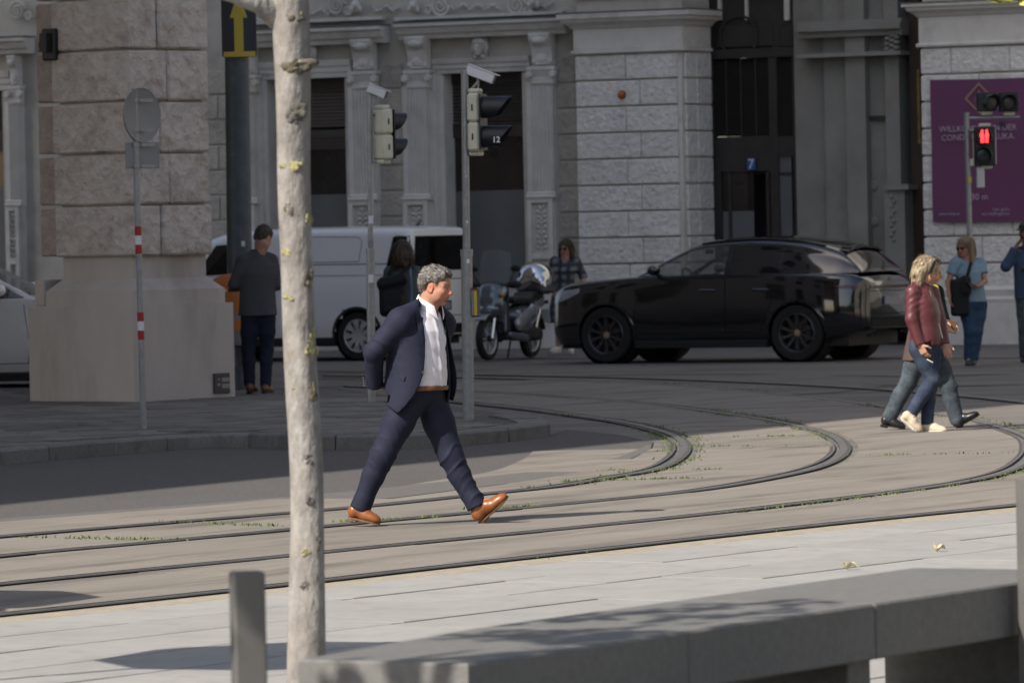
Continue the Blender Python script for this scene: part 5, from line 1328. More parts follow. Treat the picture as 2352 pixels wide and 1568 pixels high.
def wheel(parent, x, y, r, wd, rimr, side, rm, spokes, kind='v', hubm=None):
    """tyre with rim, spokes and hub as its parts; side +1: outer face towards +y"""
    M = Matrix.Translation((x, y, r)) @ Matrix.Rotation(-side*PI/2, 4, 'X')      # lathe axis -> outward
    h = wd/2; t = MB(M)
    t.lathe([(rimr, -h*.9), (r*.93, -h), (r*.985, -h*.8), (r, -h*.5), (r, h*.5), (r*.985, h*.8), (r*.94, h), (rimr+.012, h*.97), (rimr, h*.86)], 40, cap=False)
    w_ = t.build('wheel', M_rubber, parent, smooth=35)
    rb = MB(M); rb.lathe([(rimr, h*.88), (rimr-.012, h*.92), (rimr-.022, h*.86), (rimr-.03, h*.2), (rimr-.035, h*.1)], 36, cap=False); rb.build('rim', rm, w_, smooth=40)
    MB(M).lathe([(rimr-.03, h*.15), (rimr-.04, -h*.3), (.001, -h*.32)], 36, cap=False).build('wheel_well', M_plast, w_, smooth=40)
    MB(M).lathe([(.16,-h*.3),(.165,h*.05),(.05,h*.06),(.001,h*.06)], 24, cap=False).build('brake_disc', M_rims if rm is M_rims else mat('brake_disc', (.10,.09,.08), .4, .1, metal=.6), w_, smooth=30)
    sp_me = None
    for k in range(spokes):
        a = 2*PI*k/spokes
        if sp_me is None:
            s = MB(); z0, z1 = h*.62, h*.78
            if kind == 'v':
                for sg in (-1, 1):
                    s.loft([[(.03, sg*.018-.010, z0+.01), (.03, sg*.018+.010, z0+.01), (.03, sg*.018+.010, z0-.03), (.03, sg*.018-.010, z0-.03)],
                            [(rimr-.02, sg*.062-.008, z1+.01), (rimr-.02, sg*.062+.008, z1+.01), (rimr-.02, sg*.062+.008, z1-.03), (rimr-.02, sg*.062-.008, z1-.03)]])
            else:
                s.loft([[(.04, -.03, z0+.012), (.04, .03, z0+.012), (.04, .03, z0-.03), (.04, -.03, z0-.03)], [(rimr*.6, -.032, z1+.016), (rimr*.6, .032, z1+.016), (rimr*.6, .032, z1-.03), (rimr*.6, -.032, z1-.03)],
                        [(rimr-.015, -.055, z1+.008), (rimr-.015, .055, z1+.008), (rimr-.015, .055, z1-.03), (rimr-.015, -.055, z1-.03)]])
            o = s.build('spoke', rm, w_); sp_me = o
        else: o = share(sp_me)
        o.matrix_local = M @ Matrix.Rotation(a, 4, 'Z')
    hb = MB(M); hb.lathe([(.055, h*.3), (.055, h*.68), (.03, h*.72), (.001, h*.73)], 16); hb.build('hub_cap', hubm or rm, w_, smooth=40)
    return w_

def suv(label, loc, yaw, paint, black=True, name='parked_car', plate='W 4'):
    t = thing(name, label, 'car', loc, yaw)
    WB = 1.4475; wr = .385
    def st(x, yb, zb, ym, zl, zm, ysh, zsh, ytp, ztp, zc): return [(x,yb,zb), (x,ym,zl), (x,ym*1.003,zm), (x,ysh,zsh), (x,ytp,ztp), (x,ytp*.5,(ztp+zc)/2+.004), (x,0,zc)]
    S = [st(2.40, .30,.42, .40,.48,.62, .38,.74, .30,.80, .82), st(2.36, .62,.30, .72,.42,.62, .70,.88, .60,.96, .99), st(2.22, .80,.25, .865,.42,.66, .82,.97, .70,1.05, 1.085),
         st(2.0, .88,.25, .93,.44,.70, .89,1.03, .76,1.10, 1.13), st(1.45, .93,.27, .985,.5,.76, .935,1.09, .78,1.15, 1.175), st(.95, .925,.28, .965,.45,.76, .93,1.11, .84,1.17, 1.195),
         st(.4, .92,.28, .955,.42,.78, .935,1.11, .88,1.16, 1.165), st(-.4, .92,.28, .955,.42,.78, .935,1.12, .885,1.165, 1.17), st(-.95, .925,.28, .965,.45,.80, .94,1.125, .885,1.17, 1.175),
         st(-1.45, .935,.29, .99,.52,.82, .955,1.125, .86,1.18, 1.18), st(-1.90, .90,.32, .965,.5,.82, .915,1.12, .80,1.18, 1.18), st(-2.18, .82,.36, .90,.5,.80, .845,1.10, .72,1.17, 1.185),
         st(-2.33, .72,.40, .80,.5,.78, .76,1.06, .64,1.12, 1.14), st(-2.41, .60,.42, .68,.5,.76, .66,1.0, .55,1.05, 1.06)]
    S = S[::-1]
    G = shell(S, 14, 5)
    def key(c, i, j):
        x, y, z = c
        for ax in (WB, -WB):
            if abs(y) > .55 and (x-ax)**2 + (z-wr)**2 < .425**2: return None
        return 'body'
    split_shell(G, key, {'body': ('body', paint)}, t, (0, 1)); bv = bvh_of(G)
    # cabin
    xs = [1.02, .60, .17, -.4, -.9, -1.5, -1.93, -2.16, -2.31]
    zc = [1.172,1.425,1.635,1.69,1.70,1.65,1.545,1.38,1.19]; ze = [1.168,1.39,1.575,1.63,1.635,1.585,1.475,1.33,1.185]; ye = [.80,.71,.65,.63,.63,.62,.60,.62,.66]
    yb_ = [.87,.885,.89,.89,.89,.865,.79,.72,.66]; zb_ = [1.155,1.155,1.155,1.16,1.165,1.175,1.18,1.18,1.175]
    C2 = [[(x, b, zb), (x, b*.66+e*.34+.012, zb*.66+z*.34), (x, b*.33+e*.67+.012, zb*.33+z*.67), (x, e, z), (x, e*.62, z*.25+c*.75), (x, e*.3, c*.97+z*.03), (x, 0, c)] for x, b, zb, e, z, c in zip(xs, yb_, zb_, ye, ze, zc)][::-1]
    G2 = shell(C2, 22, 7); ny = G2.shape[1]; half = (ny-1)//2; kb = 21
    ze_i = lambda x: float(np.interp(x, xs[::-1], ze[::-1])); zb_i = lambda x: float(np.interp(x, xs[::-1], zb_[::-1]))
    def key2(c, i, j):
        x, y, z = c; jj = min(j, ny-2-j)
        if jj < kb:                                             # flank
            if z < zb_i(x) + .025 or z > ze_i(x) - .045: return 'body'
            if -.335 < x < .92: return 'fl' if y > 0 else 'fr'
            if -1.14 < x < -.42: return 'rl' if y > 0 else 'rr'
            if -1.62 < x < -1.18 and z < 1.21 + (x+1.66)*.8: return 'ql' if y > 0 else 'qr'
            return 'body'
        if   .24 < x < 1.0 and abs(y) < .74: return 'ws'
        if -2.28 < x < -1.98 and abs(y) < .56: return 'rw'
        return 'body'
    gm = {'body': ('cabin_shell', paint), 'fl': ('side_window', M_clear), 'fr': ('side_window', M_clear), 'rl': ('side_window', M_tint), 'rr': ('side_window', M_tint), 'ql': ('quarter_window', M_tint), 'qr': ('quarter_window', M_tint), 'ws': ('windscreen', M_clear), 'rw': ('rear_window', M_tint)}
    split_shell(G2, key2, gm, t, ()); bv2 = bvh_of(G2)
    # window surround, roof rails, spoiler
    for s in (1, -1):
        rr = MB(); rr.tube([hit(bv2, x, ze_i(x)+.0, s, .0) + Vector((0,-s*.02,.03)) for x in (.1,-.3,-.8,-1.3,-1.75)], [.012,.016,.016,.016,.01], 8); rr.build('roof_rail', M_plast, t)
        bl = MB(); ribbon(bl, bv2, [(.92,1.172),(.3,1.172),(-.5,1.178),(-1.1,1.186),(-1.6,1.20)], .018, s, .006); bl.build('window_trim', M_plast, t)
        pb = MB(); patch(pb, bv2, [(-.335,1.185),(-.42,1.185)], [(-.335,1.575),(-.42,1.575)], 3, 5, s, .004); pb.build('door_pillar', M_plast, t)
        g = MB(); ribbon(g, bv, [(.98,.40),(1.0,.62),(.93,1.09)], .008, s); ribbon(g, bv, [(-.37,.40),(-.38,1.13)], .008, s); ribbon(g, bv, [(-.98,.62),(-1.08,.82),(-1.2,1.12)], .008, s); ribbon(g, bv, [(.98,.40),(-.9,.40)], .008, s); ribbon(g, bv, [(-.9,.40),(-.98,.62)], .008, s); ribbon(g, bv, [(1.05,1.12),(1.7,1.09),(2.15,1.03)], .006, s); g.build('panel_gap', M_gap, t)
        for hx in (-.12, -.92):
            h = MB(); p = hit(bv, hx, .975, s, .0); h.box((p.x-.12, p.y-.02 if s > 0 else p.y-.035, p.z-.016), (p.x+.12, p.y+.035 if s > 0 else p.y+.02, p.z+.016), .012); h.build('door_handle', paint, t)
        sk = MB(); sk.loft([[(x, s*(.93), .30), (x, s*.975, .28), (x, s*.965, .20), (x, s*.85, .19)] for x in ((1.0, -1.0) if s < 0 else (-1.0, 1.0))], True, True, True); sk.build('side_skirt', M_plast, t)
        for ax in (WB, -WB):
            ar = MB(); ring = []
            for k in range(25):
                a = PI*(-.10 + 1.20*k/24); px, pz = ax + .43*math.cos(a), wr + .43*math.sin(a); p = hit(bv, ax + .455*math.cos(a), wr + .455*math.sin(a), s, .0); yy = p.y
                ring.append([(ax + r_*math.cos(a), yy + s*o_, wr + r_*math.sin(a)) for r_, o_ in ((.415,-.12),(.415,.012),(.432,.016),(.462,.004))])
            ar.loft(ring, False); ar.loft(ring[::-1], False); ar.build('wheel_arch', paint, t, smooth=60)
            ln = MB(Matrix.Translation((ax, s*.94, wr)) @ Matrix.Rotation(s*PI/2, 4, 'X')); ln.lathe([(.43,0),(.43,.34),(.001,.34)], 24, cap=False); ln.build('arch_liner', M_plast, t)
        m_ = MB(); p = hit(bv2, .62, 1.19, s, 0)
        mi = Fld((p.x-.16, p.y-.05 if s > 0 else p.y-.35, 1.1), (p.x+.2, p.y+.35 if s > 0 else p.y+.05, 1.42), .012)
        mi.ell((p.x+.03, p.y+s*.18, 1.265), (.09,.115,.075)); mi.fn(lambda X, Y, Z: X - (p.x - .03), 's') if False else None
        mo = link('door_mirror', mi.mesh('door_mirror', paint), t); MB().tube([(p.x+.02, p.y-s*.03, 1.17), (p.x+.02, p.y+s*.14, 1.215)], [.03,.022], 8).build('mirror_arm', M_plast, mo)
        hl = MB(); patch(hl, bv, [(2.31,.82),(2.1,.87),(1.86,.97)], [(2.31,.93),(2.1,1.005),(1.86,1.03)], 12, 4, s, .006); hl.build('headlight', M_lamp, t, smooth=60)
        tl_ = MB(); patch(tl_, bv, [(-1.95,.985),(-2.14,.975),(-2.30,.965)], [(-1.95,.998),(-2.14,1.02),(-2.30,1.02)], 10, 3, s, .006); tl_.build('tail_light', M_tail, t)
        rf = MB(); patch(rf, bv, [(-2.2,.60),(-2.32,.60)], [(-2.2,.63),(-2.32,.63)], 4, 2, s, .006); rf.build('reflector', M_tail, t)
        for e in (0, 1): MB(Matrix.Translation((-2.37, s*(.55+.11*e), .36)) @ Matrix.Rotation(-PI/2, 4, 'Y')).lathe([(.045,0),(.045,.07),(.038,.07),(.036,-.02),(.001,-.02)], 16, cap=False).build('tail_pipe', M_plast, t, smooth=40)
    tb = MB(); patch(tb, bv, [(-.66,.965),(.66,.965)], [(-.66,1.005),(.66,1.005)], 16, 2, 1, .008, -1); tb.build('light_band', M_tail, t)
    for pts in (([(-.62,.72),(-.55,.62),(.55,.62),(.62,.72)],), ([(-.66,.93),(.66,.93)],), ([(-.7,.56),(.7,.56)],)):
        g = MB(); ribbon(g, bv, pts[0], .008, 1, .004, -1); g.build('panel_gap', M_gap, t)
    pl = MB(); patch(pl, bv, [(-.26,.745),(.26,.745)], [(-.26,.855),(.26,.855)], 6, 2, 1, .012, -1); pl = pl.build('number_plate', M_plate, t)
    pbp = MB(); patch(pbp, bv, [(.21,.745),(.26,.745)], [(.21,.855),(.26,.855)], 3, 2, 1, .015, -1); pbp.build('plate_band', M_pblue, pl)
    df = MB(); patch(df, bv, [(-.6,.44),(.6,.44)], [(-.66,.55),(.66,.55)], 12, 3, 1, .01, -1); df.build('diffuser', M_plast, t)
    spo = MB(); spo.loft([[(-1.86, y, zz+.012) , (-2.06, y, zz-.012), (-2.05, y, zz-.035), (-1.88, y, zz-.03)] for y, zz in ((-.58,1.485),(-.4,1.53),(0,1.555),(.4,1.53),(.58,1.485))], True, True, True); spo.build('roof_spoiler', paint, t, smooth=50)
    gr = MB(); patch(gr, bv, [(-.55,.36),(.55,.36)], [(-.6,.66),(.6,.66)], 10, 4, 1, .006, 1); gr.build('grille', M_plast, t)
    ub_ = MB(); ub_.box((-2.15,-.80,.20),(2.2,.80,.42)); ub_.build('underbody', M_plast, t)
    # inside
    MB().box((-2.2,-.78,.5),(.95,.78,.98)).build('cabin_floor', M_seat, t)
    for y in (.38, -.38):
        sf = Fld((-.75, y-.3, .6), (.35, y+.3, 1.62), .02); sf.boxr((-.1,y,.88), (.27,.24,.11), .07, None, .03).boxr((-.40,y,1.12), (.10,.23,.30), .07, None, .04).boxr((-.47,y,1.48), (.055,.13,.09), .04, None, .02)
        link('seat', sf.mesh('seat', M_seat), t)
    MB(Matrix.Translation((.42,.38,1.12)) @ Matrix.Rotation(R(-62), 4, 'Y')).lathe([(.175+.016*math.cos(a), .016*math.sin(a)) for a in np.linspace(0, 2*PI, 9)], 28, cap=False).build('steering_wheel', mat('tan_leather', (.12,.07,.035), .6, .1), t, smooth=180)
    MB().box((.45,-.8,.95),(.98,.8,1.12), .04).build('dashboard', M_seat, t); MB(Matrix.Translation((.30,0,1.50))).box((-.01,-.11,-.03),(.012,.11,.03), .008).build('rear_view_mirror', M_plast, t)
    MB().box((-1.75,-.6,1.0),(-1.55,.6,1.45), .06).build('rear_bench', M_seat, t)
    rim = M_rimb if black else M_rims
    for ax in (WB, -WB):
        for s in (1, -1): wheel(t, ax, s*.845, wr, .28, .272, s, rim, 10, 'v', M_gold if black else None)
    return t
cf, cr_ = gp(1385, 829), gp(1842, 837)
mid = Vector(((cf.x + cr_.x)/2, 77.6, 0)); YAWS = R(180 - 28)
nrm = Vector((math.cos(YAWS + PI/2), math.sin(YAWS + PI/2), 0))
lat = ((1385 + 1842)/2 - W_/2)/FQ*77.6
suv('glossy black sports utility car parked before the rusticated pier', (lat - nrm.x*.9, 77.6 - nrm.y*.9, 0), YAWS, M_blackpaint)
suv('white car seen in part at the left edge, nosing behind the pillar', (dp(54, 656, 67).x - .82, 67.9, 0), R(-6), M_whitepaint, False)

def van(label, loc, yaw, paint):
    t = thing('delivery_van', label, 'van', loc, yaw); WB = 1.49; wr = .355
    def st(x, yb, zb, ym, zl, zm, y2, z2, y3, z3, ytp, ztp, zc): return [(x,yb,zb),(x,ym,zl),(x,ym,zm),(x,y2,z2),(x,y3,z3),(x,ytp,ztp),(x,ytp*.5,(ztp+zc)/2+.006),(x,0,zc)]
    S = [st(-2.36,.86,.34,.90,.5,1.0,.87,1.28,.82,1.62,.74,1.84,1.88), st(-2.32,.90,.30,.945,.5,1.0,.915,1.28,.87,1.62,.79,1.88,1.925), st(-2.15,.93,.28,.975,.5,1.0,.945,1.28,.90,1.64,.82,1.90,1.945), st(-1.49,.95,.28,.99,.5,1.0,.955,1.28,.91,1.65,.83,1.905,1.955),
         st(-.6,.95,.27,.985,.5,1.0,.955,1.28,.91,1.65,.83,1.91,1.96), st(.4,.95,.27,.985,.5,1.0,.955,1.28,.91,1.64,.82,1.90,1.95), st(1.0,.95,.27,.985,.5,1.0,.95,1.26,.90,1.58,.79,1.83,1.88),
         st(1.49,.94,.28,.985,.5,.98,.94,1.20,.88,1.42,.78,1.62,1.67), st(1.95,.90,.27,.95,.5,.9,.91,1.05,.87,1.15,.76,1.26,1.30), st(2.2,.82,.28,.87,.48,.8,.84,.92,.78,1.0,.66,1.06,1.09), st(2.32,.6,.34,.66,.46,.70,.62,.82,.56,.9,.46,.94,.96)]
    G = shell(S, 14, 4); bv = bvh_of(G)
    def key(c, i, j):
        x, y, z = c
        for ax in (WB, -WB):
            if abs(y) > .6 and (x-ax)**2 + (z-wr)**2 < .40**2: return None
        return 'body'
    split_shell(G, key, {'body': ('body', paint)}, t, (0, 1))
    for s in (1, -1):
        g = MB(); ribbon(g, bv, [(-2.2,1.40),(-1.0,1.405),(.25,1.41)], .012, s); ribbon(g, bv, [(-2.25,1.235),(-1,1.24),(.8,1.25)], .008, s)
        ribbon(g, bv, [(-1.52,1.44),(-1.56,1.74),(-1.50,1.80),(-.5,1.82),(-.42,1.78),(-.42,1.44),(-1.52,1.44)], .008, s); ribbon(g, bv, [(-.52,.36),(-.54,1.84)], .008, s); ribbon(g, bv, [(.42,.36),(.43,1.84)], .008, s); ribbon(g, bv, [(1.22,.75),(1.34,1.0),(1.38,1.3)], .008, s); ribbon(g, bv, [(.42,.40),(1.1,.40),(1.22,.75)], .008, s); ribbon(g, bv, [(-2.12,1.88),(-2.1,1.2),(-2.18,.8),(-2.16,.45)], .008, s)
        g.build('panel_gap', M_gap, t)
        w1 = MB(); patch(w1, bv, [(.52,1.29),(1.32,1.27)], [(.52,1.74),(.98,1.72)], 10, 5, s, .005); w1.build('side_window', M_tint, t, smooth=180)
        w2 = MB(); patch(w2, bv, [(-2.33,1.29),(-2.10,1.29),(-1.98,1.33)], [(-2.30,1.80),(-2.16,1.81),(-2.08,1.79)], 8, 5, s, .005); w2.build('quarter_window', M_tint, t, smooth=180)
        for hx in (.52, -.44):
            p = hit(bv, hx, 1.12, s, 0); MB().box((p.x-.1, p.y-.02, p.z-.016), (p.x+.1, p.y+.03*s if s > 0 else p.y+.02, p.z+.016), .006).build('door_handle', paint, t)
        sk = MB(); sk.loft([[(x, s*.93, .34), (x, s*.985, .33), (x, s*.975, .22), (x, s*.85, .21)] for x in ((1.1,-1.1) if s < 0 else (-1.1,1.1))], True, True, True); sk.build('side_skirt', M_plast, t)
        for ax in (WB, -WB):
            ring = []
            for k in range(25):
                a = PI*(-.1 + 1.2*k/24); yy = hit(bv, ax + .42*math.cos(a), wr + .42*math.sin(a), s, 0).y
                ring.append([(ax + r_*math.cos(a), yy + s*o_, wr + r_*math.sin(a)) for r_, o_ in ((.385,-.12),(.385,.008),(.42,.008),(.43,.001))])
            ar = MB(); ar.loft(ring, False); ar.loft(ring[::-1], False); ar.build('wheel_arch', M_plast, t, smooth=60)
            MB(Matrix.Translation((ax, s*.94, wr)) @ Matrix.Rotation(s*PI/2, 4, 'X')).lathe([(.40,0),(.40,.34),(.001,.34)], 24, cap=False).build('arch_liner', M_plast, t)
            wheel(t, ax, s*.85, wr, .24, .245, s, M_rims, 9, 'd')
        tl_ = MB(); patch(tl_, bv, [(.66*s,1.14),(.86*s,1.14)] , [(.66*s,1.20),(.86*s,1.20)], 5, 2, 1, .006, -1); tl_.build('tail_light', M_tail, t)
        p = hit(bv, 1.28, 1.2, s, 0); MB().box((p.x-.05,p.y-.0,1.18) if s > 0 else (p.x-.05,p.y-.24,1.18), (p.x+.08,p.y+.24,1.38) if s > 0 else (p.x+.08,p.y,1.38), .03).build('door_mirror', M_plast, t)
        MB().box((2.1, s*.62-.14, .74), (2.27, s*.62+.14, .86), .03).build('headlight', M_lamp, t)
    rw = MB(); patch(rw, bv, [(-.80,1.29),(.80,1.29)], [(-.74,1.80),(.74,1.80)], 14, 5, 1, .006, -1); rw.build('rear_window', M_tint, t, smooth=180)
    g = MB(); ribbon(g, bv, [(-.84,1.86),(-.88,1.2),(-.80,.62),(.80,.62),(.88,1.2),(.84,1.86)], .01, 1, .004, -1); ribbon(g, bv, [(-.85,1.16),(.85,1.16)], .012, 1, .004, -1); g.build('panel_gap', M_gap, t)
    rc = MB(); patch(rc, bv, [(-.30,.70),(.30,.70)], [(-.30,.84),(.30,.84)], 5, 2, 1, .004, -1); rc.build('plate_recess', M_plast, t)
    pl = MB(); patch(pl, bv, [(-.26,.72),(.26,.72)], [(-.26,.82),(.26,.82)], 5, 2, 1, .008, -1); pl.build('number_plate', M_plate, t)
    bp = MB(); patch(bp, bv, [(-.8,.36),(.8,.36)], [(-.84,.50),(.84,.50)], 12, 2, 1, .012, -1); bp.build('bumper', M_plast, t)
    ws = MB()
    rows = []
    for k in range(9):
        x = 1.12 + .8*k/8; row = []
        for y in np.linspace(-.72, .72, 13):
            h = bv.ray_cast(Vector((x, y, 4)), Vector((0,0,-1))); row.append(h[0] + Vector((.003,0,.005)))
        rows.append(row)
    ws.grid(rows); ws.build('windscreen', M_tint, t, smooth=180)
    MB().box((-2.2,-.8,.2),(2.1,.8,.4)).build('underbody', M_plast, t); MB().tube([(-1.95,0,1.93),(-2.05,0,2.02)], [.02,.008], 6).build('roof_aerial', M_plast, t)
    return t
# rear corner of the van on the ground line
cv = dp(828, 822, 83.5); yv = R(180 - 29); nv = Vector((math.cos(yv + PI/2), math.sin(yv + PI/2), 0)); fv = Vector((math.cos(yv), math.sin(yv), 0))
pv_ = Vector((cv.x, 83.5, 0)) + fv*1.49 - nv*.9
van('white panel delivery van parked behind the signal poles, rear window dark', (pv_.x, pv_.y, 0), yv, M_whitepaint)

# ---------------------------------------------------------------- scooter
M_scb = mat('scooter_grey_blue_paint', (.10,.125,.15), .22, .04, 4, coat=.7, metal=.3)
M_scs = mat('scooter_silver_paint', (.26,.28,.31), .22, .04, 4, coat=.6, metal=.4)
M_scw = mat('scooter_windscreen', (.35,.38,.40), .03, 0, alpha=.15)
M_saddle = mat('saddle_vinyl', (.012,.012,.013), .5, .1, 20)
def scooter(label, loc, yaw):
    t = thing('motor_scooter', label, 'scooter', loc, yaw)
    xf, xr, r = .74, -.70, .315
    for x in (xf, xr):
        M = Matrix.Translation((x, 0, r)) @ Matrix.Rotation(PI/2, 4, 'X'); h = .055
        w_ = MB(M); w_.lathe([(.225,-h*.8),(.27,-h),(.30,-h*.75),(.313,-h*.3),(.313,h*.3),(.30,h*.75),(.27,h),(.225,h*.8)], 36, cap=False); w_ = w_.build('wheel', M_rubber, t, smooth=40)
        MB(M).lathe([(.225,-.045),(.21,-.035),(.21,.035),(.225,.045)], 30, cap=False).build('rim', M_rims, w_, smooth=40)
        for k in range(7):
            s = MB(M @ Matrix.Rotation(2*PI*k/7, 4, 'Z')); s.box((.03,-.012,-.02),(.213,.012,.02)); s.build('spoke', M_rims, w_)
        MB(M).lathe([(.001,-.07),(.045,-.07),(.045,.07),(.001,.07)], 14).build('hub', M_plast, w_); MB(M).lathe([(.09,.06),(.12,.06),(.12,.066),(.09,.066)], 24, cap=False).build('brake_disc', M_chrome, w_)
    for s in (-1, 1): MB().tube([(xf, s*.075, r), (xf-.12, s*.075, .70)], [.022,.026], 10).build('fork_leg', M_chrome, t)
    def soft(nm, m, lo, hi, ops, h=.012, parent=t):
        f = Fld(lo, hi, h); ops(f); return link(nm, f.mesh(nm, m), parent)
    soft('front_fender', M_scs, (.3,-.14,.3), (1.15,.14,.8), lambda f: (f.put((.3,-.1,.3),(1.15,.1,.8), lambda X,Y,Z: np.maximum(np.abs(np.sqrt((X-xf)**2 + (Z-r)**2 + .6*Y**2) - .355) - .012, np.maximum(np.abs(Y) - .085, np.maximum(.52 - Z + .25*(X-xf), -(Z - .36)))))))
    def apron(f):
        f.ell((.62,0,.80), (.15,.22,.22)).ell((.56,0,1.0), (.14,.20,.12), None, .06).boxr((.50,0,.62), (.06,.20,.24), .05, None, .06).ell((.72,0,.70), (.10,.13,.10), None, .05)
        f.boxr((.62,0,.42), (.13,.16,.12), .05, None, .03, 's')
    soft('front_apron', M_scb, (.28,-.3,.3), (.95,.3,1.2), apron)
    for s in (-1, 1):
        soft('apron_flank', M_scs, (.3,-.32,.5), (.95,.32,1.1), lambda f: f.cap((.55,s*.19,1.0), (.70,s*.13,.74), .055,.035).cap((.70,s*.13,.74), (.76,s*.04,.70), .035,.02), .01)
        soft('headlight', M_lamp, (.55,-.3,.6), (.95,.3,.95), lambda f: f.ell((.76,s*.07,.745), (.05,.075,.035)), .01)
        soft('indicator', mat('amber_lens', (.4,.2,.04), .2, 0), (.4,-.35,.8), (.8,.35,1.1), lambda f: f.ell((.64,s*.2,.93), (.05,.03,.035)), .01)
    soft('leg_shield', M_plast, (-.2,-.3,.2), (.6,.3,1.1), lambda f: f.boxr((.43,0,.72), (.03,.21,.32), .025).boxr((.15,0,.33), (.32,.20,.05), .03, None, .04).boxr((.15,0,.42), (.30,.09,.1), .05, None, .04))
    def body(f):
        f.ell((-.35,0,.62), (.45,.20,.17)).ell((-.85,0,.80), (.28,.12,.09), None, .08).boxr((-.2,0,.52), (.2,.19,.14), .08, None, .06)
    soft('rear_body', M_scb, (-1.25,-.3,.3), (.25,.3,1.0), body)
    for s in (-1, 1):
        soft('side_panel', M_scs, (-1.15,-.34,.3), (.3,.34,1.0), lambda f: f.cap((.05,s*.17,.50), (-.45,s*.165,.70), .10,.085, .04, 'u', ((0,1,0),.5)).cap((-.45,s*.165,.70), (-.98,s*.09,.86), .08,.03, .05, 'u', ((0,1,0),.5)))
        soft('floor_rail', M_scb, (-.3,-.34,.2), (.6,.34,.6), lambda f: f.cap((.42,s*.2,.36), (-.1,s*.2,.30), .045,.06, .02))
    soft('saddle', M_saddle, (-1.0,-.25,.7), (.2,.25,1.1), lambda f: f.boxr((-.22,0,.85), (.32,.16,.05), .05).boxr((-.68,0,.91), (.25,.14,.05), .05, None, .06))
    soft('top_case', M_chrome, (-1.35,-.36,.85), (-.5,.36,1.5), lambda f: f.ell((-.93,0,1.16), (.26,.27,.24)).boxr((-.93,0,1.05), (.24,.25,.10), .08, None, .06).put((-1.4,-.4,.8),(-.4,.4,1.0), lambda X,Y,Z: Z - .96 + 0*X + 0*Y, 0, 's'), .014)
    MB().box((-1.15,-.2,.93),(-.7,.2,.965), .01).build('case_base', M_plast, t)
    for s in (-1, 1): MB().tube([(-.55,s*.12,.82),(-.85,s*.15,.93),(-1.1,s*.13,.93)], .015, 8).build('grab_rail', M_plast, t)
    # windscreen, bars, mirrors
    rows = [[(.60 + .10*(1-v)*0 - .13*v - .10*(u*u), u*(.20 + .05*math.sin(PI*v*.9)), 1.06 + .52*v - .05*u*u*v) for u in np.linspace(-1,1,11)] for v in np.linspace(0,1,10)]
    MB().grid(rows).build('windscreen', M_scw, t, smooth=180)
    MB().tube([(.45,-.36,1.08),(.50,-.15,1.06),(.52,0,1.05),(.50,.15,1.06),(.45,.36,1.08)], .016, 8).build('handlebar', M_plast, t)
    for s in (-1, 1):
        MB().tube([(.45,s*.25,1.08),(.43,s*.38,1.085)], .022, 10).build('grip', M_rubber, t); MB().tube([(.52,s*.22,1.07),(.50,s*.40,1.09)], .009, 6).build('brake_lever', M_chrome, t)
        mr = soft('mirror', M_plast, (.3,-.5,1.1), (.7,.5,1.5), lambda f: f.ell((.46,s*.34,1.31), (.03,.085,.05)), .01); MB().tube([(.47,s*.24,1.08),(.50,s*.30,1.2),(.465,s*.33,1.29)], .01, 6).build('mirror_stalk', M_plast, mr)
    soft('handlebar_cowl', M_plast, (.3,-.3,.95), (.75,.3,1.2), lambda f: f.ell((.52,0,1.07), (.13,.20,.06)))
    for s in (-1, 1): soft('hand_guard', M_plast, (.35,-.5,.98), (.7,.5,1.2), lambda f: f.ell((.52,s*.34,1.08), (.05,.12,.06)), .012)
    soft('engine', M_plast, (-.9,-.3,.15), (.1,.3,.6), lambda f: f.boxr((-.35,.05,.36), (.3,.12,.10), .06).boxr((-.66,.13,.34), (.12,.05,.08), .04, None, .05))
    MB().tube([(-.2,-.12,.3),(-.4,-.17,.3),(-.6,-.18,.34)], [.025,.03,.05], 10).build('exhaust_pipe', M_plast, t); soft('silencer', M_scs, (-1.1,-.32,.2), (-.4,-.05,.55), lambda f: f.cap((-.58,-.18,.34), (-.92,-.19,.44), .06,.065), .01)
    for s in (-1, 1): MB().tube([(-.62,s*.1,.36),(-.78,s*.12,.70)], .024, 8).build('rear_shock', M_chrome, t)
    soft('rear_fender', M_plast, (-1.25,-.15,.3), (-.3,.15,.85), lambda f: f.put((-1.25,-.1,.3),(-.3,.1,.8), lambda X,Y,Z: np.maximum(np.abs(np.sqrt((X-xr)**2 + (Z-r)**2) - .36) - .014, np.maximum(np.abs(Y) - .08, .40 - Z))))
    MB().tube([(-.30,.12,.3),(-.34,.2,.01)], .014, 8).build('stand', M_plast, t); MB().tube([(-.30,-.12,.3),(-.34,-.2,.01)], .014, 8).build('stand', M_plast, t)
    MB(Matrix.Translation((-1.14,0,.80))).box((-.02,-.09,-.03),(.02,.09,.03), .01).build('tail_light', M_tail, t)
    MB(Matrix.Translation((-1.16,0,.60)) @ Matrix.Rotation(R(15), 4, 'Y')).box((-.004,-.1,-.1),(.004,.1,.1)).build('number_plate', M_plate, t)
    return t
ws_ = dp(1122, 824, 81.3); wr_ = dp(1220, 824, 82.7); mx_ = (ws_ + wr_)/2; hv = Vector((ws_.x - wr_.x, 0, 0)); yw = math.atan2(-1.29, ws_.x - wr_.x)
scooter('grey blue motor scooter with tall windscreen and chrome top case parked by the black car', (mx_.x, 81.9, 0), yw)
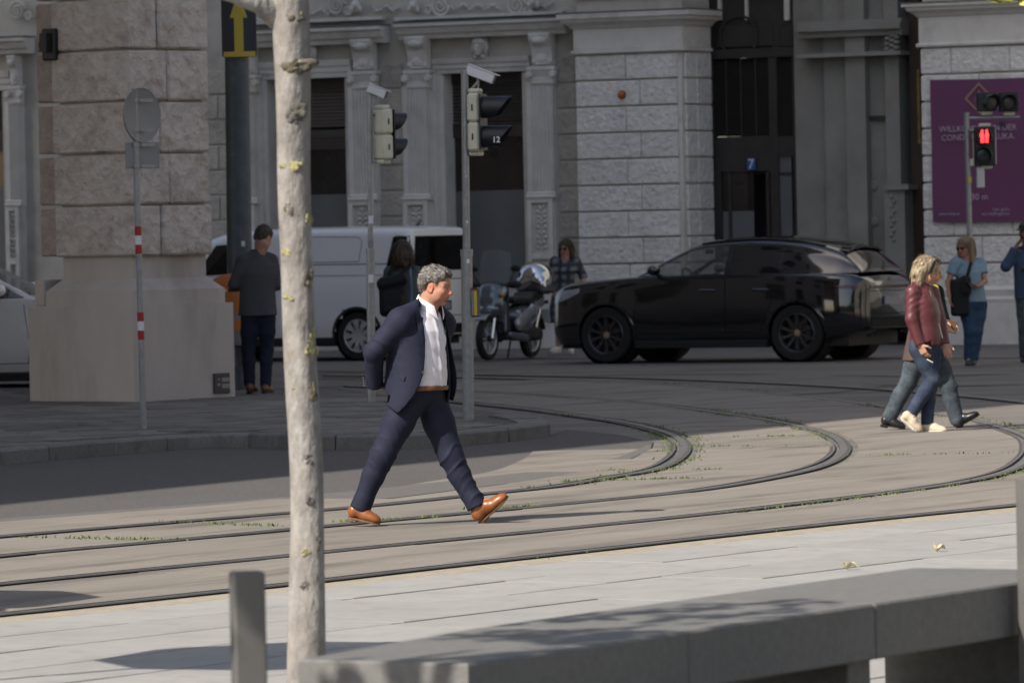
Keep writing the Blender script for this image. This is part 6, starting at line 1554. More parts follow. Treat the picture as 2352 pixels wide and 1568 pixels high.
# ================================================================ PEOPLE
def colmat(name, rough=.55, bump=.0, bscale=200, sss=.0):
    m = bpy.data.materials.new(name); m.use_nodes = True; n = m.node_tree.nodes; L = m.node_tree.links; b = n['Principled BSDF']
    a = n.new('ShaderNodeAttribute'); a.attribute_name = 'col'; no = n.new('ShaderNodeTexNoise'); no.inputs['Scale'].default_value = 60
    tc = n.new('ShaderNodeTexCoord'); L.new(tc.outputs['Object'], no.inputs['Vector'])
    mr = n.new('ShaderNodeMapRange'); mr.inputs['To Min'].default_value = .85; mr.inputs['To Max'].default_value = 1.15; L.new(no.outputs['Fac'], mr.inputs['Value'])
    mx = n.new('ShaderNodeMix'); mx.data_type = 'RGBA'; mx.blend_type = 'MULTIPLY'; mx.inputs[0].default_value = 1; L.new(a.outputs['Color'], mx.inputs[6]); L.new(mr.outputs[0], mx.inputs[7])
    L.new(mx.outputs[2], b.inputs['Base Color']); b.inputs['Roughness'].default_value = rough
    if sss: b.inputs['Subsurface Weight'].default_value = sss; b.inputs['Subsurface Radius'].default_value = (.012,.005,.003); b.inputs['Subsurface Scale'].default_value = 1.0
    return m
M_skin = colmat('skin', .5, sss=.0)
def cloth(name, c, rough=.8, var=.10, bump=.25, bscale=500, **kw): return mat(name, c, rough, var, 30, bump, bscale, bdist=.002, spec=.22, **kw)
M_suit = cloth('navy_suit_cloth', (.0155,.0178,.036), .75); M_lining = cloth('navy_lining', (.009,.011,.025), .6)
M_shirt = cloth('white_shirt_cotton', (.74,.72,.76), .7, .03); M_belt = mat('brown_belt', (.16,.055,.015), .45, .15, 20)
M_tan = mat('tan_shoe_leather', (.23,.075,.02), .38, .25, 14, coat=.15); M_sole = mat('shoe_sole', (.16,.09,.05), .7, .15, 20); M_solew = mat('white_sole', (.62,.58,.50), .6, .1)
M_btn = mat('dark_button', (.06,.05,.045), .3, 0)
M_eyew = mat('eye_white', (.33,.30,.28), .25, 0); M_iris = mat('iris', (.03,.025,.02), .2, 0); M_shades = mat('sunglass_lens', (.008,.008,.009), .1, 0)
def hairmat(name, c, c2, sc=60, st=(1,1,.25)): return mat(name, c, .55, .55, sc, .8, sc*2.2, dark=c2, dscale=sc*.6, damount=.8, stretch=st, bdist=.006)
M_hgrey = hairmat('grey_hair', (.085,.075,.066), (.24,.222,.205), 55); M_hblond = hairmat('blond_hair', (.25,.185,.11), (.52,.42,.28), 75); M_hdark = hairmat('dark_brown_hair', (.020,.013,.009), (.05,.03,.02), 34)
M_hbrown = hairmat('brown_hair', (.045,.027,.016), (.10,.062,.036), 34); M_hash = hairmat('ash_blond_hair', (.20,.14,.085), (.34,.25,.16), 34); M_shortbr = hairmat('short_brown_hair', (.035,.022,.014), (.07,.045,.03), 40)
M_leather = mat('burgundy_leather', (.10,.023,.029), .5, .2, 14, .35, 60, coat=.15, bdist=.004); M_jean = cloth('blue_denim', (.034,.047,.080), .85, .22, dark=(.075,.095,.13), dscale=7, damount=.6); M_jean2 = cloth('washed_denim', (.050,.064,.080), .85, .3, dark=(.115,.14,.16), dscale=6, damount=.7); M_jean3 = cloth('bright_denim', (.030,.060,.112), .85, .2, dark=(.05,.10,.17), dscale=6, damount=.6)
M_beige = mat('cream_trainer', (.58,.49,.36), .7, .08, 20); M_taupe = mat('taupe_trainer', (.28,.21,.15), .75, .1, 20); M_bshoe = mat('black_shoe', (.014,.014,.015), .35, .1, 10)
M_blazer = cloth('charcoal_blazer', (.070,.071,.077), .85); M_navytr = cloth('dark_navy_trousers', (.016,.021,.036), .85); M_green = cloth('dark_green_jacket', (.065,.085,.078), .85); M_bag = cloth('black_backpack', (.012,.013,.014), .7)
M_teal = cloth('pale_blue_tshirt', (.19,.29,.36), .85); M_hood = cloth('navy_hoodie', (.045,.07,.125), .9); M_cap = cloth('dark_cap', (.02,.022,.025), .8); M_phone = mat('phone_black', (.01,.01,.011), .2, 0)
M_brownc = cloth('taupe_coat', (.085,.06,.05), .85); M_yscarf = cloth('yellow_scarf', (.55,.50,.02), .85); M_bklk = cloth('black_jacket', (.014,.015,.016), .8); M_brshoe = mat('brown_shoe', (.13,.055,.025), .4, .15, 12); M_lstrap = cloth('light_blue_strap', (.30,.38,.55), .8); M_wallet = mat('brown_wallet', (.11,.06,.035), .6, .1)
# checked dress: woven squares in two greys
M_plaid = bpy.data.materials.new('checked_dress_cloth'); M_plaid.use_nodes = True
_n = M_plaid.node_tree.nodes; _L = M_plaid.node_tree.links; _b = _n['Principled BSDF']; _b.inputs['Roughness'].default_value = .85
_tc = _n.new('ShaderNodeTexCoord'); _mp = _n.new('ShaderNodeMapping'); _L.new(_tc.outputs['Object'], _mp.inputs[0]); _mp.inputs['Rotation'].default_value = (0, 0, .5)
_ws = []
for d_ in ('X', 'Z'):
    _w = _n.new('ShaderNodeTexWave'); _w.bands_direction = d_; _w.inputs['Scale'].default_value = 2.6; _w.inputs['Distortion'].default_value = 1.2; _w.inputs['Detail'].default_value = 3; _L.new(_mp.outputs[0], _w.inputs['Vector']); _ws.append(_w)
_m = _n.new('ShaderNodeMath'); _m.operation = 'MULTIPLY'; _L.new(_ws[0].outputs['Fac'], _m.inputs[0]); _L.new(_ws[1].outputs['Fac'], _m.inputs[1])
_r = _n.new('ShaderNodeValToRGB'); _r.color_ramp.elements[0].color = (.022,.026,.034,1); _r.color_ramp.elements[1].color = (.17,.185,.21,1); _r.color_ramp.elements[1].position = .8; _L.new(_m.outputs[0], _r.inputs[0]); _L.new(_r.outputs[0], _b.inputs['Base Color'])

A3_ = lambda v: np.array(v, float)
def unit(v): v = A3_(v); return v/max(1e-9, np.linalg.norm(v))
def headframe(yaw, pitch=0, roll=0):
    f = A3_([math.cos(yaw)*math.cos(pitch), math.sin(yaw)*math.cos(pitch), math.sin(pitch)]); l = A3_([-math.sin(yaw), math.cos(yaw), 0]); u = np.cross(f, l)
    if roll: l, u = l*math.cos(roll) + u*math.sin(roll), u*math.cos(roll) - l*math.sin(roll)
    return np.stack([f, l, u])
def head_into(f, c, M, s, neck, female=False):
    """skull, face and ears at c with frame M (forward, left, up), joined to the neck"""
    P = lambda a, b, d: A3_(c) + M.T @ (A3_([a,b,d])*s); E = lambda p, r, k=.02, op='u': f.ell(P(*p), A3_(r)*s, M, k*s, op)
    w_ = .94 if female else 1.0
    E((-.012,0,.034), (.100,.077*w_,.088)); E((.030,0,-.045), (.068,.058*w_,.068), .03); E((.050,0,-.005), (.050,.060*w_,.085), .03)
    E((.072,0,-.098), (.022,.024,.019), .025); E((.010,.050,-.065), (.05,.018,.035), .03); E((.010,-.050,-.065), (.05,.018,.035), .03)
    for sd in (-1, 1):
        E((.064,sd*.040,-.022), (.028,.026,.024), .02); f.cap(P(.090,sd*.012,.024), P(.074,sd*.052,.022), .010*s, .008*s, .012*s)
        E((.100,sd*.031,.003), (.017,.018,.012), .012, 's'); E((.083,sd*.031,.003), (.0125,.0125,.0115), .003)
        E((-.006,sd*.076*w_,-.008), (.022,.007,.032), .006); E((-.000,sd*.083*w_,-.006), (.011,.004,.018), .006, 's'); E((.002,sd*.077*w_,-.034), (.010,.006,.010), .006)
        E((.101,sd*.012,-.034), (.011,.009,.008), .006)
    f.cap(P(.092,0,.020), P(.116,0,-.024), .0085*s, .0125*s, .014*s); E((.115,0,-.027), (.0125,.0125,.0105), .006)
    E((.094,0,-.058), (.012,.024,.0065), .006); E((.092,0,-.070), (.012,.021,.0065), .006); f.cap(P(.108,.019,-.064), P(.108,-.019,-.064), .0022*s, .0022*s, .003*s, 's')
    E((.083,0,-.083), (.010,.018,.006), .008, 's')
    r0 = (.050 if female else .060)*s; f.cap(P(-.028,0,-.05), neck, r0, r0*1.12, .03)
    f.cap(P(.02,0,-.085), (A3_(neck) + M[0]*np.array([1,1,0])*.03), .03*s, .035*s, .03)
def face_paint(c, M, s, base, lip=(.36,.10,.085), brow=None, blush=.18, stubble=0.0):
    base = A3_(base); brow = brow if brow is None else A3_(brow)
    def fn(V):
        q = ((V - A3_(c)) @ M.T)/s; C = np.ones((len(V),3))*base; fr_ = q[:,0] > .04
        g = np.exp(-(((q[:,0]-.075)/.04)**2 + ((np.abs(q[:,1])-.042)/.022)**2 + ((q[:,2]+.025)/.028)**2)) + np.exp(-((q - A3_([.116,0,-.026]))**2).sum(1)/.0005) + .8*np.exp(-(((np.abs(q[:,1])-.08)/.012)**2 + (q[:,0]/.03)**2 + (q[:,2]/.04)**2))
        C *= 1 + blush*g[:,None]*A3_([.9,-.45,-.5])
        if stubble: C *= 1 - stubble*np.exp(-(((q[:,2]+.085)/.03)**2))[:,None]*(q[:,0] > .0)[:,None]
        lp = fr_ & (((np.abs(q[:,2]+.064)/.0125)**2 + (q[:,1]/.024)**2) < 1) & (q[:,0] > .085); C[lp] = lip
        if brow is not None:
            by = .026 + .006*np.cos((np.abs(q[:,1])-.034)/.02); bw = fr_ & (np.abs(q[:,2]-by+.001) < .0048) & (np.abs(np.abs(q[:,1])-.034) < .021); C[bw] = brow
        ln = fr_ & (np.abs(q[:,2]-.0115) < .0022) & (np.abs(np.abs(q[:,1])-.031) < .015); C[ln] = base*.3
        return np.clip(C, 0, 1)
    return fn
def hand_into(f, w, d, n, th=1, curl=.5, s=1.0):
    """palm, four fingers of different length bending towards the palm side n, and a thumb leaving the side of the palm"""
    w = A3_(w); d = unit(d); n = unit(A3_(n) - d*np.dot(n, d)); b = np.cross(n, d); M = np.stack([d, b, n])
    f.boxr(w + d*.048*s, A3_([.050,.040,.0145])*s, .013*s, M, .012*s); f.cap(w - d*.03*s, w + d*.02*s, .026*s, .025*s, .012*s, 'u', (n, .75))
    for i, (L, r) in enumerate(((.066,.0086),(.076,.0088),(.071,.0084),(.055,.0076))):
        p = w + (d*(.090 - .004*abs(i-1.3)) + b*th*(.029 - .0195*i))*s; a = curl*(.55 + .12*i); dr = d + b*th*(.08 - .055*i)
        for sg, fr_ in enumerate((.45,.32,.23)):
            ang = a*(sg + .6); v = unit(dr*math.cos(ang) + n*math.sin(ang)); q = p + v*L*fr_*s; f.cap(p, q, r*(1-.08*sg)*s, r*(.93-.08*sg)*s, .004*s); p = q
    p = w + (d*.022 + b*th*.032)*s; v = unit(d*.55 + b*th*.75 + n*.35); q = p + v*.042*s; f.cap(p, q, .0135*s, .0105*s, .010*s); v = unit(d*.85 + b*th*.25 + n*(.35 + .3*curl)); f.cap(q, q + v*.034*s, .0103*s, .0085*s, .004*s)
def eyes(t, c, M, s, cols=True):
    for sd in (-1, 1):
        P = lambda a, b, d: A3_(c) + M.T @ (A3_([a,b,d])*s)
        e = MB(); e.ell(P(.0845,sd*.031,.002), (.0118*s,)*3, 10, 8); e = e.build('eye', M_eyew, t, smooth=180); MB().ell(P(.0915,sd*.030,.002), (.0063*s,)*3, 8, 6).build('iris', M_iris, e, smooth=180)
def sunglasses(t, c, M, s):
    P = lambda a, b, d: tuple(A3_(c) + M.T @ (A3_([a,b,d])*s)); m = Matrix([list(M[0]), list(M[1]), list(M[2])]).transposed().to_4x4()
    g = MB()
    for sd in (-1, 1):
        g.lathe([(.001,.003),(.024*s,.003),(.026*s,0),(.001,-.003)], 14, Matrix.Translation(P(.106,sd*.033,.002)) @ m @ Matrix.Rotation(PI/2, 4, 'Y') @ Matrix.Diagonal((.85,1.1,1,1)))
        g.tube([P(.104,sd*.056,.008), P(.02,sd*.082,.006)], .003, 5)
    g.tube([P(.112,-.01,.006), P(.112,.01,.006)], .003, 5); return g.build('sunglasses', M_shades, t)
def shoe(t, heel, toe, ank, m, msole, w_=.046, name='shoe', trainer=False, laces=None, up=None):
    heel, toe, ank = A3_(heel), A3_(toe), A3_(ank); x = unit(toe - heel); u = unit((ank - heel) - x*np.dot(ank - heel, x)) if up is None else unit(A3_(up) - x*np.dot(up, x)); y = np.cross(u, x); M = np.stack([x, y, u]); L = np.linalg.norm(toe - heel)
    lo = np.minimum(np.minimum(heel, toe), ank) - .1; hi = np.maximum(np.maximum(heel, toe), ank) + .1
    Pt = lambda a, b, c: heel + x*a*L + y*b + u*c; f = Fld(lo, hi, .0055)
    f.cap(Pt(.16,0,.055), Pt(.45,0,.055), .036, .040, .03, 'u', (y, .95)); f.ell(Pt(.64,0,.034), (.30*L, w_, .034), M, .03); f.ell(Pt(.84,0,.024), (.165*L, w_*.80, .021), M, .02); f.cap(Pt(.17,0,.05), ank + u*.0, .037, .040, .02)
    f.ell(Pt(.14,0,.045), (.10*L, .034, .045), M, .02)
    f.put(lo, hi, lambda X, Y, Z: (X-heel[0])*u[0] + (Y-heel[1])*u[1] + (Z-heel[2])*u[2] - .012, 0, 's', 0) if True else None
    me = f.mesh(name, m); o = link(name, me, t)
    s_ = MB(); Ms = Matrix((tuple(x)+(0,), tuple(y)+(0,), tuple(u)+(0,), (0,0,0,1))).transposed(); Ms.translation = Vector(heel); n = 22; rings = []
    th = .024 if trainer else .012
    for z, e in ((0,.96),(th*.4,1.0),(th,1.0)):
        ring = []
        for k in range(n):
            a = 2*PI*k/n; cx, cy = math.cos(a), math.sin(a); xx = L*(.5 + .505*cx); wd = np.interp(xx/L, [0,.08,.2,.42,.68,.88,1.0], [.022,.032,.034,.033,.046,.036,.010])*1.06*e; ring.append((xx, wd*(1 if cy >= 0 else -1)*min(1, abs(cy)*1.6), z))
        rings.append(ring)
    s_.loft(rings, True, True, True, Ms)
    if not trainer: s_.box((0.0,-.031,-.014), (.30*L,.031,.001), .004, Ms)
    s_.build('sole', msole, o)
    if laces:
        lc = MB()
        for k in range(4): lc.tube([Pt(.40+.055*k, -.018, .094-.010*k), Pt(.42+.055*k, 0, .099-.010*k), Pt(.40+.055*k, .018, .094-.010*k)], .0034, 5)
        lc.tube([Pt(.40,0,.10), Pt(.46,.03,.085), Pt(.42,.04,.07)], .0028, 5); lc.build('laces', laces, o)
    return o
def legs_into(f, J, r, k=.03, pel=(.165,.125), yaw=0):
    """two trouser legs with seat; r = (hip, knee, ankle) radii"""
    pc = A3_(J['pelvis']); M = headframe(yaw)
    f.ell(pc + A3_([0,0,.02]), (pel[1], pel[0], .15), M, k)
    for s_ in ('R', 'L'):
        h, kn, an = A3_(J['hip'+s_]), A3_(J['knee'+s_]), A3_(J['ank'+s_]); mid = h*.55 + kn*.45
        f.cap(h, mid, r[0], r[0]*.62 + r[1]*.38, .04); f.cap(mid, kn, r[0]*.62 + r[1]*.38, r[1], .03); cal = kn*.62 + an*.38 + M[0]*-.008; f.cap(kn, cal, r[1], r[1]*.60 + r[2]*.40, .025); f.cap(cal, an, r[1]*.60 + r[2]*.40, r[2], .02)
def ridges(V, d, lam, seed, warp=.35):
    """sharp irregular creases running across direction d, roughly lam apart"""
    ph = (V @ unit(d))/lam + warp*3.2*wob(V, 8, seed, 2) + warp*.9*wob(V, 20, seed+1, 2)
    r = 1 - np.abs(np.sin(PI*ph)); gate = np.clip(.15 + 1.1*wob(V, 11, seed+2, 2), 0, 1)
    return (r**2.2 - .28)*gate
def legfolds(J, amp, seed, hs=1.0):
    segs = []
    for s_ in ('R', 'L'):
        segs.append((A3_(J['knee'+s_]), .16, amp*1.3)); segs.append((A3_(J['ank'+s_]) + A3_([0,0,.06]), .12, amp*1.6)); segs.append((A3_(J['hip'+s_]) - A3_([0,0,.08]), .14, amp*1.0))
    def fn(V, N):
        d = amp*.35*wob(V, 9, seed, 2, (1,1,.5)) + amp*.45*wob(V, 26, seed+5, 2, (1,1,.22))
        for i, (c, w_, a) in enumerate(segs):
            g = np.exp(-((V - c)**2).sum(1)/(w_*w_)); sg = 1 if i < 3 else -1
            d += a*1.25*g*ridges(V, A3_([.7*sg,.35,.6]), .085, seed+i)
        return d
    return fn
def bounds(pts, pad):
    P = np.array([A3_(p) for p in pts]); return P.min(0) - pad, P.max(0) + pad
def levels(P, S, yaw, prof, lean=0.0):
    """ellipses from the pelvis P (t=0) to the shoulders S (t=1): prof rows (t, half width, half depth, forward shift)"""
    P, S = A3_(P), A3_(S); F = A3_([math.cos(yaw), math.sin(yaw), 0]); out = []
    for row in prof:
        t, w_, d_, fs = row; c = P + (S - P)*t + F*fs; out.append((c[2], c[0], c[1], w_, d_, yaw))
    return out
def hair_short(t, c, M, s, m, puff=.014, seed=1, front=.0, name='hair'):
    P = lambda a, b, d: A3_(c) + M.T @ (A3_([a,b,d])*s); lo, hi = A3_(c) - .2*s, A3_(c) + .2*s; f = Fld(lo, hi, .0055*max(1, s))
    f.ell(P(-.016,0,.040), A3_([.102+puff*.8,.077+puff*.75,.088+puff*1.3])*s, M, 0); f.ell(P(.035,0,.085), A3_([.062,.060,.036+puff*.6])*s, M, .03*s); f.ell(P(-.05,0,-.005), A3_([.062,.070+puff*.3,.07])*s, M, .02*s)
    def cut(X, Y, Z):
        d = [X - c[0], Y - c[1], Z - c[2]]; q = [(M[i][0]*d[0] + M[i][1]*d[1] + M[i][2]*d[2])/s for i in range(3)]
        line = np.where(q[0] > .018, -.030 + (q[0]-.018)*(1.25 + front) + np.where(q[0] > .018, .035, 0)*np.clip((q[0]-.018)/.02, 0, 1), np.where(q[0] > -.03, -.045 + (q[0]+.0)*.2, -.088 + 0*q[0]))
        earcut = .045 - np.sqrt((q[0]-.004)**2 + ((q[2]+.020)*.8)**2)
        return -np.maximum(line - q[2], earcut)*s*.8
    f.fn(cut, 's')
    def disp(V, N):
        q = ((V - A3_(c)) @ M.T)/s; return s*(.0055*wob(q, 95, seed, 2, (1,1.0,.55)) + .004*np.sin(170*q[:,1] + 60*q[:,0] + 3*wob(q, 30, seed+1)) )
    return link(name, f.mesh(name, m, disp), t)
def hair_long(t, c, M, s, m, L=.25, seed=1, vol=.02, name='hair', fwd=0.0, part=True):
    P = lambda a, b, d: A3_(c) + M.T @ (A3_([a,b,d])*s); lo, hi = A3_(c) - A3_([.22,.22,.2+L]), A3_(c) + .22; f = Fld(lo, hi, .008)
    f.ell(P(-.016,0,.036), A3_([.104+vol*.7,.080+vol,.092+vol])*s, M, 0); f.ell(P(-.045,0,-.03), A3_([.075+vol*.5,.088+vol,.10])*s, M, .03)
    if L > .05:
        for sd in (-1, 1):
            f.cap(P(-.02,sd*(.07+vol*.6),-.02), A3_(P(.01+fwd,sd*(.085+vol*.8),-.05)) - A3_([0,0,L]), (.040+vol*.4)*s, .022, .03); f.cap(P(-.05,sd*.04,-.02), A3_(P(-.07,sd*.05,-.05)) - A3_([0,0,L]), .05*s, .03, .03)
    def cut(X, Y, Z):
        d = [X - c[0], Y - c[1], Z - c[2]]; q = [(M[i][0]*d[0] + M[i][1]*d[1] + M[i][2]*d[2])/s for i in range(3)]
        return np.minimum(q[0] - .026 - fwd, .082 - q[2] - .35*np.abs(q[1]))*s
    f.fn(lambda X, Y, Z: -cut(X, Y, Z), 's', .01)
    def disp(V, N):
        q = ((V - A3_(c)) @ M.T)/s; return s*(.005*wob(q, 60, seed, 3, (1,1,.25)) + .004*np.sin(140*q[:,1] + 90*q[:,0] + 3*wob(q, 20, seed+1)))
    return link(name, f.mesh(name, m, disp), t)

def strands(hair, c, M, s, n, L, comb, m, seed=1, lift=.35, w_=.0016, jit=.14):
    """loose locks over the hair: thin tapering ribbons combed along comb (forward, left, up)"""
    rg = random.Random(seed); vs_ = hair.data.vertices; N = len(vs_); mb = MB(); cm = Vector(M.T @ unit(comb))
    for _ in range(n):
        v = vs_[rg.randrange(N)]; nrm = Vector(v.normal); d = cm + Vector((rg.gauss(0,jit), rg.gauss(0,jit), rg.gauss(0,jit))); d = (d - nrm*d.dot(nrm)); d = d.normalized() + nrm*lift*rg.random(); d.normalize()
        b = d.cross(nrm).normalized()*w_*rg.uniform(.7,1.6); l = L*rg.uniform(.5,1.2); p = Vector(v.co); mid = p + d*l*.5 + nrm*.002; e = p + d*l - nrm*l*.12 + Vector((rg.gauss(0,.05), rg.gauss(0,.05), rg.gauss(0,.05)))*l
        mb.add([p - b, p + b, mid + b, mid - b, e], [(0,1,2,3),(3,2,4)])
    return mb.build('hair_strands', m, hair, kind='stuff')
def figure(label, x, y, Y0, J, opt):
    """J: joints as (picture x, picture y, depth shift); everything is built round a root on the ground under the pelvis"""
    z0 = opt.get('z0', 0); pel = dp(J['pelvis'][0], J['pelvis'][1], Y0 + J['pelvis'][2]); root = Vector((pel.x, pel.y, z0))
    t = thing('person', label, 'person', root); K = {k: A3_(dp(v[0], v[1], Y0 + v[2]) - root) for k, v in J.items()}
    return t, K, root
def std_body(t, K, hd, hy, hp, s, skin, fem, paint, hands=(), limb=True, extra=None, hres=.0065, roll=0, thin=.75):
    """one continuous body: head, neck, trunk, limbs, hands"""
    M = headframe(hy, hp, roll); lo, hi = bounds([v for v in K.values()] + [hd], .20)
    f = Fld(lo, hi, hres); sh = (K['shR'] + K['shL'])/2
    head_into(f, hd, M, s, K['neck'], fem)
    f.cap(K['neck'], sh*.5 + K['neck']*.5 - A3_([0,0,.05]), .055, .07, .03); f.cap(K['shR'], K['shL'], .045, .045, .03); f.cap(sh - A3_([0,0,.08]), K['pelvis'], .10*thin, .10*thin, .05)
    for sd in ('R', 'L'):
        f.cap(K['sh'+sd], K['el'+sd], .042*thin/.75, .034*thin/.75, .02); f.cap(K['el'+sd], K['wr'+sd], .034*thin/.75, .023*thin/.75, .01)
        f.cap(K['pelvis'], K['hip'+sd], .07, .06, .03); f.cap(K['hip'+sd], K['knee'+sd], .062*thin/.75, .042*thin/.75, .02); f.cap(K['knee'+sd], K['ank'+sd], .042*thin/.75, .03, .02); f.cap(K['ank'+sd], K['toe'+sd]*.6 + K['ank'+sd]*.4 - A3_([0,0,.01]), .028, .024, .02)
    for h in hands: hand_into(f, *h)
    if extra: extra(f)
    o = link('body', f.mesh('body', M_skin, None, (0,0,0), paint or face_paint(hd, M, s, skin)), t); return M

# ---------------------------------------------------------------- the man in the suit
def hero():
    Y0 = 35.5
    J = dict(pelvis=(965,890,0), hipR=(946,908,-.07), hipL=(986,908,.07), kneeR=(878,1046,-.09), kneeL=(1036,1048,.03), ankR=(829,1163,-.06), ankL=(1093,1158,.0),
             heelR=(799,1189,-.05), toeR=(873,1204,-.10), heelL=(1101,1203,.02), toeL=(1169,1140,-.04), neck=(981,706,0), shR=(920,738,-.16), shL=(1016,742,.15), elR=(858,808,-.17), elL=(1003,815,.24), wrR=(860,884,-.06), wrL=(925,880,.20), head=(1001,658,-.01))
    t, K, root = figure('man in a navy suit and open white shirt striding over the tram rails', 0, 0, Y0, J, {})
    yaw = R(-38); hy, hp, s = R(-22), R(-12), .925; hd = K['head']
    M0 = headframe(hy, hp); skin = (.40,.195,.125)
    D3 = lambda x, y, d: A3_(dp(x, y, Y0 + d) - root)
    hw = [(K['wrR'], A3_([.35,.85,-.25]), (0,.2,1), 1, .6, 1.0), (K['wrL'], A3_([.1,-.3,-.5]), (-.3,-.6,.5), -1, .7, 1.0)]
    M = std_body(t, K, hd, hy, hp, s, skin, False, face_paint(hd, M0, s, skin, (.30,.10,.085), (.11,.085,.07), .25, .12), hw, hres=.0052)
    eyes(t, hd, M, s)
    def hair(f): pass
    hh = hair_short(t, hd, M, s, M_hgrey, .012, 4); strands(hh, hd, M, s, 1400, .030, (-.75,0,.10), M_hgrey, 2, .16, .0018, .25); strands(hh, hd, M, s, 500, .028, (-.75,0,-.35), mat('light_grey_hair', (.24,.225,.205), .6, .3, 80), 3, .14, .0018, .25)
    # trousers
    lo, hi = bounds([K[k] for k in ('pelvis','kneeR','kneeL','ankR','ankL')], .17); f = Fld(lo, hi, .007); 
    legs_into(f, K, (.106,.080,.056), .03, (.168,.135), yaw)
    for sd in ('R','L'):
        a = K['ank'+sd]; v = unit(a - K['knee'+sd]); f.cap(a - v*.05, a + v*.025, .060, .066, .02)
        f.put(a - .12, a + .12, lambda X, Y, Z, a=a, v=v: -((X-a[0])*v[0] + (Y-a[1])*v[1] + (Z-a[2])*v[2] - .018), .0, 's', 0)
    ztop = D3(965,892,0)[2]; f.put(lo, hi, lambda X, Y, Z: ztop - Z + 0*X, 0, 's', 0)
    lf = legfolds(K, .0095, 5); tr = link('trousers', f.mesh('trousers', M_suit, lf), t)
    # shirt
    zz = lambda y: D3(965, y, 0)[2]; cx = lambda x, y: D3(x, y, 0)[:2]
    def lv(rows): return [(zz(y), *(cx(x, y) + A3_([math.cos(yaw), math.sin(yaw)])*sh_), rw, rd, yaw) for y, x, rw, rd, sh_ in rows]
    sl = lv([(888,962,.165,.150,.02),(850,960,.172,.155,.022),(800,960,.172,.150,.015),(760,965,.170,.135,.008),(735,970,.150,.105,.0),(715,978,.085,.080,.0),(700,983,.068,.070,.0)])
    f = Fld(A3_([-.35,-.35,zz(910)]), A3_([.35,.35,zz(690)]), .007); f.torso(sl, .02)
    Xg, Yg, Zg = f.ax[0].reshape(-1,1,1), f.ax[1].reshape(1,-1,1), f.ax[2].reshape(1,1,-1); cn = cx(982, 708); fr_ = (Xg-cn[0])*math.cos(yaw) + (Yg-cn[1])*math.sin(yaw); lt = -(Xg-cn[0])*math.sin(yaw) + (Yg-cn[1])*math.cos(yaw)
    f.F = np.maximum(f.F, np.minimum(fr_, (Zg - zz(738))*.75 - np.abs(lt))).astype(np.float32)              # open at the neck
    pk = lambda V: ((V[:,0]-cx(965,800)[0])*math.cos(yaw) + (V[:,1]-cx(965,800)[1])*math.sin(yaw), -(V[:,0]-cx(965,800)[0])*math.sin(yaw) + (V[:,1]-cx(965,800)[1])*math.cos(yaw))
    def sdisp(V, N):
        fr_, lt = pk(V); d = .0045*wob(V, 24, 8, 3, (1,1,1.2)); g = (fr_ > 0); d += g*.006*np.exp(-(lt/.014)**2)
        ph = 60*V[:,2] + 42*lt + 2.2*wob(V, 12, 4); d += g*.0055*np.exp(-((lt-.03)/.09)**2)*(np.abs(np.sin(ph*.5))*1.4 - .7)*np.clip((zz(740)-V[:,2])*8, 0, 1); return d
    shirt = link('shirt', f.mesh('shirt', M_shirt, sdisp), t)
    for y, x in ((742,1006),(768,1008),(797,1010),(826,1010),(855,1006)):
        p = D3(x, y, -.13); MB().ell(tuple(p), (.006,.004,.006), 8, 5)
    # shirt collar: a stand round the neck folded over into two pointed leaves
    c0 = cx(984, 705); F_ = Vector((math.cos(yaw), math.sin(yaw), 0)); L_ = Vector((-math.sin(yaw), math.cos(yaw), 0))
    zs_c = [zz(y) for y in (735, 705, 675)]; ccx = [cx(985,735)[0], cx(986,705)[0], cx(990,675)[0]]; ccy = [cx(985,735)[1], cx(986,705)[1], cx(990,675)[1]]
    rows = []
    for k in range(49):
        a = -1 + 2*k/48; th = a*PI; g = 1 - abs(abs(a) - 0)                               # a=0 at the back, +-1 at the front
        fr2 = max(0, (abs(a) - .45)/.55)
        gap = .34 - .0*fr2; t_top = PI*(1 - a*0) if False else (PI + a*(PI - .52)); t_bot = PI + a*(PI - .30 + .06*fr2)
        zf = zz(674) + (zz(703) - zz(674))*abs(a)**1.5; ze = zz(695) + (zz(736) - zz(695))*abs(a)**2.2; row = []
        for v in (-1.0, -.5, 0, .12, .4, .7, 1.0):
            if v < 0: z = zf + (zz(722) - zf)*(-v); rr = .072 - .003*(-v); tt = t_top
            else: z = zf + (ze - zf)*v + (.004 if v == .12 else 0); rr = .072 + .020*v**.6; tt = t_top + (t_bot - t_top)*v
            x_, y_ = np.interp(z, zs_c, ccx), np.interp(z, zs_c, ccy)
            row.append(Vector((x_, y_, z)) + F_*math.cos(tt)*rr*1.06 + L_*math.sin(tt)*rr)
        rows.append(row)
    mb = MB(); mb.grid(rows); mb.grid([[p - (F_*.0 + Vector((0,0,.0015))) for p in r] for r in rows][::-1]); mb.build('collar', M_shirt, shirt, smooth=60)
    # collar of the jacket round the back of the neck
    f = Fld(A3_([-.4,-.4,zz(748)]), A3_([.4,.4,zz(684)]), .006); jc = [(zz(745), *cx(976,745), .150,.118,yaw), (zz(728), *cx(979,728), .118,.104,yaw), (zz(710), *cx(984,710), .097,.097,yaw), (zz(690), *cx(986,690), .085,.086,yaw)]; f.torso(jc, 0)
    jin = sorted((z_, a, b, c-.011, d-.011, e) for z_, a, b, c, d, e in jc); jin[0] = (jin[0][0]-.02,)+jin[0][1:]; jin[-1] = (jin[-1][0]+.02,)+jin[-1][1:]; f.torso(jin, 0, 's')
    Xg, Yg, Zg = f.ax[0].reshape(-1,1,1), f.ax[1].reshape(1,-1,1), f.ax[2].reshape(1,1,-1); fr_ = (Xg-c0[0])*math.cos(yaw) + (Yg-c0[1])*math.sin(yaw)
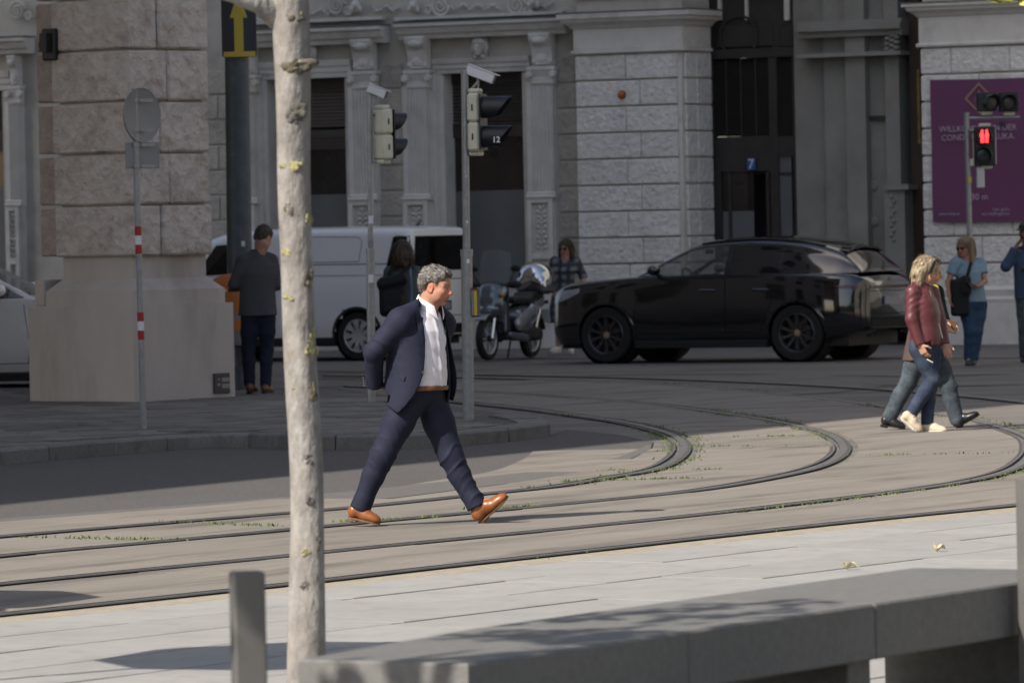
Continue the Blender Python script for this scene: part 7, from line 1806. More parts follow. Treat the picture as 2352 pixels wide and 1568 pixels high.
    zc_ = [zz(y) for y in (748,730,715,700,688,684)]; f.F = np.maximum(f.F, np.maximum(np.minimum(fr_ + .01, Xg - np.interp(Zg, zc_, [D3(x, 700, 0)[0] for x in (972,969,964,957,950,946)])), Zg - (zz(694) - np.clip(fr_, -.2, .1)*.35))).astype(np.float32)
    link('jacket_collar', f.mesh('jacket_collar', M_suit), t)
    # belt
    f = Fld(A3_([-.35,-.35,zz(900)]), A3_([.35,.35,zz(880)]), .006); bl = lv([(896,963,.172,.156,.02),(885,963,.172,.158,.02)]); f.torso(bl, 0); belt = link('belt', f.mesh('belt', M_belt), t)
    p = D3(990, 892, -.135); MB(Matrix.Translation(p) @ Matrix.Rotation(yaw + PI/2, 4, 'Z')).box((-.022,-.006,-.016),(.022,.006,.016), .004).build('buckle', M_chrome, belt)
    # jacket: trunk shell open at the front, sleeves, cut-away hem
    jl = lv([(960,950,.235,.170,.0),(930,952,.235,.180,.005),(900,955,.228,.185,.01),(860,956,.218,.182,.012),(820,955,.213,.172,.01),(780,956,.214,.158,.005),(755,962,.208,.142,.0),(738,968,.180,.115,-.005),(722,974,.125,.098,-.01),(702,978,.086,.086,-.012)])
    lo, hi = bounds([K['shR'],K['shL'],K['elR'],K['elL'],K['wrR'],K['wrL'],D3(965,965,0)], .14); lo = np.minimum(lo, [-.36,-.34,9]); hi = np.maximum(hi, [.36,.36,-9]); f = Fld(lo, hi, .0062); f.torso(jl, 0)
    f.cap(D3(962,706,-.07), K['shR'], .052, .074, .03); f.cap(D3(1004,712,.06), K['shL'], .05, .07, .03); f.cap(K['shR'], K['elR'], .080, .060, .045); f.cap(K['elR'], K['wrR'], .060, .051, .02); f.cap(K['shL'], K['elL'], .080, .064, .035); f.cap(K['elL'], K['wrL'], .064, .053, .02)
    inn = [(z_, a, b, c-.014, d-.014, e) for z_, a, b, c, d, e in jl]; inn.sort(); inn[0] = (inn[0][0]-.05,)+inn[0][1:]; inn[-1] = (inn[-1][0]+.05,)+inn[-1][1:]; f.torso(inn, 0, 's')
    Xg, Yg, Zg = f.ax[0].reshape(-1,1,1), f.ax[1].reshape(1,-1,1), f.ax[2].reshape(1,1,-1); jz = np.array([l[0] for l in sorted(jl)]); jx = np.interp(Zg, jz, [l[1] for l in sorted(jl)]); jy = np.interp(Zg, jz, [l[2] for l in sorted(jl)])
    fr_ = (Xg-jx)*math.cos(yaw) + (Yg-jy)*math.sin(yaw); lt = -(Xg-jx)*math.sin(yaw) + (Yg-jy)*math.cos(yaw)
    ys = np.array([960,930,905,885,860,820,780,750,730,712,700]); zs_ = np.array([zz(y) for y in ys])
    Xn = np.interp(Zg, zs_, [D3(x, y, 0)[0] for x, y in zip((900,932,952,963,972,977,977,974,969,963,962), ys)]); wL = np.interp(Zg, zs_, [.15,.14,.13,.12,.115,.105,.095,.085,.075,.06,.05])
    opening = np.minimum(fr_ + .005, np.minimum(Xg - Xn, wL - lt))                     # > 0 inside the opening
    # hem runs in a curve: higher at the back, longest at the side
    xs_ = np.array([840,862,885,905,920,935,950,962,972,1000,1060]); hy_ = np.array([893,903,924,940,947,943,930,925,925,925,925]); hy_[:2] = (898, 910); hx = np.array([D3(x, y, 0)[0] for x, y in zip(xs_, hy_)]); hz = np.array([D3(x, y, 0)[2] for x, y in zip(xs_, hy_)])
    hq = upsample(np.stack([hx, hz], 1), 6); hem = np.interp(Xg, hq[:,0], hq[:,1]) - Zg
    arm = np.full(f.F.shape, .2, np.float32); g = Fld(lo, hi, .0062); g.cap(K['elR']*.5 + K['shR']*.5, K['elR'], .073, .064, .02); g.cap(K['elR'], K['wrR'], .064, .053, .02); g.cap(K['elL'], K['wrL'], .064, .053, .02)
    f.F = np.minimum(np.maximum(f.F, np.maximum(opening, hem)), np.maximum(g.F, -(Zg - 0*Zg) - 9)).astype(np.float32)
    for sd in ('R', 'L'):
        a = K['wr'+sd]; v = unit(a - K['el'+sd]); f.put(a - .1, a + .1, lambda X, Y, Z, a=a, v=v: -((X-a[0])*v[0] + (Y-a[1])*v[1] + (Z-a[2])*v[2] - .012), 0, 's', 0)
    elR, shR, wrR = K['elR'], K['shR'], K['wrR']
    def jd(V, N):
        d = .0045*wob(V, 8, 11, 2) + .007*ridges(V, A3_([.85,.3,.45]), .15, 31) + .002*wob(V, 25, 12, 2, (1,1,.4))
        for c, w_, a, kx, kz in ((elR, .10, .0085, 40, 75), (shR - A3_([.02,0,.09]), .09, .006, 70, 30), (wrR + A3_([0,0,.06]), .08, .006, 20, 80), (D3(925,815,-.15), .12, .004, 45, 40)):
            gq = np.exp(-((V - c)**2).sum(1)/(w_*w_)); d += a*1.5*gq*ridges(V, A3_([kx,10,kz]), .052, int(kx))
        return d
    jk = link('jacket', f.mesh('jacket', M_suit, jd), t)
    # far front panel blown forward, its lining towards us
    inner = [(1021,712,.02),(1022,740,-.02),(1020,780,-.03),(1016,820,-.02),(1010,860,.0),(1006,890,.03),(1006,912,.06)]; outer = [(1023,716,.06),(1026,742,.03),(1032,780,.02),(1040,820,.02),(1047,856,.03),(1047,892,.05),(1040,920,.08)]
    rows = []
    for a, b in zip(upsample([list(D3(*p)) for p in inner], 5), upsample([list(D3(*p)) for p in outer], 5)):
        a, b = Vector(a), Vector(b); rows.append([a.lerp(b, u) + Vector((0, .05*math.sin(PI*u) , 0)) for u in np.linspace(0,1,9)])
    mb = MB(); mb.grid(rows); mb.grid([[p + Vector((.004,.012,0)) for p in r] for r in rows][::-1]); mb.grid([[r[-1] for r in rows], [r[-1] + Vector((.004,.012,0)) for r in rows]][::-1]); mb.grid([rows[-1], [p + Vector((.004,.012,0)) for p in rows[-1]]])
    mb.build('jacket_front', M_suit, t, smooth=50)
    # lapels lie on the jacket
    def onfront(x, y, d): return Vector(D3(x, y, d))
    bvj = BVHTree.FromPolygons([v.co for v in jk.data.vertices], [tuple(p.vertices) for p in jk.data.polygons])
    def drape(x, y, off=.007):
        o = Vector((0,0,CAM_H)) - root; d = ray(x, y); h = bvj.ray_cast(o, d); return (h[0] - d*off) if h[0] is not None and h[0].y < .12 else Vector(D3(x, y, -.12))
    def strip_on(name, L, Rr, m, n=14, k=5, off=.007):
        Lq = upsample([list(a)+[0] for a in L], 6)[:, :2]; Rq = upsample([list(a)+[0] for a in Rr], 6)[:, :2]; rows = [[drape(*(a + (b - a)*u), off) for u in np.linspace(0,1,k)] for a, b in zip(Lq, Rq)]
        mb = MB(); mb.grid(rows); mb.grid(rows[::-1]); dv_ = Vector((0,.006,0)); mb.grid([[r[0] for r in rows], [r[0]+dv_ for r in rows]]); mb.grid([[r[-1] for r in rows], [r[-1]+dv_ for r in rows]]); return mb.build(name, m, jk, smooth=40)
    strip_on('lapel', [(957,690),(955,712),(955,728),(961,760),(967,800),(971,850)], [(962,684),(970,712),(973,740),(976,780),(977,815),(974,852)], M_suit, off=.010)
    p4 = [drape(x, y, .009) for x, y in ((896,851),(930,864),(928,875),(893,861))]
    MB().add([tuple(p) for p in p4] + [tuple(p + Vector((0,.014,0))) for p in p4], [(0,1,2,3),(3,2,1,0),(0,4,5,1),(1,5,6,2),(2,6,7,3),(3,7,4,0)]).build('pocket_flap', M_suit, jk)
    for x, y in ((972,855),(965,882)):
        p = drape(x, y, .010); MB(Matrix.Translation(p) @ Matrix.Rotation(PI/2, 4, 'X')).lathe([(.001,.004),(.008,.004),(.0095,0),(.001,-.003)], 12).build('button', M_btn, jk)
    for k in range(4):
        p = drape(834.5 + k*.7, 868 + k*6, .004); MB().ell(tuple(p), (.005,.004,.005), 8, 5).build('cuff_button', M_btn, jk)
    shoe(t, K['heelR'], K['toeR'], K['ankR'], M_tan, M_sole, laces=mat('brown_lace', (.10,.035,.012), .7, 0), up=(-.2,.0,1)); shoe(t, K['heelL'], K['toeL'], K['ankL'], M_tan, M_sole, laces=mat('brown_lace', (.10,.035,.012), .7, 0), up=(-.55,-.25,.8))
hero()

# ---------------------------------------------------------------- the others
def top_garment(t, K, yaw, prof, m, sl=(.062,.052,.045), short=None, name='jacket', seed=1, hem=None, amp=.006, res=.009, S=None, neckr=None, sleeves=True):
    S = (K['shR'] + K['shL'])/2 if S is None else S; lvv = levels(K['pelvis'], S, yaw, prof); lo, hi = bounds([K['shR'],K['shL'],K['elR'],K['elL'],K['wrR'],K['wrL'],K['pelvis'] - A3_([0,0,.2])], .17); lo = np.minimum(lo, [min(l[1]-l[3] for l in lvv)-.03, min(l[2]-l[3] for l in lvv)-.03, lvv[0][0]-.03]); hi = np.maximum(hi, [max(l[1]+l[3] for l in lvv)+.03, max(l[2]+l[3] for l in lvv)+.03, -9])
    f = Fld(lo, hi, res); f.torso(lvv, .03)
    for sd in ('R', 'L'):
        if sleeves: f.cap(K['neck']*.42 + K['sh'+sd]*.58 - A3_([0,0,.012]), K['sh'+sd], .048, sl[0]*.9, .03)
    for sd in ('R', 'L'):
        if not sleeves: continue
        if short: f.cap(K['sh'+sd], K['sh'+sd] + (K['el'+sd]-K['sh'+sd])*short, sl[0], sl[1], .03)
        else: f.cap(K['sh'+sd], K['el'+sd], sl[0], sl[1], .03); f.cap(K['el'+sd], K['wr'+sd], sl[1], sl[2], .02)
    for sd in ('R', 'L'):
        if not sleeves: continue
        if short: a = K['sh'+sd] + (K['el'+sd]-K['sh'+sd])*(short + .12); v = unit(K['el'+sd]-K['sh'+sd])
        else: a = K['wr'+sd]; v = unit(K['wr'+sd]-K['el'+sd])
        f.put(a - .09, a + .09, lambda X, Y, Z, a=a, v=v: -((X-a[0])*v[0] + (Y-a[1])*v[1] + (Z-a[2])*v[2]), 0, 's', 0)
    el = [K['elR'], K['elL'], K['shR']-A3_([0,0,.1]), K['shL']-A3_([0,0,.1])]
    def dsp(V, N):
        d = amp*.55*wob(V, 10, seed, 3) + amp*.5*ridges(V, A3_([.7,.3,.6]), .11, seed+7)
        for i, c in enumerate(el): d += amp*1.7*np.exp(-((V-c)**2).sum(1)/.014)*ridges(V, A3_([.5 if i % 2 else -.5,.2,.8]), .048, seed+i)
        return d
    return link(name, f.mesh(name, m, dsp), t)
def bottoms(t, K, m, r=(.09,.068,.055), pel=(.16,.12), yaw=0, seed=1, amp=.006, res=.009, name='trousers'):
    lo, hi = bounds([K[k] for k in ('pelvis','kneeR','kneeL','ankR','ankL')], .17); f = Fld(lo, hi, res); legs_into(f, K, r, .03, pel, yaw); return link(name, f.mesh(name, m, legfolds(K, amp, seed)), t)
def mk(label, Y0, J, z0=0): return figure(label, 0, 0, Y0, J, {'z0': z0})
def Q2(ox, oy, k=.32813): return lambda x, y, d=0.0: (ox + x*k, oy + y*k, d)

# woman in the burgundy leather jacket
q = Q2(1966.2, 514.5)
J = dict(pelvis=q(475,840), hipR=q(440,870,-.07), hipL=q(520,870,.06), kneeR=q(540,1092,-.06), kneeL=q(520,1120,.06), ankR=q(382,1330,-.06), ankL=q(498,1385,.05), heelR=q(312,1352,-.06), toeR=q(452,1462,-.09), heelL=q(468,1462,.05), toeL=q(638,1462,.0),
         neck=q(452,425), shR=q(395,478,-.13), shL=q(535,480,.12), elR=q(388,665,-.16), elL=q(590,690,.12), wrR=q(448,845,-.17), wrL=q(622,842,.06), head=q(500,334))
t, K, root = mk('blond woman in a burgundy leather jacket and jeans walking with a cigarette', 49.7, J)
yaw = R(-18); hy, hp, s = R(-22), R(-20), .93; M0 = headframe(hy, hp); sk = (.48,.27,.19)
hands = [(K['wrR'], (.42,-.05,-.9), (.5,.6,.3), -1, .7, .92), (K['wrL'], (.25,-.05,-.95), (-.2,-.9,0), 1, .7, .92)]
M = std_body(t, K, K['head'], hy, hp, s, sk, True, face_paint(K['head'], M0, s, sk, (.42,.16,.13), (.26,.17,.09), .2), hands, hres=.007); eyes(t, K['head'], M, s)
hb = hair_long(t, K['head'] + A3_([-.010,0,.004]), M, s*1.0, M_hblond, .052, 3, .020); strands(hb, K['head'], M, s, 2600, .07, (-.15,0,-1), M_hblond, 5, .02, .0022, .08); strands(hb, K['head'], M, s, 900, .065, (-.1,0,-1), mat('pale_blond_hair', (.55,.46,.32), .5, .3, 80), 6, .02, .002, .08)

P = lambda a, b, d: tuple(K['head'] + M.T @ (A3_([a,b,d])*s)); MB().tube([P(.045,.096,-.01),P(.052,.088,.06),P(.05,.05,.118),P(.048,0,.132),P(.05,-.05,.118),P(.052,-.088,.06),P(.045,-.096,-.01)], .011, 8).build('headband', M_bag, t, smooth=60)
bottoms(t, K, M_jean, (.090,.066,.056), (.155,.125), yaw, 3, .010)
top_garment(t, K, yaw, [(-.02,.172,.132,.012),(.12,.168,.135,.016),(.35,.160,.130,.016),(.6,.168,.130,.016),(.82,.172,.115,.008),(.95,.140,.095,0),(1.06,.080,.075,0),(1.14,.062,.066,0)], M_leather, (.060,.054,.044), seed=5, amp=.005)
f = Fld(K['neck'] - A3_([.2,.2,.12]), K['neck'] + A3_([.2,.2,.1]), .007); nk = K['neck']; f.torso([(nk[2]-.06, nk[0]+.01, nk[1], .088,.080,yaw), (nk[2]+.03, nk[0]-.005, nk[1], .074,.074,yaw)], 0); f.torso([(nk[2]-.1, nk[0]+.01, nk[1], .074,.066,yaw), (nk[2]+.07, nk[0]-.005, nk[1], .062,.060,yaw)], 0, 's'); f.fn(lambda X, Y, Z: nk[2]+.045 - (X-nk[0])*.6 - Z + 0*Y, 's'); link('collar', f.mesh('collar', M_leather), t)
MB().tube([q_ for q_ in (tuple(K['neck'] + A3_([.07,-.09,-.05])), tuple(K['pelvis'] + A3_([.16,-.06,.05])))], .004, 5).build('zip', M_chrome, t)
c = K['wrR'] + A3_([.055,-.03,-.125]); MB().tube([c, c + A3_([.05,-.02,-.03])], .0042, 6).build('cigarette', M_solew, t)
for sd in ('R', 'L'): shoe(t, K['heel'+sd], K['toe'+sd], K['ank'+sd], M_beige, M_solew, .045, 'trainer', True, M_taupe, up=(-.6,0,.75) if sd == 'R' else (0,0,1))

# companion beyond her
J = dict(pelvis=q(480,900), hipR=q(430,925,-.06), hipL=q(560,930,.06), kneeR=q(365,1110,-.05), kneeL=q(650,1140,.05), ankR=q(235,1345,-.05), ankL=q(705,1365,.03), heelR=q(172,1408,-.05), toeR=q(345,1436,-.08), heelL=q(700,1432,.05), toeL=q(868,1335,0),
         neck=q(470,420), shR=q(430,470,-.12), shL=q(560,478,.14), elR=q(440,660,-.10), elL=q(600,650,.10), wrR=q(560,760,-.05), wrL=q(625,690,-.05), head=q(512,332))
t, K, root = mk('person in a dark jacket and yellow scarf walking half hidden beyond the burgundy jacket', 50.35, J)
yaw = R(-10); hy, hp, s = R(-4), R(-14), .98; M0 = headframe(hy, hp); sk = (.45,.24,.165)
hands = [(K['wrL'], (.9,-.25,-.25), (.1,-.3,-.9), 1, .8, .95), (K['wrR'], (.8,-.1,-.6), (0,-.9,0), -1, .6, .92)]
M = std_body(t, K, K['head'], hy, hp, s, sk, False, face_paint(K['head'], M0, s, sk, blush=.25), hands, hres=.0075); eyes(t, K['head'], M, s); hair_short(t, K['head'], M, s, M_hbrown, .012, 8)
bottoms(t, K, M_jean2, (.095,.075,.066), (.16,.13), yaw, 7, .011)
top_garment(t, K, yaw, [(-.12,.20,.165,-.03),(.1,.185,.155,-.02),(.4,.180,.145,0),(.7,.185,.140,.01),(.88,.170,.115,0),(1.0,.105,.085,0),(1.06,.07,.07,0)], M_brownc, (.066,.058,.048), seed=6, name='coat')
top_garment(t, K, yaw, [(.25,.17,.13,.03),(.5,.178,.145,.03),(.8,.18,.13,.02),(.97,.11,.09,0)], M_bklk, (.069,.062,.052), seed=9, name='dark_jacket')
f = Fld(K['neck'] - .2, K['neck'] + .2, .008); f.cap(K['neck'] + A3_([-.03,-.08,.0]), K['neck'] + A3_([.10,-.03,-.045]), .030, .034, .02); f.cap(K['neck'] + A3_([.10,-.03,-.045]), K['neck'] + A3_([.12,.04,-.10]), .034, .022, .02); f.cap(K['neck'] + A3_([-.03,.08,.0]), K['neck'] + A3_([.10,.03,-.05]), .030, .03, .02); link('scarf', f.mesh('scarf', M_yscarf, lambda V, N: .004*wob(V, 40, 2)), t)
c = K['wrL'] + A3_([.05,-.05,-.03]); MB(Matrix.Translation(c) @ Matrix.Rotation(R(12), 4, 'Y')).box((-.12,-.012,-.06),(.05,.012,.05), .006).build('wallet', M_wallet, t)
for sd in ('R', 'L'): shoe(t, K['heel'+sd], K['toe'+sd], K['ank'+sd], M_bshoe, M_bshoe, .045, 'shoe', up=(0,0,1) if sd == 'R' else (-.5,0,.8))

# woman in the pale blue T-shirt
J = dict(pelvis=q(812,545), hipR=q(775,565,-.02), hipL=q(862,565,.03), kneeR=q(795,750,-.06), kneeL=q(848,750,-.01), ankR=q(790,930,.02), ankL=q(822,932,.06), heelR=q(800,985,.10), toeR=q(782,992,-.14), heelL=q(826,978,.14), toeL=q(812,990,-.10),
         neck=q(785,245), shR=q(700,272,-.04), shL=q(866,275,.06), elR=q(644,405,-.08), elL=q(902,400,-.02), wrR=q(652,505,-.2), wrL=q(858,428,-.2), head=q(765,168))
t, K, root = mk('woman in sunglasses, pale blue T-shirt and jeans with a black shoulder bag', 72.5, J)
yaw = R(-105); hy, hp, s = R(-135), R(-4), 1.0; M0 = headframe(hy, hp); sk = (.36,.19,.13)
hands = [(K['wrR'], (.1,-.25,-.95), (.8,-.1,.1), 1, .7, .95), (K['wrL'], (-.85,-.25,-.1), (0,-.3,.9), 1, .8, .95)]
M = std_body(t, K, K['head'], hy, hp, s, sk, True, face_paint(K['head'], M0, s, sk), hands, hres=.008, thin=.85); sunglasses(t, K['head'], M, s)
strands(hair_long(t, K['head'], M, s, M_hash, .17, 4, .022), K['head'], M, s, 1200, .11, (0,0,-1), M_hash, 7, .05, .003)
bottoms(t, K, M_jean3, (.105,.075,.068), (.175,.125), yaw, 4, .010, name='jeans')
top_garment(t, K, yaw, [(.0,.185,.140,0),(.2,.180,.140,.005),(.5,.170,.135,.01),(.75,.178,.135,.01),(.92,.170,.10,0),(1.04,.10,.075,0),(1.1,.07,.065,0)], M_teal, (.075,.072), .5, 'tshirt', 12)
a = K['shL'] + A3_([-.10,-.03,.06]); b = K['shL']*.4 + K['shR']*.6 + A3_([0,-.16,-.18]); c = K['pelvis'] + A3_([-.14,-.17,.10])
mb = MB(); P3 = upsample([list(K['shL'] + A3_([-.08,.06,.06])), list(a), list(a*.5 + b*.5 + A3_([0,-.06,.02])), list(b), list(c)], 6); mb.tube([tuple(p) for p in P3], .020, 6); strap = mb.build('bag_strap', M_bag, t)
f = Fld(A3_([-.45,-.45,.45]), A3_([.25,.2,1.25]), .01); f.boxr(K['pelvis'] + A3_([-.17,-.17,.06]), (.12,.05,.24), .05, headframe(.12), .02); f.boxr(K['pelvis'] + A3_([-.09,-.18,.22]), (.06,.05,.12), .04, headframe(.5), .05); link('shoulder_bag', f.mesh('shoulder_bag', M_bag, lambda V, N: .006*wob(V, 14, 3)), t)
MB(Matrix.Translation(K['wrL'] + A3_([-.11,-.05,.02])) @ Matrix.Rotation(R(20), 4, 'Y')).box((-.075,-.036,-.004),(.075,.036,.004), .003).build('phone', M_phone, t)
for sd in ('R', 'L'): shoe(t, K['heel'+sd], K['toe'+sd], K['ank'+sd], mat('dark_green_trainer', (.02,.045,.04), .6, .1), M_bshoe, .045, 'trainer', True, up=(0,0,1))

# man at the right edge
J = dict(pelvis=q(1215,515), hipR=q(1170,540,0), hipL=q(1262,540,.0), kneeR=q(1178,735,-.03), kneeL=q(1262,735,0), ankR=q(1180,915,.03), ankL=q(1268,918,.03), heelR=q(1180,955,.12), toeR=q(1172,968,-.14), heelL=q(1268,955,.12), toeL=q(1276,968,-.14),
         neck=q(1200,140), shR=q(1128,200,0), shL=q(1292,205,.02), elR=q(1048,298,-.1), elL=q(1330,350,-.05), wrR=q(1112,170,-.1), wrL=q(1240,330,-.28), head=q(1190,55))
t, K, root = mk('man in a navy hoodie and dark cap cut off by the right edge', 74.0, J)
yaw = R(-95); hy, hp, s = R(-120), R(-8), 1.02; M0 = headframe(hy, hp); sk = (.20,.105,.07)
hands = [(K['wrR'], (.55,.1,.8), (.7,.3,-.3), -1, .6, 1.0), (K['wrL'], (-.9,-.3,.1), (0,-.2,.9), -1, .7, 1.0)]
M = std_body(t, K, K['head'], hy, hp, s, sk, False, face_paint(K['head'], M0, s, sk, (.2,.08,.07), (.03,.02,.015)), hands, hres=.008); eyes(t, K['head'], M, s); hair_short(t, K['head'], M, s, M_shortbr, .006, 3)
f = Fld(K['head'] - .25, K['head'] + .25, .008); P = lambda a, b, d: K['head'] + M.T @ (A3_([a,b,d])*s); f.ell(P(-.012,0,.055), (.118,.096,.088), M, 0); f.fn(lambda X, Y, Z: (X-P(0,0,.045)[0])*M[2][0] + (Y-P(0,0,.045)[1])*M[2][1] + (Z-P(0,0,.045)[2])*M[2][2], 's'); f.ell(P(.125,0,.052), (.075,.075,.010), M, .01); link('cap', f.mesh('cap', M_cap), t)
bottoms(t, K, M_jean2, (.10,.078,.07), (.17,.12), yaw, 6, .010, name='jeans')
top_garment(t, K, yaw, [(-.02,.195,.15,0),(.15,.20,.155,0),(.5,.195,.15,.005),(.8,.20,.14,0),(.95,.16,.11,0),(1.06,.10,.09,0),(1.14,.08,.08,0)], M_hood, (.075,.068,.055), seed=15, name='hoodie')
MB(Matrix.Translation(K['wrR'] + A3_([.06,.0,.09])) @ Matrix.Rotation(R(25), 4, 'Y')).box((-.004,-.035,-.07),(.004,.035,.07), .003).build('phone', M_phone, t); MB(Matrix.Translation(K['wrL'] + A3_([-.1,-.06,.02]))).box((-.07,-.03,-.03),(.04,.03,.03), .008).build('camera', M_phone, t)
for sd in ('R', 'L'): shoe(t, K['heel'+sd], K['toe'+sd], K['ank'+sd], M_bshoe, M_bshoe, .048, 'shoe', up=(0,0,1))

# woman in the checked dress
q = Q2(1010.7, 496.1)
J = dict(pelvis=q(868,530), hipR=q(838,555,0), hipL=q(905,555,.02), kneeR=q(830,760,-.03), kneeL=q(905,765,.02), ankR=q(828,915,0), ankL=q(917,920,.05), heelR=q(846,955,.03), toeR=q(770,958,-.10), heelL=q(918,950,.10), toeL=q(918,962,-.16),
         neck=q(880,290), shR=q(802,318,-.03), shL=q(952,318,.04), elR=q(775,440,-.06), elL=q(1005,430,-.02), wrR=q(795,510,-.22), wrL=q(985,520,-.12), head=q(880,228))
t, K, root = mk('dark haired woman with sunglasses in a checked grey dress beside the scooter', 84.3, J)
yaw = R(-105); hy, hp, s = R(-118), R(-6), 1.0; M0 = headframe(hy, hp); sk = (.40,.22,.16)
hands = [(K['wrR'], (-.1,-.4,-.9), (.8,-.2,.1), 1, .6, .92), (K['wrL'], (-.3,-.5,-.8), (-.8,-.2,.1), -1, .6, .92)]
M = std_body(t, K, K['head'], hy, hp, s, sk, True, face_paint(K['head'], M0, s, sk, (.42,.08,.09)), hands, hres=.008, thin=.85); sunglasses(t, K['head'], M, s); strands(hair_long(t, K['head'], M, s, M_hbrown, .14, 6, .016), K['head'], M, s, 1200, .11, (0,0,-1), M_hbrown, 8, .05, .003)
top_garment(t, K, yaw, [(-1.02,.235,.19,0),(-.6,.215,.17,0),(-.15,.185,.145,0),(.15,.170,.130,0),(.4,.150,.118,.005),(.7,.165,.125,.01),(.9,.160,.10,0),(1.02,.10,.075,0),(1.08,.07,.065,0)], M_plaid, (.072,.066), .95, 'dress', 21, amp=.009)
for sd in ('R', 'L'): shoe(t, K['heel'+sd], K['toe'+sd], K['ank'+sd] - A3_([0,0,.03]), M_solew, M_solew, .043, 'shoe', True, up=(0,0,1))

# man in the charcoal blazer, from behind
q = Q2(496.1, 459.4)
J = dict(pelvis=q(292,800), hipR=q(355,830,.0), hipL=q(235,830,-.02), kneeR=q(356,1040,.03), kneeL=q(228,1040,.0), ankR=q(346,1285,0), ankL=q(236,1280,-.03), heelR=q(330,1352,-.10), toeR=q(392,1345,.13), heelL=q(228,1345,-.12), toeL=q(278,1338,.12),
         neck=q(315,335), shR=q(392,420,.04), shL=q(186,418,-.02), elR=q(430,590,.02), elL=q(125,590,.0), wrR=q(395,600,.27), wrL=q(190,600,.27), head=q(330,268))
t, K, root = mk('man seen from behind in a charcoal blazer and brown shoes beside the thick dark column', 62.0, J, .12)
yaw = R(82); hy, hp, s = R(62), R(-30), 1.02; M0 = headframe(hy, hp); sk = (.42,.23,.165)
hands = [(K['wrR'], (-.5,.8,.1), (0,0,1), 1, .7, 1.0), (K['wrL'], (.6,.8,.1), (0,0,1), -1, .7, 1.0)]
M = std_body(t, K, K['head'], hy, hp, s, sk, False, face_paint(K['head'], M0, s, sk), hands, hres=.0075); eyes(t, K['head'], M, s); strands(hair_short(t, K['head'], M, s, M_shortbr, .013, 5), K['head'], M, s, 1000, .03, (-.2,0,-.6), M_shortbr, 10, .15, .002)
bottoms(t, K, M_navytr, (.10,.075,.064), (.165,.125), yaw, 8, .006)
top_garment(t, K, yaw, [(-.02,.215,.155,0),(.15,.205,.15,0),(.45,.195,.14,0),(.75,.215,.14,0),(.90,.205,.115,0),(1.0,.14,.09,0),(1.10,.085,.080,.0),(1.2,.07,.07,.0)], M_blazer, (.066,.062,.052), seed=25, name='blazer', amp=.005)
f = Fld(K['neck'] - .15, K['neck'] + .15, .007); f.torso([(K['neck'][2]-.03, K['neck'][0], K['neck'][1], .068,.07,yaw), (K['neck'][2]+.035, K['neck'][0]+.004, K['neck'][1]+.01, .064,.066,yaw)], 0); link('shirt_collar', f.mesh('shirt_collar', M_shirt), t)
MB(Matrix.Translation((K['wrR']+K['wrL'])/2 + A3_([0,.12,.06])) @ Matrix.Rotation(R(-50), 4, 'X')).box((-.036,-.004,-.075),(.036,.004,.075), .003).build('phone', M_phone, t)
for sd in ('R', 'L'): shoe(t, K['heel'+sd], K['toe'+sd], K['ank'+sd], M_brshoe, M_bshoe, .046, 'shoe', up=(0,0,1))

# woman with the backpack, from behind
J = dict(pelvis=q(1310,860), hipR=q(1368,885,0), hipL=q(1258,885,0), kneeR=q(1364,1080,.04), kneeL=q(1262,1085,-.02), ankR=q(1360,1268,.0), ankL=q(1266,1272,0), heelR=q(1358,1322,-.1), toeR=q(1370,1314,.14), heelL=q(1264,1325,-.1), toeL=q(1256,1318,.14),
         neck=q(1312,455), shR=q(1398,505,.02), shL=q(1218,505,.0), elR=q(1428,660,.0), elL=q(1190,660,.0), wrR=q(1400,760,.15), wrL=q(1215,760,.16), head=q(1306,378))
t, K, root = mk('dark haired woman seen from behind with a black backpack beside the signal pole', 64.0, J, .12)
yaw = R(88); hy, hp, s = R(70), R(-10), 1.0; M0 = headframe(hy, hp); sk = (.42,.24,.17)
hands = [(K['wrR'], (-.2,.6,-.7), (-.8,0,.1), 1, .6, .92), (K['wrL'], (.2,.6,-.7), (.8,0,.1), -1, .6, .92)]
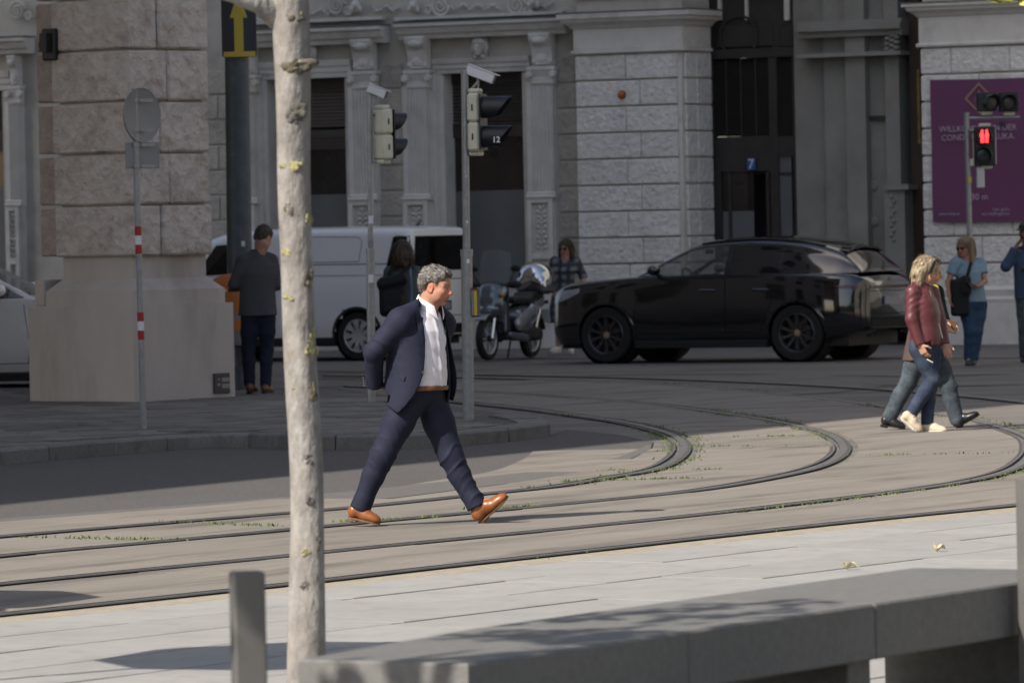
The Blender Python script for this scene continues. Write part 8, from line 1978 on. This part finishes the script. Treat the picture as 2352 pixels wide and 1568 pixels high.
M = std_body(t, K, K['head'], hy, hp, s, sk, True, face_paint(K['head'], M0, s, sk), hands, hres=.0075); eyes(t, K['head'], M, s); strands(hair_long(t, K['head'], M, s, M_hbrown, .07, 7, .03), K['head'], M, s, 1500, .09, (0,0,-1), M_hbrown, 9, .07, .003)
bottoms(t, K, M_navytr, (.10,.072,.06), (.175,.125), yaw, 9, .006)
top_garment(t, K, yaw, [(-.05,.20,.15,0),(.15,.19,.145,0),(.45,.175,.135,0),(.75,.185,.13,0),(.90,.175,.105,0),(1.0,.12,.085,0),(1.08,.075,.075,0)], M_green, (.070,.060,.048), seed=27)
bc = K['shL']*.7 + K['shR']*.3 + A3_([-.06,-.22,-.27])
f = Fld(bc - .42, bc + .42, .01); f.boxr(bc, (.15,.085,.225), .06, None, .02); f.boxr(bc + A3_([0,-.03,.17]), (.175,.09,.05), .04, headframe(0, .22), .04); f.boxr(bc + A3_([0,-.08,-.09]), (.12,.04,.10), .03, None, .02); pk_ = link('backpack', f.mesh('backpack', M_bag, lambda V, N: .008*wob(V, 12, 5)), t)
for sd, dx in (('L', .05), ('R', -.06)):
    P3 = upsample([list(bc + A3_([dx*-1.2,.05,.22])), list(K['sh'+sd] + A3_([dx,-.07,.09])), list(K['sh'+sd] + A3_([dx,.05,.10])), list(K['sh'+sd] + A3_([dx,.14,-.05])), list(K['sh'+sd] + A3_([dx*.3,.12,-.25]))], 5); mb = MB(); mb.tube([tuple(p) for p in P3], .022, 6); mb.build('backpack_strap', M_bag, t)
P3 = upsample([list(K['shR'] + A3_([-.05,-.02,.10])), list(K['shR'] + A3_([-.055,-.13,.0])), list(K['shR'] + A3_([-.045,-.15,-.15])), list(K['shR'] + A3_([-.05,-.14,-.36]))], 5); mb = MB(); mb.grid([[p + A3_([-.014,0,0]) for p in P3], [p + A3_([.014,-.006,0]) for p in P3]]); mb.grid([[p + A3_([.014,-.006,0]) for p in P3], [p + A3_([-.014,0,0]) for p in P3]]); mb.build('shoulder_strap', M_lstrap, t)
for sd in ('R', 'L'): shoe(t, K['heel'+sd], K['toe'+sd], K['ank'+sd], M_bshoe, M_bshoe, .044, 'shoe', up=(0,0,1))
